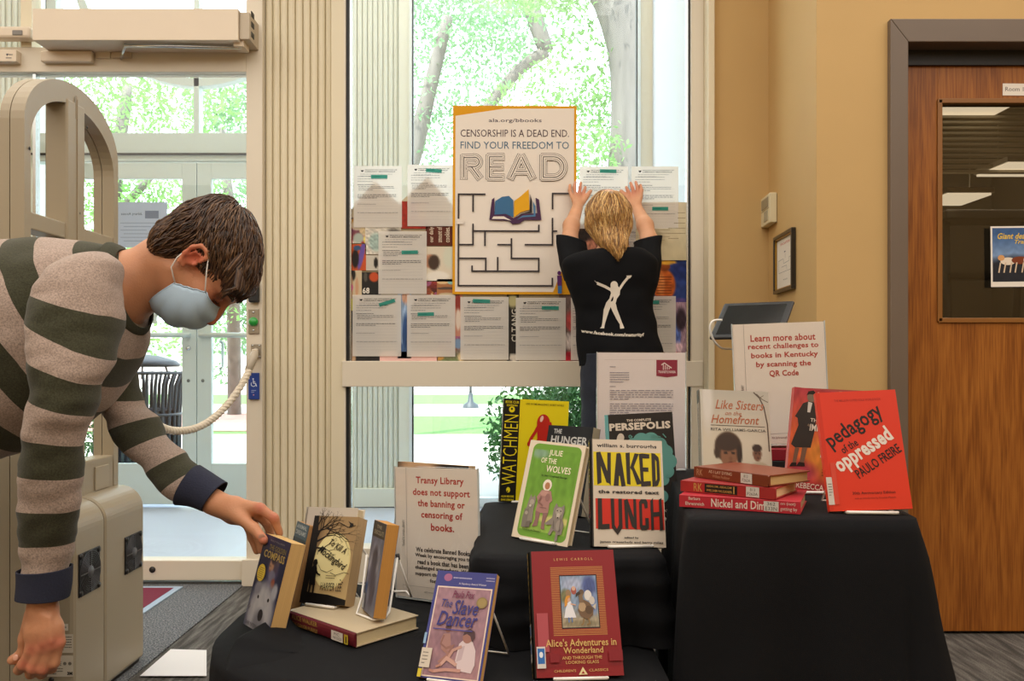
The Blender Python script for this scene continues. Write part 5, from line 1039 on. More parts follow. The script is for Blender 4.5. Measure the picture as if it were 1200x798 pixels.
# ================= security gate =================
GB = mat('gate_beige', '#a2967f', .42, vary=.02, vscale=2, bump=.08, bscale=500)
GX0, GX1 = -1.387, -1.32
gate = empty('security_gate', (-1.31, 2.6, 0), 'beige arched library security gate standing behind the leaning man', 'security gate')
def prx(mb, yz, x0=GX0, x1=GX1):
    n = len(yz); return mb.add([(x0, y, z) for y, z in yz]+[(x1, y, z) for y, z in yz], [tuple(range(n-1, -1, -1)), tuple(range(n, 2*n))]+[(i, (i+1) % n, (i+1) % n+n, i+n) for i in range(n)])
def gadd(mb, name, m, bevel=0, **k): o = mb.build(name, m, None, bevel=bevel, **k); o.parent = gate; o.location = -gate.location; return o
yc, a0, b0, zs = 2.585, .275, .175, 1.667
ai, bi, zi = .244, .158, 1.622
def arc(lo, hi, x0, x1, name):
    m = MB(); N = 26
    for k in range(N):
        t0, t1 = lo+(hi-lo)*k/N, lo+(hi-lo)*(k+1)/N
        q = [(yc-a0*math.cos(t0), zs+b0*math.sin(t0)), (yc-a0*math.cos(t1), zs+b0*math.sin(t1)), (yc-ai*math.cos(t1), zi+bi*math.sin(t1)), (yc-ai*math.cos(t0), zi+bi*math.sin(t0))]
        vs = [(x0, y, z) for y, z in q]+[(x1, y, z) for y, z in q]
        m.add(vs, [(0, 1, 5, 4), (2, 3, 7, 6), (0, 3, 2, 1), (4, 5, 6, 7)], False)
    return gadd(m, name, GB)
for xa, xb in ((GX0, GX0+.026), (GX0+.0285, GX1)):
    arc(0, PI, xa, xb, 'arch_shell')
    m = MB(); prx(m, [(yc-a0, .02), (yc-ai, .02), (yc-ai, zi), (yc-a0, zs)], xa, xb); prx(m, [(yc+ai, .02), (yc+a0, .02), (yc+a0, zs), (yc+ai, zi)], xa, xb); gadd(m, 'side_frame', GB)
m = MB(); m.box(GX0+.004, GX1+.004, 2.526, 2.632, .02, zi+bi+.01); gadd(m, 'center_post', GB, .006)
gadd(MB().box(GX1+.004, GX1+.0055, 2.574, 2.583, 1.74, zi+bi+.03).box(GX1+.004, GX1+.007, 2.5795, 2.5815, .6, 1.8), 'post_seam', mat('gate_seam', '#9c8c72', .5))
for (ya, yb) in ((yc-ai, 2.528), (2.630, yc+ai)):
    gadd(MB().box(GX0+.002, GX1-.002, ya, yb, 1.372, 1.42), 'crossbar', GB, .004)
    gadd(MB().box(GX0+.002, GX1-.002, ya, yb, .02, .70), 'lower_panel', GB, .004)
gadd(MB().box(GX1-.002, GX1+.003, 2.70, 2.79, .60, .675), 'recess_cover', mat('gate_beige_light', '#a79b84', .45), .003)
SCR = mat('dark_metal', '#3b3836', .4, metal=.6)
def disc(y, z, x, r, d, m, name, n=16): return gadd(MB().lathe([(0, d), (r*.8, d), (r, 0)], Matrix.Translation((x, y, z)) @ Matrix.Rotation(PI/2, 4, 'Y'), n), name, m)
for y, z in ((2.33, 1.59), (2.60, 1.46), (2.645, 1.735)): disc(y, z, GX1+.003, .005, .001, SCR, 'screw_hole')
# base housings
def housing(y0, y1, x1):
    m = MB(); pr = [(GX0+.01, .02), (GX0+.01, .597)]; R = .075
    pr += [(x1-R+R*math.sin(t), .597-R+R*math.cos(t)) for t in [PI/2*k/10 for k in range(11)]]+[(x1, .02)]
    n = len(pr); m.add([(x, y, z) for y in (y0, y1) for x, z in pr], [tuple(range(n)), tuple(range(2*n-1, n-1, -1))]+[(i, i+n, (i+1) % n+n, (i+1) % n) for i in range(n)], False)
    return gadd(m, 'base_housing', GB, .012)
housing(2.40, 2.585, -1.232); housing(2.592, 2.87, -1.236)
gadd(MB().box(GX0+.012, -1.25, 2.41, 2.86, .0, .03), 'foot', SCR)
def fan(yc_, zc_, s_, X):
    g = gadd(MB().box(X, X+.004, yc_-s_, yc_+s_, zc_-s_, zc_+s_), 'fan_grille', mat('grille_dark', '#17171a', .45), .003)
    m = MB()
    for k in range(8):
        r = s_*.3+s_*.66*k/7; m.tube([(X+.006, yc_+r*math.cos(t), zc_+r*math.sin(t)) for t in [2*PI*j/28 for j in range(28)]], .0011, 5, closed=True)
    m.box(X+.004, X+.0075, yc_-s_*.95, yc_+s_*.95, zc_-.0015, zc_+.0015).box(X+.004, X+.0075, yc_-.0015, yc_+.0015, zc_-s_*.95, zc_+s_*.95)
    m.build('grille_ring', mat('grille_ring', '#4a4b50', .4), g); MB().lathe([(0, .009), (s_*.26, .008), (s_*.3, .004)], Matrix.Translation((X, yc_, zc_)) @ Matrix.Rotation(PI/2, 4, 'Y'), 20).build('hub', mat('hub_grey', '#55575c', .45), g)
    for a in (-1, 1):
        for b in (-1, 1): MB().lathe([(0, .008), (.008, .007), (.009, .003)], Matrix.Translation((X, yc_+a*s_*.85, zc_+b*s_*.85)) @ Matrix.Rotation(PI/2, 4, 'Y'), 10).build('screw', mat('screw_black', '#101012', .35), g)
fan(2.484, .398, .062, -1.232); fan(2.78, .388, .060, -1.236)
# labels on the near end of the base (face -Y)
def glabel(px0, py0, px1, py1, draw, units, Y=2.3985):
    a = V(px0, py0, Y); b = V(px1, py1, Y); W, H = b.x-a.x, a.z-b.z
    cv = Canvas(a-gate.location, (W, 0, 0), (0, 0, -H), *units); draw(cv); return cv.build('label_sticker', PRINTM, gate)
glabel(69, 731, 80, 739, lambda c: c.rect(0, 0, 10, 8, '#d8d2c6').text('808', 2, 3, 8, 5, '#222222'), (10, 8))
def d_(c):
    c.rect(0, 0, 28, 22, '#cfc6b6'); c.lines_of_type(2, 3, 26, 6, 3, 1, '#4c4740', 4)
glabel(58, 743, 86, 765, d_, (28, 22))
def d_(c):
    c.rect(0, 0, 34, 25, '#cfc6b6').text('CE', 15, 7, 20, 12, '#2c2925').ell(24, 9.5, 2, 2, '#7a746a').ell(30, 9.5, 2, 2, '#7a746a').text('3M', 27, 19, 33, 23, '#1c1a18', .05); c.lines_of_type(2, 3, 30, 1, 3, .9, '#4c4740', 4).lines_of_type(2, 15, 22, 3, 3, .9, '#4c4740', 9)
glabel(52, 768, 86, 793, d_, (34, 25))
gadd(MB().lathe([(0, .003), (.007, .002), (.008, 0)], Matrix.Translation(V(60, 797, 2.398)) @ Matrix.Rotation(PI/2, 4, 'X'), 12), 'screw', SCR)
# rope
pts = [V(299, 411, YW-.045), V(296, 424, YW-.07), V(284, 450, 3.72), V(263, 478, 3.62), V(240, 497, 3.52), V(215, 505, 3.42), V(190, 501, 3.32), V(165, 480, 3.2), V(140, 455, 2.87)]
ROPE = mat('rope_white', '#d9cfbd', .85, bump=1.0, bscale=120, vary=.08, vscale=60)
P_ = catmull([tuple(p) for p in pts], 70); rp = empty('rope', tuple(P_[0]), 'white rope sagging from the jamb plate to the security gate', 'rope')
m = MB().tube(P_, .0135, 10); o = m.build('rope_core', ROPE, None); o.parent = rp; o.location = -rp.location
m = MB()
for s_ in range(3):
    hp = []
    for i in range(210):
        t = i/209*69; k = min(int(t), 68); f = t-k; p = Vector(P_[k])*(1-f)+Vector(P_[k+1])*f; d = (Vector(P_[k+1])-Vector(P_[k])).normalized(); u = d.orthogonal().normalized(); v = d.cross(u); a = i*.55+s_*2.094
        hp.append(p+(u*math.cos(a)+v*math.sin(a))*.0115)
    m.tube(hp, .0055, 5)
o = m.build('strand', ROPE, None); o.parent = rp; o.location = -rp.location
m = MB().tube([V(300, 410, YW-.03), V(298, 416, YW-.06), V(291, 434, 3.78)], [.012, .02, .0165], 12); o = m.build('rope_end_sleeve', mat('sleeve_grey', '#b8ae9c', .5), None); o.parent = rp; o.location = -rp.location
# ================= mats and paper on the floor =================
B(-4.2, -1.212, 2.2, YW-.03, .0, .006).build('entrance_carpet', carpet('speckled_carpet', '#4e5258', '#74777b', '#a0a2a3', False), None, label='speckled grey walk off carpet laid inside the glass doors', cat='carpet')
mt = empty('door_mat', (-1.9, 3.3, .006), 'maroon logo mat with pale blue border, left of the security gate', 'mat')
B(-.75, .435, -.47, .5, 0, .006).build('border', mat('mat_border', '#9fb2c6', .8), mt); B(-.72, .405, -.44, .47, .001, .0075).build('pile', mat('mat_maroon', '#6d1230', .95, bump=.6, bscale=300), mt)
cv = Canvas((-.6, .40, .0078), (.95, 0, 0), (0, -.8, 0), 95, 80, lift=.0004); cv.N = np.array((0, 0, 1.)); W_ = '#d6cdd2'
for r in (34, 29): cv.line([(50+r*math.cos(t), 40+r*.95*math.sin(t)) for t in [2*PI*k/40 for k in range(41)]], 1.6, W_)
for k in range(22): a = 2*PI*k/22; cv.line([(50+14*math.cos(a), 40+14*math.sin(a)), (50+26*math.cos(a), 40+26*math.sin(a))], 1.8, W_)
cv.text('TRANSYLVANIA', 22, 36, 78, 44, W_, .03); cv.build('print', PRINTM, mt)
pa = MB(); q = [V(200, 763.5, 2.975), V(242, 764.5, 2.965), V(242, 795, 2.72), V(164, 796, 2.72)]
pa.add([(p.x, p.y, z) for z in (.0065, .0075) for p in q], [(0, 1, 2, 3), (7, 6, 5, 4), (0, 4, 5, 1), (1, 5, 6, 2), (2, 6, 7, 3), (3, 7, 4, 0)]).build('paper_sheet', PAPER, None, label='white sheet of paper lying on the carpet beside the black cloth', cat='paper')

# ================= papers, poster and collage on the window =================
YG = YW+.010
PT = mat('office_paper', '#f1ede6', .85, transl=.4, spec=.2)
def form(px0, py0, px1, py1, Y, label, seed, sticky=None, extra=0):
    def d_(c):
        K = '#5b5a60'; c.poly([(15, 8), (16.5, 9.5), (18, 8.6), (19.5, 9.5), (21, 8), (20.6, 11), (18, 13), (15.4, 11)], '#33343a')
        c.text('REQUEST FOR WITHDRAWAL OF', 24, 7.5, 56 if 0 else 90, 9.6, '#3b3b41', .02).text('LIBRARY MATERIALS', 24, 11, 86, 13.1, '#3b3b41', .02)
        G_ = '#9b9aa0'
        c.lines_of_type(14, 17, 80, 2, 4, .8, G_, seed).lines_of_type(8, 22, 70, 3, 5, .8, '#85858c', seed+1, .5).lines_of_type(8, 39, 44, 1, 3, 1.1, '#55555c', seed+5, 1).lines_of_type(10, 43, 84, 3, 3.4, .9, '#6b6b74', seed+2, .4)
        c.lines_of_type(8, 60, 88, 3 if extra else 2, 3.4, 1.0, '#66666e', seed+3, .5).lines_of_type(8, 80, 46, 1, 3, .8, G_, seed+6, 1).lines_of_type(8, 98, 92, 1, 3, .8, G_, seed+7, 1)
        for k in range(12): c.rect(8, 47+k*6.2, 92, 47.25+k*6.2, '#cfcbc8', False)
        if sticky: x, y, w_, a = sticky; c.poly([(x+dx*math.cos(a)-dy*math.sin(a), y+dx*math.sin(a)+dy*math.cos(a)) for dx, dy in ((0, 0), (w_, 0), (w_, 7.5), (0, 7.5))], '#4fae9f').lines_of_type(x+3, y+3, x+w_-4, 1, 2, 1, '#2f7c70', seed)
    a = V(px0, py0, Y); b = V(px1, py1, Y); W, H = b.x-a.x, a.z-b.z
    e = empty('form_sheet', ((a.x+b.x)/2, Y, (a.z+b.z)/2), label, 'paper', 'withdrawal request forms taped to the window')
    MB().grid(lambda u, v: (W*(u-.5), -.0015*math.sin(PI*u)*math.sin(PI*v), H*(v-.5)), 6, 8).build('paper', PT, e)
    cv = Canvas((-W/2, -.0019, H/2), (W, 0, 0), (0, 0, -H), 100, 129, lift=.0001); d_(cv); cv.build('print', PRINTT, e); return e
YF = YG-.004
form(414.5, 194.5, 471, 266.5, YF, 'upper left corner form on the window, folded shadow across it', 1, (36, 19, 34, .0), 1)
form(477.5, 193, 532, 265, YF, 'upper row form immediately left of the READ poster', 2, (40, 8, 34, .06), 1)
form(443.5, 271, 500, 344.5, YF-.002, 'single form in the middle row left of the READ poster', 3, (48, 40, 34, -.02), 1)
form(413, 345.5, 470, 417.5, YF-.001, 'lower row form at the far left, tilted green tab', 4, (54, 18, 34, -.3))
form(477, 345.5, 533.5, 418, YF-.001, 'lower row form second from left, green tab mid page', 5, (22, 37, 34, -.02), 1)
form(539.5, 348, 596, 421.5, YF-.001, 'lower row form third from left, green tab on its heading', 6, (26, 4, 36, .04), 1)
form(604.5, 349, 663, 422, YF-.001, 'lower row form just left of the woman', 7, (52, 17, 34, .02), 1)
form(669, 349, 700, 422, YF-.001, 'lower row form mostly hidden behind the woman back', 8, None)
form(738, 347, 792, 420, YF-.003, 'lower row form right of the woman back', 9, (4, 8, 60, .02), 1)
form(679, 195, 736, 268, YF-.001, 'upper row form the woman holds, right of the poster', 10, (42, 6, 34, .02))
form(740, 195, 795, 268, YF-.003, 'upper right corner form above the amber bottle picture', 11, (44, 84, 34, .0), 1)
form(731, 268, 762, 318, YF-.0005, 'form partly hidden behind the woman right arm', 12, None)
# collage of posters and sheets taped behind the forms
BACKING = mat('collage_board', '#c9b79c', .9)
def art(px0, py0, px1, py1, fn, label, extra=None, dY=.0, n=(20, 26)):
    Y = YG+dY
    def d_(c):
        c.raster(0, 0, px1-px0, py1-py0, n[0], n[1], fn)
        if extra: extra(c)
    sheet('magazine_page', px0, py0, px1, py1, Y, label, 'magazine page', 'collage taped across the window', draw=d_, backm=BACKING)
sd = random.Random(40)
PAL = ['#8b4a34', '#c9b48c', '#3c4a6e', '#d8d0c4', '#6d7d52', '#2a2622', '#b88a4a', '#9a5a7a', '#4d7a8a', '#a03a34', '#cfc0d0', '#e2cf6a']
def rnd_art(seed, base=None):
    q = random.Random(seed); p = Paint(base or q.choice(PAL)).grad(q.choice(PAL), q.choice(PAL))
    for _ in range(9): p.ell(q.random(), q.random(), q.uniform(.08, .35), q.uniform(.06, .3), q.choice(PAL), .3, q.uniform(0, 3))
    return p.mottle(.12, 8, seed)
art(408, 255, 428, 285, rnd_art(1, '#2d2620').ell(.5, .3, .3, .2, '#c9b8a0', .4).ell(.6, .8, .3, .2, '#a9b4a8', .4), 'dark photo page with pale faces at the upper left of the collage')
art(428, 262, 470, 298, Paint('#cfc8ba').ell(.3, .6, .2, .3, '#9fb4ac', .4).ell(.7, .7, .15, .3, '#efe8dc', .3).ell(.8, .3, .2, .15, '#6f6a62', .5).mottle(.15, 9, 4), 'pale grey magazine page with white cross shape')
art(408, 286, 429, 317, Paint('#c2542c').ell(.75, .4, .14, .6, '#6a55a0', .3, .3).ell(.4, .55, .2, .35, '#2b2422', .3).ell(.5, .15, .2, .1, '#3a5578', .3), 'orange and violet page with a dark bottle')
art(429, 299, 452, 317, Paint('#c5beb0').ell(.5, .5, .1, .35, '#2a2622', .3).ell(.95, .4, .12, .2, '#cc3f86', .3), 'cream page with small dancing figure and pink dot')
art(405, 317, 424, 350, Paint('#cbb99a').ell(.4, .15, .22, .22, '#2e2a28', .3).ell(.35, .6, .1, .45, '#c79a78', .3).ell(.7, .6, .1, .35, '#c79a78', .3).ell(.25, .6, .22, .15, '#d05a8a', .2), 'page showing legs and a pink balloon')
art(424, 319, 446, 347, Paint('#2a2826').ell(.65, .2, .25, .2, '#c0502c', .3).ell(.2, .2, .1, .2, '#57524a', .3), 'black page with orange square and white numerals', lambda c: c.text('68', 1, 18, 9, 25, '#e8e2d6', .02))
art(405, 350, 415, 364, Paint('#d8d040'), 'small yellow scrap at the left edge of the collage', n=(4, 4))
art(405, 364, 445, 423, Paint('#2b2a28').ell(.22, .8, .06, .4, '#c0a080', .4).mottle(.1, 5, 3), 'dark page behind the lower left form')
art(445, 412, 513, 423, Paint('#dfb6b0').mottle(.04, 5, 3), 'pink strip along the bottom of the collage', n=(10, 4))
art(466, 340, 482, 420, Paint('#8fa8c8').ell(.6, .1, .3, .1, '#c79a80', .3).ell(.6, .65, .25, .3, '#2f4a78', .4).ell(.3, .9, .3, .12, '#46618c', .4).mottle(.15, 7, 6), 'page with blue jeans between two lower forms')
art(470, 236, 501, 268, Paint('#9a3226').ell(.8, .3, .2, .4, '#c7a06a', .5).mottle(.1, 6, 2), 'red book cover page between the two upper forms')
def d_(c):
    for i, t_ in enumerate(('our daily', 'amount of', 'cookies.')): c.text(t_, 4+i*9-6, 9, 22+i*9-6, 15, '#d8c8b0', .01, 0, -PI/2)
art(499, 263, 531, 288, Paint('#5a2c20').mottle(.05, 5, 2), 'brown page with sideways cream lettering', d_)
art(499, 289, 533, 330, Paint('#d6cbb6').ell(.15, .42, .2, .2, '#b98466', .25).ell(.28, .45, .2, .22, '#4a3a2e', .25).ell(.4, .85, .4, .15, '#e5dfd2', .3).ell(.8, .3, .2, .3, '#cfd0bc', .5), 'pale page with a dark haired head turned sideways')
art(499, 329, 512, 347, rnd_art(9), 'narrow mixed colour scrap under the sideways head')
art(512, 327, 535, 347, Paint('#a8714a').ell(.3, .2, .3, .1, '#d8b888', .2).ell(.75, .2, .2, .12, '#8fc0b8', .2).ell(.5, .55, .5, .08, '#5a4a40', .2).ell(.5, .9, .4, .1, '#c0b090', .2), 'brown checkered advert page left of the poster corner')
art(532, 345, 542, 394, Paint('#b9806a').ell(.5, .2, .35, .2, '#8c3a30', .4).ell(.5, .6, .3, .25, '#d8c8b8', .4), 'strip page with woman in red hair')
art(512, 394, 543, 423, rnd_art(12, '#503020').ell(.8, .3, .2, .2, '#7a92b0', .3), 'mixed dark page at the bottom under the second lower form')
art(594, 345, 608, 423, Paint('#2a2622').ell(.5, .1, .4, .1, '#b0a878', .4).ell(.6, .95, .4, .06, '#c8c0b4', .3), 'black page with sideways letters between lower forms', lambda c: c.text('CLTANG', -10, 33, 28, 40, '#c9c2b4', .01, 0, -PI/2))
art(655, 345, 680, 423, Paint('#6e5a54').ell(.6, .4, .3, .15, '#b84a48', .4).ell(.5, .7, .4, .12, '#c0b4b0', .4).ell(.4, .93, .4, .08, '#a01c2c', .3).mottle(.2, 9, 12), 'reddish grey page left of the woman hip')
art(674, 262, 700, 300, Paint('#6b4436').ell(.4, .4, .3, .25, '#2a2220', .4).ell(.7, .7, .3, .2, '#a8705a', .5).mottle(.2, 8, 5), 'dark red brown page left of the woman head')
art(700, 255, 745, 345, Paint('#8a7a68').mottle(.2, 6, 8), 'grey brown page behind the woman head')
art(745, 237, 806, 305, Paint('#cdc3a4').grad('#d2c8ae', '#c8bc98').ell(.3, .55, .3, .12, '#a99c7c', .5, .5).mottle(.03, 6, 8), 'large beige sheet at the upper right of the collage', lambda c: c.lines_of_type(38, 12, 58, 6, 6, 1, '#9a8f76', 3).lines_of_type(24, 32, 40, 4, 4, .8, '#9a8f76', 5), dY=-.006)
art(750, 302, 806, 354, Paint('#2c3f7c').ell(.25, .2, .3, .15, '#4aa090', .6).ell(.85, .3, .2, .2, '#22306a', .5).ell(.5, .62, .24, .36, '#b85a20', .15).ell(.44, .6, .08, .25, '#dc8a4a', .6).ell(.5, .2, .13, .1, '#8a4418', .2).ell(.56, .1, .2, .05, '#e0a83a', .3).ell(.6, .98, .5, .08, '#5a4a8a', .5).ell(.1, .7, .14, .2, '#4b4a9a', .5).mottle(.1, 7, 14), 'blue page with a glowing amber bottle at the right edge', lambda c: [c.rect(19, 22+k*3.2, 37, 23+k*3.2, '#7a3812', k == 0) for k in range(8)], n=(40, 36))
art(786, 354, 806, 423, Paint('#a88a9a').ell(.4, .5, .2, .3, '#5a70b8', .4).ell(.6, .3, .3, .2, '#3a2a34', .4).ell(.4, .78, .3, .1, '#e0c0cc', .4).ell(.3, .93, .4, .06, '#d84a4a', .3).ell(.8, .97, .2, .05, '#d0c040', .3).mottle(.18, 9, 15), 'purple and pink page at the lower right corner of the collage')
# folded backing sheets whose zigzag top shows through the upper forms
for nm, tri, lab in (('a', [(406, 252), (440, 212), (470, 240), (470, 268), (406, 268)], 'beige folded backing sheet behind the upper left form'), ('b', [(470, 236), (501, 207), (531, 240), (531, 268), (470, 268)], 'beige folded backing sheet behind the form beside the poster')):
    mb = MB(); P = [V(x, y, YG+.004) for x, y in tri]; n = len(P)
    mb.add([tuple(p) for p in P]+[(p.x, p.y+.001, p.z) for p in P], [tuple(range(n)), tuple(range(2*n-1, n-1, -1))]+[(i, (i+1) % n, (i+1) % n+n, i+n) for i in range(n)]).build('backing_sheet', BACKING, None, label=lab, cat='paper')
mb = MB().pbox(406, 266, 806, 424, YG+.0045, 0, .0008)
mb.build('backing_sheet', mat('collage_back', '#a8987e', .9), None, label='wide backing sheet behind the whole window collage', cat='paper')
# READ poster
def d_(c):
    G_ = '#d99b1c'; W_ = '#e6ddd2'
    c.rect(0, 0, 145, 221, G_).poly([(3, 12), (60, 3.5), (142, 3), (142, 218), (3, 218)], W_).poly([(118, 218), (133, 180), (140, 218)], G_)
    c.text('ala.org/bbooks', 42, 15, 104, 20.5, '#4a4350', .008)
    c.text('CENSORSHIP IS A DEAD END.', 9, 28, 136, 36.5, '#4a3840', .0).text('FIND YOUR FREEDOM TO', 9, 42, 136, 50.5, '#4e6f86', .0)
    K, F = '#3a3438', W_
    # inline letters: three nested outlines
    def outl(paths, ws=(8.8, 7.8, 5.2, 4.2, 1.0)):
        for i, w_ in enumerate(ws):
            c.layer()
            for p in paths: c.line(p, w_, K if i % 2 == 0 else F, False)
    def arcp(cx, cy, rx, ry, a, b, n=14): return [(cx+rx*math.cos(a+(b-a)*k/n), cy+ry*math.sin(a+(b-a)*k/n)) for k in range(n+1)]
    outl([[(13, 84), (13, 60)], [(13, 61), (24, 61)]+arcp(25, 66, 6, 5.5, -PI/2, PI/2)+[(17, 72)], [(22, 72), (31, 84)]])
    outl([[(43, 60), (43, 84)], [(43, 60), (58, 60)], [(43, 72), (57, 72)], [(43, 84), (58, 84)]])
    outl([[(68, 84), (79, 60)], [(81, 60), (93, 84)], [(74, 77), (87, 77)]])
    outl([[(106, 60), (106, 84)], [(106, 60), (116, 60)]+arcp(118, 72, 12, 12, -PI/2, PI/2)+[(106, 84)]])
    # maze
    M_ = '#3c3638'; w_ = 1.9
    for p in ([(38, 104), (7, 104), (7, 211), (117, 211), (117, 202)], [(24, 104), (24, 124)], [(24, 139), (24, 163), (7, 163)], [(24, 147), (101, 147), (101, 140)], [(38, 147), (38, 164)], [(7, 179), (39, 179), (39, 194)], [(23, 188), (23, 194), (101, 194), (101, 179), (69, 179), (69, 156)],
              [(53, 194), (53, 178)], [(53, 163), (69, 163)], [(85, 163), (117, 163), (117, 132)], [(117, 147), (122, 147)], [(136, 103), (117, 103), (117, 121)]): c.line(p, w_, M_)
    # open book
    P_ = '#4b2f4e'; B_ = '#3f6c94'; Y_ = '#e0a621'
    c.poly([(46, 110), (49, 108), (49, 124), (60, 126), (71, 132), (82, 127), (99, 126), (97, 108), (101, 110), (104, 134), (84, 134), (79, 138), (70, 139), (66, 135), (43, 134)], P_)
    c.poly([(50, 112), (58, 107), (66, 106), (71, 111), (71, 131), (62, 127), (49, 128)], B_).poly([(72, 112), (80, 106), (89, 98), (90, 122), (80, 125), (72, 131)], Y_)
    c.poly([(91, 104), (93, 112), (93, 126), (82, 127), (74, 132), (80, 127), (90, 124)], '#302a2c').poly([(94, 112), (97, 118), (97, 130), (82, 131), (75, 134), (82, 129), (95, 128)], '#4f7ba2').poly([(48, 130), (60, 130), (69, 135), (60, 133), (46, 133)], W_)
    c.rect(5, 133, 13, 139, W_)
    # small figure at the lower right
    c.ell(125, 196, 2.2, 2.5, '#5a2a66').poly([(122.5, 199), (128, 199), (128, 211), (123, 211)], '#5a2a66').rect(123.5, 211, 128, 220, '#3a6fa8')
sheet('read_poster', 530.5, 124, 675.5, 345, YF-.003, 'large white READ poster with maze and open book, gold edge', 'poster', None, (145, 221), PRINTM, draw=d_, backm=mat('poster_back', '#d9d0c2', .8), tilt=.003)
# ================= people =================
def skin_mat():
    m = mat('skin', None, .5, attr=True, spec=.35, bump=.25, bscale=260, vary=.05, vscale=30)
    b = m.node_tree.nodes['Principled BSDF']; b.inputs['Subsurface Weight'].default_value = .12; b.inputs['Subsurface Radius'].default_value = (.012, .005, .003); b.inputs['Subsurface Scale'].default_value = .6
    return m
SKIN = skin_mat()
def hairmat(name, rough=.42):
    m = mat(name, None, rough, attr=True, spec=.5, bump=.8, bscale=60, stretch=(1, 1, 1), vary=.25, vscale=90); return m
def paint_skin(me, P, base, spots):
    C = np.tile(np.array(lin(base)), (len(P), 1))
    for c, r, col in spots:
        k = np.exp(-((P-np.array(c))**2).sum(1)/(r*r))[:, None]; C = C*(1-k)+np.array(lin(col))*k
    color_attr(me, C)
def strand_mesh(name, locks, m, parent, n=5):
    mb = MB(); cols = []
    for path, r0, col in locks:
        N = len(path); k0 = len(mb.v); mb.tube(path, [r0*(math.sin(PI*(.12+.86*i/(N-1)))**.6)*(1 if i < N-1 else .25) for i in range(N)], n); cols += [lin(col)]*(len(mb.v)-k0)
    me = mb.mesh(name); me.materials.append(m); color_attr(me, np.array(cols)); return put(bpy.data.objects.new(name, me), parent)

# ---------- the leaning man ----------
man = empty('person', V(-60, 1033, 1.70), 'person in grey and olive striped sweater with mask, leaning in to set down book', 'person'); man.location.z = 0
def own(o): o.parent = man; o.location = o.location-man.location; return o
HO = np.array((-.669, 1.865, 1.2213))
Hf, Hu, Hr = np.array((.342, 0, -.940)), np.array((.940, 0, .342)), np.array((0., -1., 0))
HR = np.stack([Hf, Hu, Hr], 1)
def H(f, u, r=0.): return HO+Hf*f+Hu*u+Hr*r
F = Field((-1.25, 1.44, .36), (-.44, 2.14, 1.36), .003)
F.ell(H(-.012, .036), (.096, .080, .071), HR, .01)            # skull
F.ell(H(.042, .026), (.052, .052, .062), HR, .03)               # forehead
F.ell(H(.05, -.03), (.044, .07, .054), HR, .02)                # face
F.ell(H(.02, -.045), (.05, .05, .058), HR, .02)
for s_ in (-1, 1):
    F.cap(H(.0, -.055, s_*.048), .017, H(.075, -.098, s_*.016), .015, .02)   # jaw
    F.ell(H(.068, -.012, s_*.042), (.022, .022, .02), HR, .02)               # cheekbone
    F.cap(H(.092, .026, s_*.012), .0085, H(.078, .03, s_*.045), .008, .012)  # brow
    F.ell(H(.095, .008, s_*.031), (.014, .012, .017), HR, .012, True)        # eye socket
    F.ell(H(.083, .007, s_*.031), (.0125, .0125, .0125), HR, .004)           # lidded eye
    F.cap(H(.094, .0115, s_*.022), .0022, H(.089, .0115, s_*.042), .002, .004)
    F.ell(H(.112, -.037, s_*.012), (.011, .008, .009), HR, .006)             # nostril wing
F.cap(H(.095, .012), .0085, H(.122, -.030), .0105, .012).ell(H(.119, -.034), (.011, .010, .011), HR, .006)
F.cap(H(.088, -.098, -.012), .016, H(.088, -.098, .012), .016, .02)           # chin
F.cap(H(.102, -.062, -.018), .0065, H(.102, -.062, .018), .0065, .008).cap(H(.100, -.073, -.015), .0068, H(.100, -.073, .015), .0068, .006)
for s_ in (-1, 1):                                                            # ears
    E = lambda f, u, r=.072: H(f, u, s_*r)
    F.ell(E(-.004, .002, .069), (.017, .026, .008), HR, .006)
    rim = [E(.012, .012, .076), E(.010, .028, .080), E(-.004, .035, .082), E(-.018, .028, .083), E(-.022, .010, .083), E(-.017, -.010, .080), E(-.006, -.026, .076), E(.004, -.026, .073)]
    F.chain(rim, [.0042, .0048, .005, .005, .0048, .0045, .0055, .005], .004)
    F.chain([E(.003, .02, .076), E(-.010, .012, .079), E(-.010, -.006, .077)], [.0035, .0035, .003], .004)
    F.ell(E(.002, .002, .081), (.009, .012, .008), HR, .004, True)
    F.ell(E(.012, -.002, .074), (.004, .006, .004), HR, .003)
F.chain([H(-.04, -.03), H(-.034, -.085), tuple(V(150, 330, 1.85)), tuple(V(118, 350, 1.84))], [.05, .052, .056, .066], .03)
F.cap(H(.015, -.085), .032, tuple(V(158, 345, 1.86)), .045, .03)
F.chain([tuple(V(118, 352, 1.84)), tuple(V(60, 385, 1.82)), tuple(V(0, 415, 1.82)), tuple(V(-60, 430, 1.82))], [.085, .12, .12, .11], .05)
F.chain([tuple(V(105, 350, 1.74)), tuple(V(92, 365, 1.66)), tuple(V(66, 500, 1.60)), tuple(V(55, 600, 1.61)), tuple(V(50, 712, 1.63))], [.06, .048, .038, .034, .0255], .03)
F.chain([tuple(V(*p)) for p in ((118, 375, 1.95), (126, 410, 1.985), (133, 449, 1.99), (142, 472, 1.97), (156, 496, 1.95), (173, 521, 1.90), (196, 545, 1.85), (214, 565, 1.81), (247, 586, 1.765))], [.045, .032, .029, .028, .028, .027, .026, .025, .0235], .01)
def fingers(chains, k=.006):
    for pts, rs in chains: F.chain([tuple(V(*p)) for p in pts], rs, k)
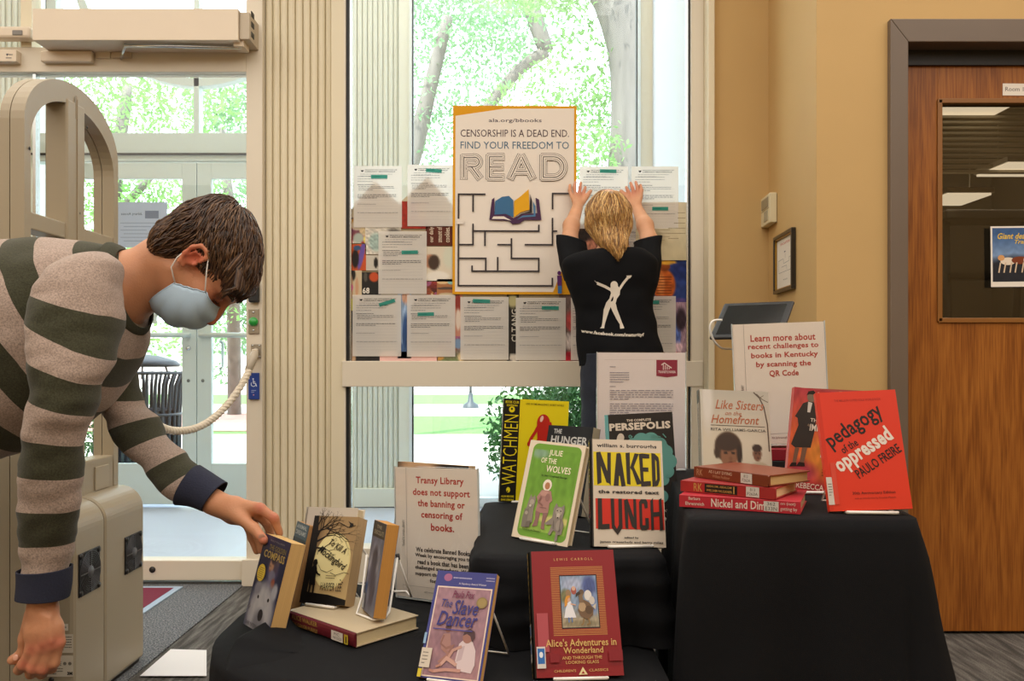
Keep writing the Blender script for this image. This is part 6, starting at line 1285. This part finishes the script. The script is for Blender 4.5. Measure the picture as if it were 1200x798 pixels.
# near hand, hanging and loosely curled
w0 = (50, 714, 1.63)
fingers([([w0, (40, 740, 1.622), (37, 761, 1.618)], [.021, .016, .0125]), ([w0, (49, 738, 1.618), (49, 758, 1.614)], [.021, .016, .0125]), ([w0, (57, 738, 1.619), (60, 756, 1.615)], [.021, .0155, .012]), ([w0, (63, 735, 1.625), (69.5, 752, 1.622)], [.02, .015, .0115])], .012)
fingers([([(37, 762, 1.617), (27, 779, 1.620), (22, 785, 1.645), (30, 782, 1.668)], [.0108, .0098, .0088, .008]), ([(49, 759, 1.613), (39, 783, 1.616), (36, 790, 1.643), (42, 786, 1.668)], [.0112, .0102, .009, .008]),
         ([(60, 757, 1.615), (51, 784, 1.617), (49, 790, 1.642), (54, 785, 1.664)], [.0108, .0098, .0088, .008]), ([(69.5, 753, 1.622), (64, 777, 1.622), (61, 784, 1.642), (63, 780, 1.66)], [.0098, .0088, .008, .0075])])
fingers([([(40, 722, 1.64), (31, 748, 1.648)], [.018, .0145])], .014); fingers([([(31, 748, 1.648), (27, 766, 1.65), (14, 773.5, 1.642)], [.0135, .0108, .0092])], .006)
# far hand holding the book
w1 = (250, 588, 1.757)
fingers([([w1, (275, 592, 1.735), (304, 596, 1.712)], [.021, .0165, .0118]), ([w1, (275, 597, 1.745), (301, 601, 1.729)], [.021, .0165, .0118]), ([w1, (274, 601, 1.752), (296, 607, 1.745)], [.02, .0155, .0112]), ([w1, (272, 604, 1.758), (290, 612, 1.757)], [.019, .0145, .0105])], .012)
fingers([([(305, 596, 1.711), (321, 607, 1.712), (327.5, 625, 1.722)], [.0108, .0094, .008]), ([(301, 602, 1.728), (314, 614, 1.738), (319, 633, 1.745)], [.0108, .0094, .008]), ([(295, 608, 1.744), (302, 627, 1.752), (306, 645, 1.748)], [.0104, .009, .0078]), ([(289, 613, 1.756), (295, 630, 1.766), (301, 646, 1.764)], [.0095, .0082, .0074])])
fingers([([(256, 592, 1.745), (281, 606, 1.713)], [.019, .0145])], .014); fingers([([(281, 606, 1.713), (297, 619, 1.695), (309, 633, 1.683)], [.0135, .0112, .0095])], .006)
# tendons on the backs of the hands
for a_, b_ in (((44, 722, 1.607), (38, 757, 1.607)), ((51, 722, 1.605), (50, 755, 1.602)), ((58, 724, 1.607), (60, 752, 1.604))): F.cap(tuple(V(*a_)), .0035, tuple(V(*b_)), .0035, .008)
me, P = F.mesh('body', 2); me.materials.append(SKIN)
sp = [(H(-.004, .004, .078), .03, '#c8664e'), (H(.085, -.0, .04), .03, '#b96f52'), (H(.115, -.03), .03, '#bd6a50'), (tuple(V(158, 340, 1.83)), .07, '#a87452')]
for p in ((37, 761, 1.605), (49, 758, 1.60), (60, 756, 1.60), (69, 752, 1.61), (27, 779, 1.61), (39, 784, 1.61), (304, 594, 1.70), (321, 606, 1.70), (309, 632, 1.675), (52, 787, 1.61)): sp.append((tuple(V(*p)), .014, '#b97058'))
sp.append((H(.088, .012, .044), .007, '#4b2c22'))
paint_skin(me, P, '#bf8866', sp)
body = put(bpy.data.objects.new('body', me)); own(body)
NAIL = mat('nail', '#d8a48e', .25, coat=.4)
for p, d_, r_ in (((306.5, 629, 1.6765), (1.0, -.3, -.9), .0065), ((18, 770.5, 1.634), (-.6, -.5, .7), .006)):
    o = MB().lathe([(0, .0012), (r_*.6, .001), (r_, 0)], None, 12).build('fingernail', NAIL, None); o.matrix_world = Matrix.Translation(V(*p)) @ Vector((d_[0]*.3, -1, d_[2]*.4)).to_track_quat('Z', 'Y').to_matrix().to_4x4(); own(o)
for s_ in (-1, 1):   # eyebrows and lash lines
    o = MB().tube([H(.1005, .030, s_*.014), H(.099, .036, s_*.028), H(.086, .034, s_*.05)], [.0028, .0036, .0015], 6).build('eyebrow', mat('brow_brown', '#2e1e14', .7), None); own(o)
    o = MB().tube([H(.0965, .003, s_*.021), H(.0965, .001, s_*.031), H(.0885, .003, s_*.043)], [.0008, .0014, .0008], 5).build('eyelashes', mat('brow_brown', '#2e1e14', .7), None); own(o)
# hair
from mathutils.bvhtree import BVHTree
G = Field((-.90, 1.70, 1.0), (-.42, 2.03, 1.48), .004)
G.ell(H(-.018, .038), (.106, .084, .080), HR, .01).ell(H(.046, .058), (.044, .034, .054), HR, .02).ell(H(-.045, .055), (.085, .07, .068), HR, .02)
G.chain([H(-.095, .0), H(-.082, -.055), H(-.072, -.10)], [.034, .026, .010], .03)
for s_ in (-1, 1): G.chain([H(-.07, .0, s_*.045), H(-.058, -.05, s_*.042), H(-.055, -.085, s_*.03)], [.035, .026, .010], .03)
G.ell(H(.115, -.042), (.085, .085, .11), HR, .01, True)
for s_ in (-1, 1): G.ell(H(.045, -.042, s_*.078), (.060, .055, .06), HR, .006, True).ell(H(.0, -.006, s_*.088), (.026, .036, .022), HR, .004, True)
me, P = G.mesh('hair', 2); HAIR = hairmat('brown_hair'); me.materials.append(HAIR); color_attr(me, np.tile(lin('#35231a'), (len(P), 1)))
bvh = BVHTree.FromPolygons([tuple(p) for p in P], [tuple(f.vertices) for f in me.polygons])
def comb(P, bvh, n, flow, steps, dl, lift, r0, cols, seed, keep=lambda p: True):
    rnd = random.Random(seed); out = []; tries = 0
    while len(out) < n and tries < n*4:
        tries += 1; p = Vector(P[rnd.randrange(len(P))])
        if not keep(p): continue
        path = []; L_ = rnd.uniform(.7, 1.3)*dl; lf = lift*rnd.uniform(.4, 1.4); prev = None; tw = rnd.uniform(-.45, .45)
        for k in range(steps):
            q = bvh.find_nearest(p)
            if q[0] is None: break
            c, nr = q[0], q[1]
            if (p-c).dot(nr) < 0 and k == 0: nr = nr
            path.append(c+nr*lf*(.3+math.sin(PI*k/(steps-1))*.8)); d = flow(c); d = d-nr*d.dot(nr)
            if d.length < 1e-4: break
            d = d.normalized()+nr.cross(d).normalized()*tw*(.3+k/steps); p = c+d.normalized()*L_
        if len(path) == steps: out.append((path, rnd.uniform(*r0), rnd.choice(cols)))
    return out
HC = ['#3a2519', '#48301f', '#5a4029', '#2e1e15', '#6a4d33', '#42291b', '#513722']
crown = Vector(H(-.075, .10)); fw = Vector(tuple(Hf)); up_ = Vector(tuple(Hu)); rt = Vector(tuple(Hr))
def flow(c):
    d = c-crown; v = d.normalized(); side = d.dot(rt); f_ = (c-Vector(tuple(HO))).dot(fw); u_ = (c-Vector(tuple(HO))).dot(up_)
    return v+fw*(.7 if u_ > .03 else .1)-up_*(.7 if u_ < .03 else .15)+rt*(.25*(1 if u_ > .05 else 0))
# outward normals check
cN = Vector(H(-.02, .03)); flipN = sum((Vector(P[f.vertices[0]])-cN).dot(f.normal) for f in list(me.polygons)[:400]) < 0
if flipN: me.flip_normals(); bvh = BVHTree.FromPolygons([tuple(p) for p in P], [tuple(f.vertices) for f in me.polygons])
hair = put(bpy.data.objects.new('hair', me)); own(hair)
locks = comb(P, bvh, 4200, flow, 6, .0085, .0045, (.0010, .0021), HC, 5)
rnd = random.Random(6)
for i in range(260):   # fringe falling over the forehead
    r_ = rnd.uniform(-.058, .062); a = rnd.uniform(-.008, .006); g = abs(r_)*.3
    locks.append(([tuple(H(.03+a, .098-g, r_)), tuple(H(.058+a, .094-g, r_*1.05+.003)), tuple(H(.082+a, .082-g, r_*1.1+.005)), tuple(H(.097+a*.6-g*.5, .064, r_*1.12+.007)), tuple(H(.105+rnd.uniform(-.008, .006)-g, .043+rnd.uniform(-.012, .010), r_*1.12+.010))], rnd.uniform(.0015, .0028), rnd.choice(HC)))
for i in range(220):   # temples
    s_ = rnd.choice((-1, 1)); a, b = rnd.uniform(0, 1), rnd.uniform(-.006, .006)
    f0, u0 = .02+.045*a, .094-.022*a+b; locks.append(([tuple(H(f0, u0, s_*(.064-.012*a))), tuple(H(f0+.014, u0-.018, s_*(.0715-.012*a))), tuple(H(f0+.026, u0-.036, s_*(.0735-.014*a))), tuple(H(f0+.034, u0-.050, s_*(.071-.014*a)))], rnd.uniform(.0015, .0025), rnd.choice(HC)))
own(strand_mesh('hair_locks', locks, HAIR, None, 4))
# face mask
def prof(b):
    pts = catmull([(.103, -.002), (.120, -.018), (.127, -.040), (.126, -.068), (.116, -.096), (.099, -.119), (.075, -.134), (.048, -.142)], 40); x = b*39; i = min(int(x), 38); return pts[i]*(1-(x-i))+pts[i+1]*(x-i)
def edge(b): return np.array((.074, .0))*(1-b)+np.array((.032, -.058))*b
def mp(a, b):
    a2 = (a-.5)*2; th = abs(a2)*PI/2; pm, pe_ = prof(b), edge(b); bl = math.cos(th)**.75 if th < PI/2-1e-6 else 0
    pl = .0065*(abs(math.sin((b-.06)*PI*4))-.5)*(1-abs(a2)**3*.5)*math.sin(PI*min(1, max(0, b)))
    q = pe_+(pm-pe_)*bl; nrm = (pm-np.array((.04, -.06))); nrm /= np.linalg.norm(nrm)
    q = q+nrm*pl; side = .066*math.sin(th)**.9*(1 if a2 > 0 else -1)
    return tuple(H(q[0], q[1], side))
MASKB = mat('mask_blue', '#b7d2e8', .8, bump=.2, bscale=500, vary=.03, vscale=30)
mo = MB().grid(lambda a, b: mp(a, b), 56, 44).build('face_mask', MASKB, None); sd_ = mo.modifiers.new('t', 'SOLIDIFY'); sd_.thickness = .0012; own(mo)
for s_ in (-1, 1):
    a = 0 if s_ < 0 else 1
    own(MB().tube([mp(a, .02), H(.070, .0, s_*.071), H(.036, .018, s_*.078), H(.014, .031, s_*.080), H(-.004, .04, s_*.079)], .0016, 6).tube([H(-.023, .0, s_*.078), H(-.014, -.03, s_*.076), H(.0, -.05, s_*.072), mp(a, .97)], .0016, 6).build('ear_loop', mat('mask_white', '#e9e6e2', .7), None))
own(MB().tube([mp(x, .0) for x in [k/20 for k in range(21)]], .0012, 5).tube([mp(x, 1.0) for x in [k/20 for k in range(21)]], .0012, 5).tube([mp(0, y/10) for y in range(11)], .0014, 5).tube([mp(1, y/10) for y in range(11)], .0014, 5).build('mask_seam', MASKB, None))
# sweater
def stripe_mat(name, expr):
    m = bpy.data.materials.new(name); m.use_nodes = True; n = m.node_tree.nodes; l = m.node_tree.links; b = n['Principled BSDF']
    b.inputs['Roughness'].default_value = .95; b.inputs['Specular IOR Level'].default_value = .15; b.inputs['Sheen Weight'].default_value = .15
    tc = n.new('ShaderNodeTexCoord')
    if expr is None:
        a = n.new('ShaderNodeAttribute'); a.attribute_name = 'stripe'; src = a.outputs['Fac']
    else:
        d = n.new('ShaderNodeVectorMath'); d.operation = 'DOT_PRODUCT'; d.inputs[1].default_value = expr[:3]; l.new(tc.outputs['Object'], d.inputs[0])
        ad = n.new('ShaderNodeMath'); ad.inputs[1].default_value = expr[3]; l.new(d.outputs['Value'], ad.inputs[0]); src = ad.outputs[0]
    wv = n.new('ShaderNodeTexNoise'); wv.inputs['Scale'].default_value = 9; l.new(tc.outputs['Object'], wv.inputs[0])
    wa = n.new('ShaderNodeMath'); wa.operation = 'MULTIPLY_ADD'; wa.inputs[1].default_value = .14; l.new(wv.outputs[0], wa.inputs[0]); l.new(src, wa.inputs[2])
    h = n.new('ShaderNodeMath'); h.operation = 'MULTIPLY'; h.inputs[1].default_value = .5; l.new(wa.outputs[0], h.inputs[0])
    fr_ = n.new('ShaderNodeMath'); fr_.operation = 'FRACT'; l.new(h.outputs[0], fr_.inputs[0])
    gt = n.new('ShaderNodeMath'); gt.operation = 'GREATER_THAN'; gt.inputs[1].default_value = .5; l.new(fr_.outputs[0], gt.inputs[0])
    mx = n.new('ShaderNodeMix'); mx.data_type = 'RGBA'; mx.inputs[6].default_value = (*lin('#9c8b80'), 1); mx.inputs[7].default_value = (*lin('#3a3a2b'), 1); l.new(gt.outputs[0], mx.inputs[0])
    t = n.new('ShaderNodeTexNoise'); t.inputs['Scale'].default_value = 330; t.inputs['Detail'].default_value = 3; l.new(tc.outputs['Object'], t.inputs[0])
    mr = n.new('ShaderNodeMapRange'); mr.inputs[1].default_value = .3; mr.inputs[2].default_value = .7; mr.inputs[3].default_value = .68; mr.inputs[4].default_value = 1.32; l.new(t.outputs[0], mr.inputs[0])
    sc_ = n.new('ShaderNodeVectorMath'); sc_.operation = 'SCALE'; l.new(mx.outputs[2], sc_.inputs[0]); l.new(mr.outputs[0], sc_.inputs['Scale']); l.new(sc_.outputs[0], b.inputs['Base Color'])
    bp = n.new('ShaderNodeBump'); bp.inputs['Strength'].default_value = .35; bp.inputs['Distance'].default_value = .001; l.new(t.outputs[0], bp.inputs['Height']); l.new(bp.outputs[0], b.inputs['Normal'])
    return m
# stripe planes across the trunk: boundaries pass (24,282)-(57,340) and (0,310)-(41,370) in the picture at depth 1.68
n_ = np.array((.84, 0, .54)); p0 = np.array(V(41, 311, 1.66)); per = .058
SW_T = stripe_mat('sweater_trunk', (n_[0]/per, 0, n_[2]/per, 20.05-float(n_@(p0-np.array(man.location)))/per)); SW_S = stripe_mat('sweater_sleeve', None)
NAVY = mat('navy_rib', '#23273a', .95, bump=.5, bscale=260, vary=.12, vscale=300); OLIVE = mat('olive_rib', '#3a3a2b', .95, bump=.5, bscale=300, vary=.15, vscale=300)
tr_ = garment('sweater', [(147, 300, 160, 352, 1.85, .066, 0), (140, 291, 163, 383, 1.85, .085, 0), (118, 285, 152, 426, 1.84, .15, 0), (85, 281, 120, 476, 1.83, .19, 0), (45, 280, 76, 512, 1.83, .20, 0), (5, 283, 27, 531, 1.83, .20, 0), (-40, 292, -20, 546, 1.82, .20, 0), (-95, 315, -75, 555, 1.82, .19, 0), (-140, 350, -110, 560, 1.80, .18, 0)], SW_T, None, 96, 110, .005, (5, 11), 3)
for v in tr_.data.vertices: v.co = v.co-man.location
tr_.parent = man
def sleeve(name, rings, m=SW_S, **k):
    o = garment(name, rings, m, None, **k)
    for v in o.data.vertices: v.co = v.co-man.location
    o.parent = tr_; return o
sleeve('sleeve', [(78, 306, 122, 296, 1.72, .05, 6.15), (58, 322, 138, 312, 1.70, .085, 6.35), (45, 345, 140, 372, 1.665, .085, 6.9), (39, 381, 131, 426, 1.625, .078, 8), (39, 425, 114, 454, 1.60, .068, 9), (41, 471, 103, 490, 1.59, .062, 10), (28, 514, 95, 526, 1.59, .056, 11), (25, 557, 91, 562, 1.60, .052, 12), (24, 600, 89, 600, 1.61, .05, 13), (25, 640, 84, 638, 1.625, .046, 14), (27, 674, 79, 670, 1.63, .044, 14.9)], nv=130, wr=.006, wf=(7, 16), seed=11)
sleeve('cuff', [(23, 667, 82, 665, 1.63, .049, 0), (23, 684, 81, 682, 1.63, .046, 0), (22, 699, 78, 701, 1.63, .045, 0)], NAVY, nv=24, wr=.0015, seed=4)
sleeve('sleeve', [(138, 340, 100, 380, 1.98, .07, 1.2), (152, 400, 112, 440, 2.0, .07, 2.1), (153, 438, 113, 460, 1.99, .065, 3.0), (165, 474, 119, 470, 1.97, .062, 4.05), (181, 489, 131, 503, 1.95, .056, 4.9), (195, 512, 151, 531, 1.90, .052, 6.0), (216, 534, 176, 557, 1.85, .048, 7.0), (232, 552, 195, 577, 1.81, .044, 8), (238, 556, 210, 585, 1.79, .042, 8.6)], nv=110, wr=.006, wf=(7, 15), seed=21)
sleeve('cuff', [(231, 546, 209, 589, 1.795, .052, 0), (247, 556, 224, 591, 1.78, .045, 0), (263, 566, 241, 597, 1.765, .043, 0)], NAVY, nv=24, wr=.0025, seed=8)
sleeve('collar', [(146, 297, 160, 353, 1.85, .068, 0), (151, 299, 163, 360, 1.85, .064, 0)], OLIVE, nv=8, wr=.0005, seed=8)
sleeve('collar', [(133, 286, 157, 394, 1.85, .104, 0), (140, 289, 163, 391, 1.85, .098, 0), (147, 294, 167, 384, 1.85, .082, 0)], OLIVE, nv=14, wr=.0008, seed=9)
JEAN = mat('grey_trousers', '#5d6064', .9, bump=.4, bscale=400, vary=.1, vscale=60)
def mg(name, rings, m, **k):
    o = garment(name, rings, m, None, **k)
    for v in o.data.vertices: v.co = v.co-man.location
    o.parent = man; return o
for dY, dx in ((1.70, 0), (1.93, -28)):
    mg('trouser_leg', [(-230+dx, 420, -90+dx, 440, dY, .10, 0), (-200+dx, 540, -48+dx, 540, dY, .10, 0), (-150+dx, 640, -34+dx, 640, dY, .09, 0), (-120+dx, 700, -22+dx, 700, dY, .08, 0), (-110+dx, 750, -6+dx, 750, dY, .07, 0), (-110+dx, 810, -14+dx, 815, dY, .065, 0), (-110+dx, 900, -20+dx, 900, dY, .06, 0), (-110+dx, 1000*1.0, -30+dx, 1000, dY, .055, 0)], JEAN, nu=40, nv=60, wr=.004)
    a = V(-110+dx, 1000, dY)
    M_ = Matrix.Translation((a.x+.13-man.location.x, dY-man.location.y, 0))
    MB().add([(x, y*(1-.25*(x > .1)), z*(1 if x < .05 else .55)) for x in (-.12, -.04, .05, .12, .17) for y, z in ((-.045, 0), (-.045, .06), (-.02, .11), (.02, .11), (.045, .06), (.045, 0))], [(i*6+k, i*6+(k+1) % 6, (i+1)*6+(k+1) % 6, (i+1)*6+k) for i in range(4) for k in range(6)]+[(5, 4, 3, 2, 1, 0), (24, 25, 26, 27, 28, 29)], True, M_).build('shoe', mat('shoe_dark', '#26262a', .6), man)

# ---------- the woman at the window ----------
wo = empty('person', V(722, 713, 3.5), 'person with short blonde hair in black tee, back turned, pressing paper to window', 'person'); wo.location.z = 0
WY = 3.5
def ownw(o): o.parent = wo; o.location = o.location-wo.location; return o
F = Field((.12, 3.28, 0.0), (.70, 3.93, 1.87), .0037)
hc = V(713, 253, WY)
F.ell(tuple(hc+Vector((0, .01, .02))), (.076, .095, .09), None, .01).ell(tuple(hc+Vector((0, .05, -.04))), (.058, .055, .075), None, .03)
F.cap(tuple(hc+Vector((0, .09, -.0))), .012, tuple(hc+Vector((0, .115, -.03))), .012, .01).cap(tuple(hc+Vector((-.03, .07, -.09))), .02, tuple(hc+Vector((.03, .07, -.09))), .02, .02)
for s_ in (-1, 1):
    F.ell(tuple(hc+Vector((s_*.079, .01, -.02))), (.009, .018, .028), None, .006); F.ell(tuple(hc+Vector((s_*.03, .1, .0))), (.014, .01, .01), None, .006, True)
F.cap(tuple(hc+Vector((.01, .0, -.07))), .05, tuple(V(720, 305, WY)), .055, .03)
F.chain([tuple(V(720, 312, WY)), tuple(V(719, 350, WY)), tuple(V(721, 400, WY)), tuple(V(726, 440, WY))], [.085, .095, .09, .08], .05)
F.cap(tuple(V(690, 312, WY)), .05, tuple(V(750, 310, WY)), .05, .05)
for s_, sh, el, wr_ in ((-1, (676, 310, 3.56), (667, 284, 3.69), (676, 245, 3.835)), (1, (756, 308, 3.56), (761, 283, 3.69), (747, 245, 3.835))):
    F.chain([tuple(V(*sh)), tuple(V(*el)), tuple(V((el[0]+wr_[0])/2-s_*-2, (el[1]+wr_[1])/2, 3.75)), tuple(V(*wr_))], [.045, .037, .034, .025], .02)
def hand(w_, kn, tips, th):
    for (a, b) in zip(kn, tips):
        F.cap(tuple(V(*w_)), .018, tuple(V(*a)), .0095, .01); F.chain([tuple(V(*a)), tuple(V(*b[0])), tuple(V(*b[1]))], [.0092, .0082, .0072], .003)
    F.chain([tuple(V(*p)) for p in th], [.014, .0115, .009], .006)
hand((677, 243, 3.84), [(670.5, 231, 3.845), (674.5, 229, 3.855), (678.5, 229, 3.865), (682, 231, 3.87)], [[(667.5, 223, 3.855), (668, 217, 3.883)], [(673, 219.5, 3.86), (674.5, 213.5, 3.887)], [(679.5, 220, 3.87), (680.5, 214.5, 3.889)], [(684.5, 224, 3.875), (686, 219.5, 3.889)]], [(681, 239, 3.85), (687, 231, 3.865), (692, 224, 3.886)])
hand((746, 243, 3.84), [(740, 231, 3.87), (743.5, 229, 3.865), (747.5, 229, 3.855), (751, 231, 3.845)], [[(736, 224, 3.875), (734, 219.5, 3.889)], [(741, 220, 3.87), (739, 214.5, 3.889)], [(747, 219.5, 3.86), (745, 213.5, 3.887)], [(752, 223, 3.855), (750.5, 217, 3.883)]], [(741, 239, 3.85), (735, 231, 3.865), (728, 224, 3.886)])
for s_ in (-1, 1): F.chain([tuple(V(725+s_*17, 440, WY)), tuple(V(723+s_*24, 580, WY+.01)), tuple(V(723+s_*25, 700, WY))], [.066, .05, .036], .03)
me, P = F.mesh('body', 2); me.materials.append(SKIN); paint_skin(me, P, '#cf9b78', [(tuple(V(678, 222, 3.87)), .04, '#c9846a'), (tuple(V(742, 222, 3.87)), .04, '#c9846a')])
o = put(bpy.data.objects.new('body', me)); ownw(o)
BH = hairmat('blonde_hair', .4); rnd = random.Random(8); locks = []
BC = ['#b88c50', '#c99f62', '#8e6434', '#d8b478', '#a3763f', '#6f4d28', '#c29656', '#99703c']
G = Field((.20, 3.28, 1.36), (.60, 3.70, 1.76), .004); G.ell(tuple(hc+Vector((0, .005, .018))), (.077, .098, .086), None, .01).chain([tuple(hc+Vector(q)) for q in ((.0, -.03, -.02), (.008, -.035, -.075), (.018, -.08, -.13), (.024, -.12, -.178))], [.070, .054, .036, .010], .04)
for s_ in (-1, 1): G.chain([tuple(hc+Vector((s_*.054, -.005, .02))), tuple(hc+Vector((s_*.058, -.005, -.04))), tuple(hc+Vector((s_*.047+.006, -.02, -.085)))], [.03, .024, .012], .03)
G.ell(tuple(hc+Vector((0, .10, -.05))), (.09, .06, .09), None, .01, True)
me, P = G.mesh('hair', 2); me.materials.append(BH); color_attr(me, np.tile(lin('#8a6234'), (len(P), 1)))
cN = hc
if sum((Vector(P[f.vertices[0]])-cN).dot(f.normal) for f in list(me.polygons)[:400]) < 0: me.flip_normals()
bvh = BVHTree.FromPolygons([tuple(p) for p in P], [tuple(f.vertices) for f in me.polygons])
crn = hc+Vector((.012, -.01, .115))
locks = comb(P, bvh, 3000, lambda c: (c-crn).normalized()*.6+Vector((-.5*max(-1, min(1, (c.x-hc.x-.018)/.08))*(1 if c.z < hc.z-.02 else 0), -.1, -1.0)), 8, .013, .005, (.0013, .0027), BC, 12, keep=lambda p: p.y < hc.y+.06)
for i in range(150):
    a = rnd.gauss(0, .45); a = max(-1, min(1, a)); ez = -.148-.045*math.exp(-(a/.35)**2)-rnd.uniform(-.01, .014)
    p0 = hc+Vector((.012+a*.055, -.075+abs(a)*.03, -.055)); p1 = hc+Vector((.017+a*.042, -.118+abs(a)*.02, (-.055+ez)/2)); p2 = hc+Vector((.022+a*.034+rnd.uniform(-.006, .006), -.14+abs(a)*.02, ez))
    locks.append(([p0, (p0+p1)/2+Vector((.001, -.003, 0)), p1, (p1+p2)/2, p2], rnd.uniform(.0025, .005), rnd.choice(BC)))
o = put(bpy.data.objects.new('hair', me)); ownw(o)
ownw(strand_mesh('hair_locks', locks, BH, None, 4))
TEE = mat('black_tee', '#101114', .9, spec=.15, bump=.2, bscale=500)
def wg(name, rings, m, parent=wo, **k):
    o = garment(name, rings, m, None, **k)
    for v in o.data.vertices: v.co = v.co-wo.location
    o.parent = parent; return o
tee = wg('tee_shirt', [(703, 296, 736, 296, WY, .058, 0), (688, 294, 750, 292, WY, .09, 0), (668, 300, 764, 298, WY, .115, 0), (659, 311, 772, 308, WY, .125, 0), (662, 328, 770, 330, WY, .125, 0), (670, 352, 765, 356, WY, .12, 0), (675, 385, 768, 385, WY, .12, 0), (679, 429, 777, 415, WY, .128, 0)], TEE, nu=80, nv=80, wr=.007, wf=(5, 8), seed=2)
wg('sleeve', [(663, 328, 698, 334, 3.51, .08, 0), (657, 306, 692, 312, 3.55, .075, 0), (652, 276, 686, 285, 3.64, .066, 0)], TEE, tee, nu=40, nv=30, wr=.004); wg('sleeve', [(735, 334, 770, 330, 3.51, .08, 0), (741, 310, 774, 306, 3.55, .075, 0), (743, 284, 775, 277, 3.64, .066, 0)], TEE, tee, nu=40, nv=30, wr=.004)
DEN = mat('dark_denim', '#1d2433', .85, bump=.4, bscale=500, vary=.15, vscale=60)
for a, b in ((681, 728), (722, 776)): wg('jeans_leg', [(a, 415, b+3, 413, WY, .12, 0), (a-1, 450, b+2, 450, WY, .115, 0), (a, 500, b, 500, WY, .10, 0), (a+2, 580, b-4, 580, WY+.01, .08, 0), (a+4, 700, b-8, 700, WY, .07, 0)], DEN, nu=36, nv=50, wr=.004)
for a in (704, 748): B(-.045, .045, -.1, .15, 0, .08).build('shoe', mat('shoe_dark', '#26262a', .6), wo, bevel=.03, seg=3).location = (V(a, 700, WY).x-wo.location.x, 0, 0)
# white print on the back of the tee, laid on the cloth surface
from mathutils.bvhtree import BVHTree
bpy.context.view_layer.update()
bv = BVHTree.FromPolygons([tuple(v.co+wo.location) for v in tee.data.vertices], [tuple(p.vertices) for p in tee.data.polygons])
a, b = V(675, 315, WY), V(775, 415, WY)
cv = Canvas((a.x, 3.3, a.z), (b.x-a.x, 0, 0), (0, 0, b.z-a.z), 100, 100, lift=.0001); W_ = '#d9d0c2'
def z2(x, y): return 640+x/5.7-675, 300+y/5.7-315   # enlarged tracing coordinates
def zp(*p): return [z2(x, y) for x, y in p]
cv.ell(*z2(430, 212), 4.2, 4.2, W_)
cv.poly(zp((408, 215), (452, 215), (470, 240), (466, 275), (448, 300), (440, 330), (442, 345), (400, 345), (380, 325), (400, 300), (410, 265), (404, 245)), W_)
cv.line(zp((412, 245), (370, 222), (325, 203)), 3.0, W_).poly(zp((330, 196), (318, 200), (302, 184), (308, 186), (314, 194), (322, 192)), W_).line(zp((462, 243), (490, 200), (518, 166)), 2.8, W_).poly(zp((514, 160), (508, 152), (545, 150), (540, 160), (532, 170), (526, 168)), W_)
cv.poly(zp((380, 325), (412, 345), (398, 380), (385, 420), (372, 465), (355, 465), (360, 420), (365, 370)), W_).poly(zp((404, 343), (442, 335), (450, 370), (468, 415), (484, 460), (468, 466), (445, 430), (420, 380)), W_)
cv.poly(zp((355, 462), (372, 462), (368, 490), (342, 490), (352, 478)), W_).poly(zp((468, 462), (484, 458), (496, 490), (470, 494), (468, 480)), W_)
x0_, y0_ = z2(226, 506); x1_, y1_ = z2(626, 534); cv.text('www.facebook.com/maturityf', x0_, y0_, x1_, y1_, W_, .04, 0, .07, arc=2.2)
for A in cv.v:
    for q in A:
        h = bv.ray_cast(Vector((q[0], 3.0, q[2])), Vector((0, 1, 0)))
        q[1] = (h[0].y if h[0] else 3.38)-.0015
o = cv.build('back_print', mat('shirt_print', None, .7, attr=True), tee)
for v in o.data.vertices: v.co = v.co-wo.location
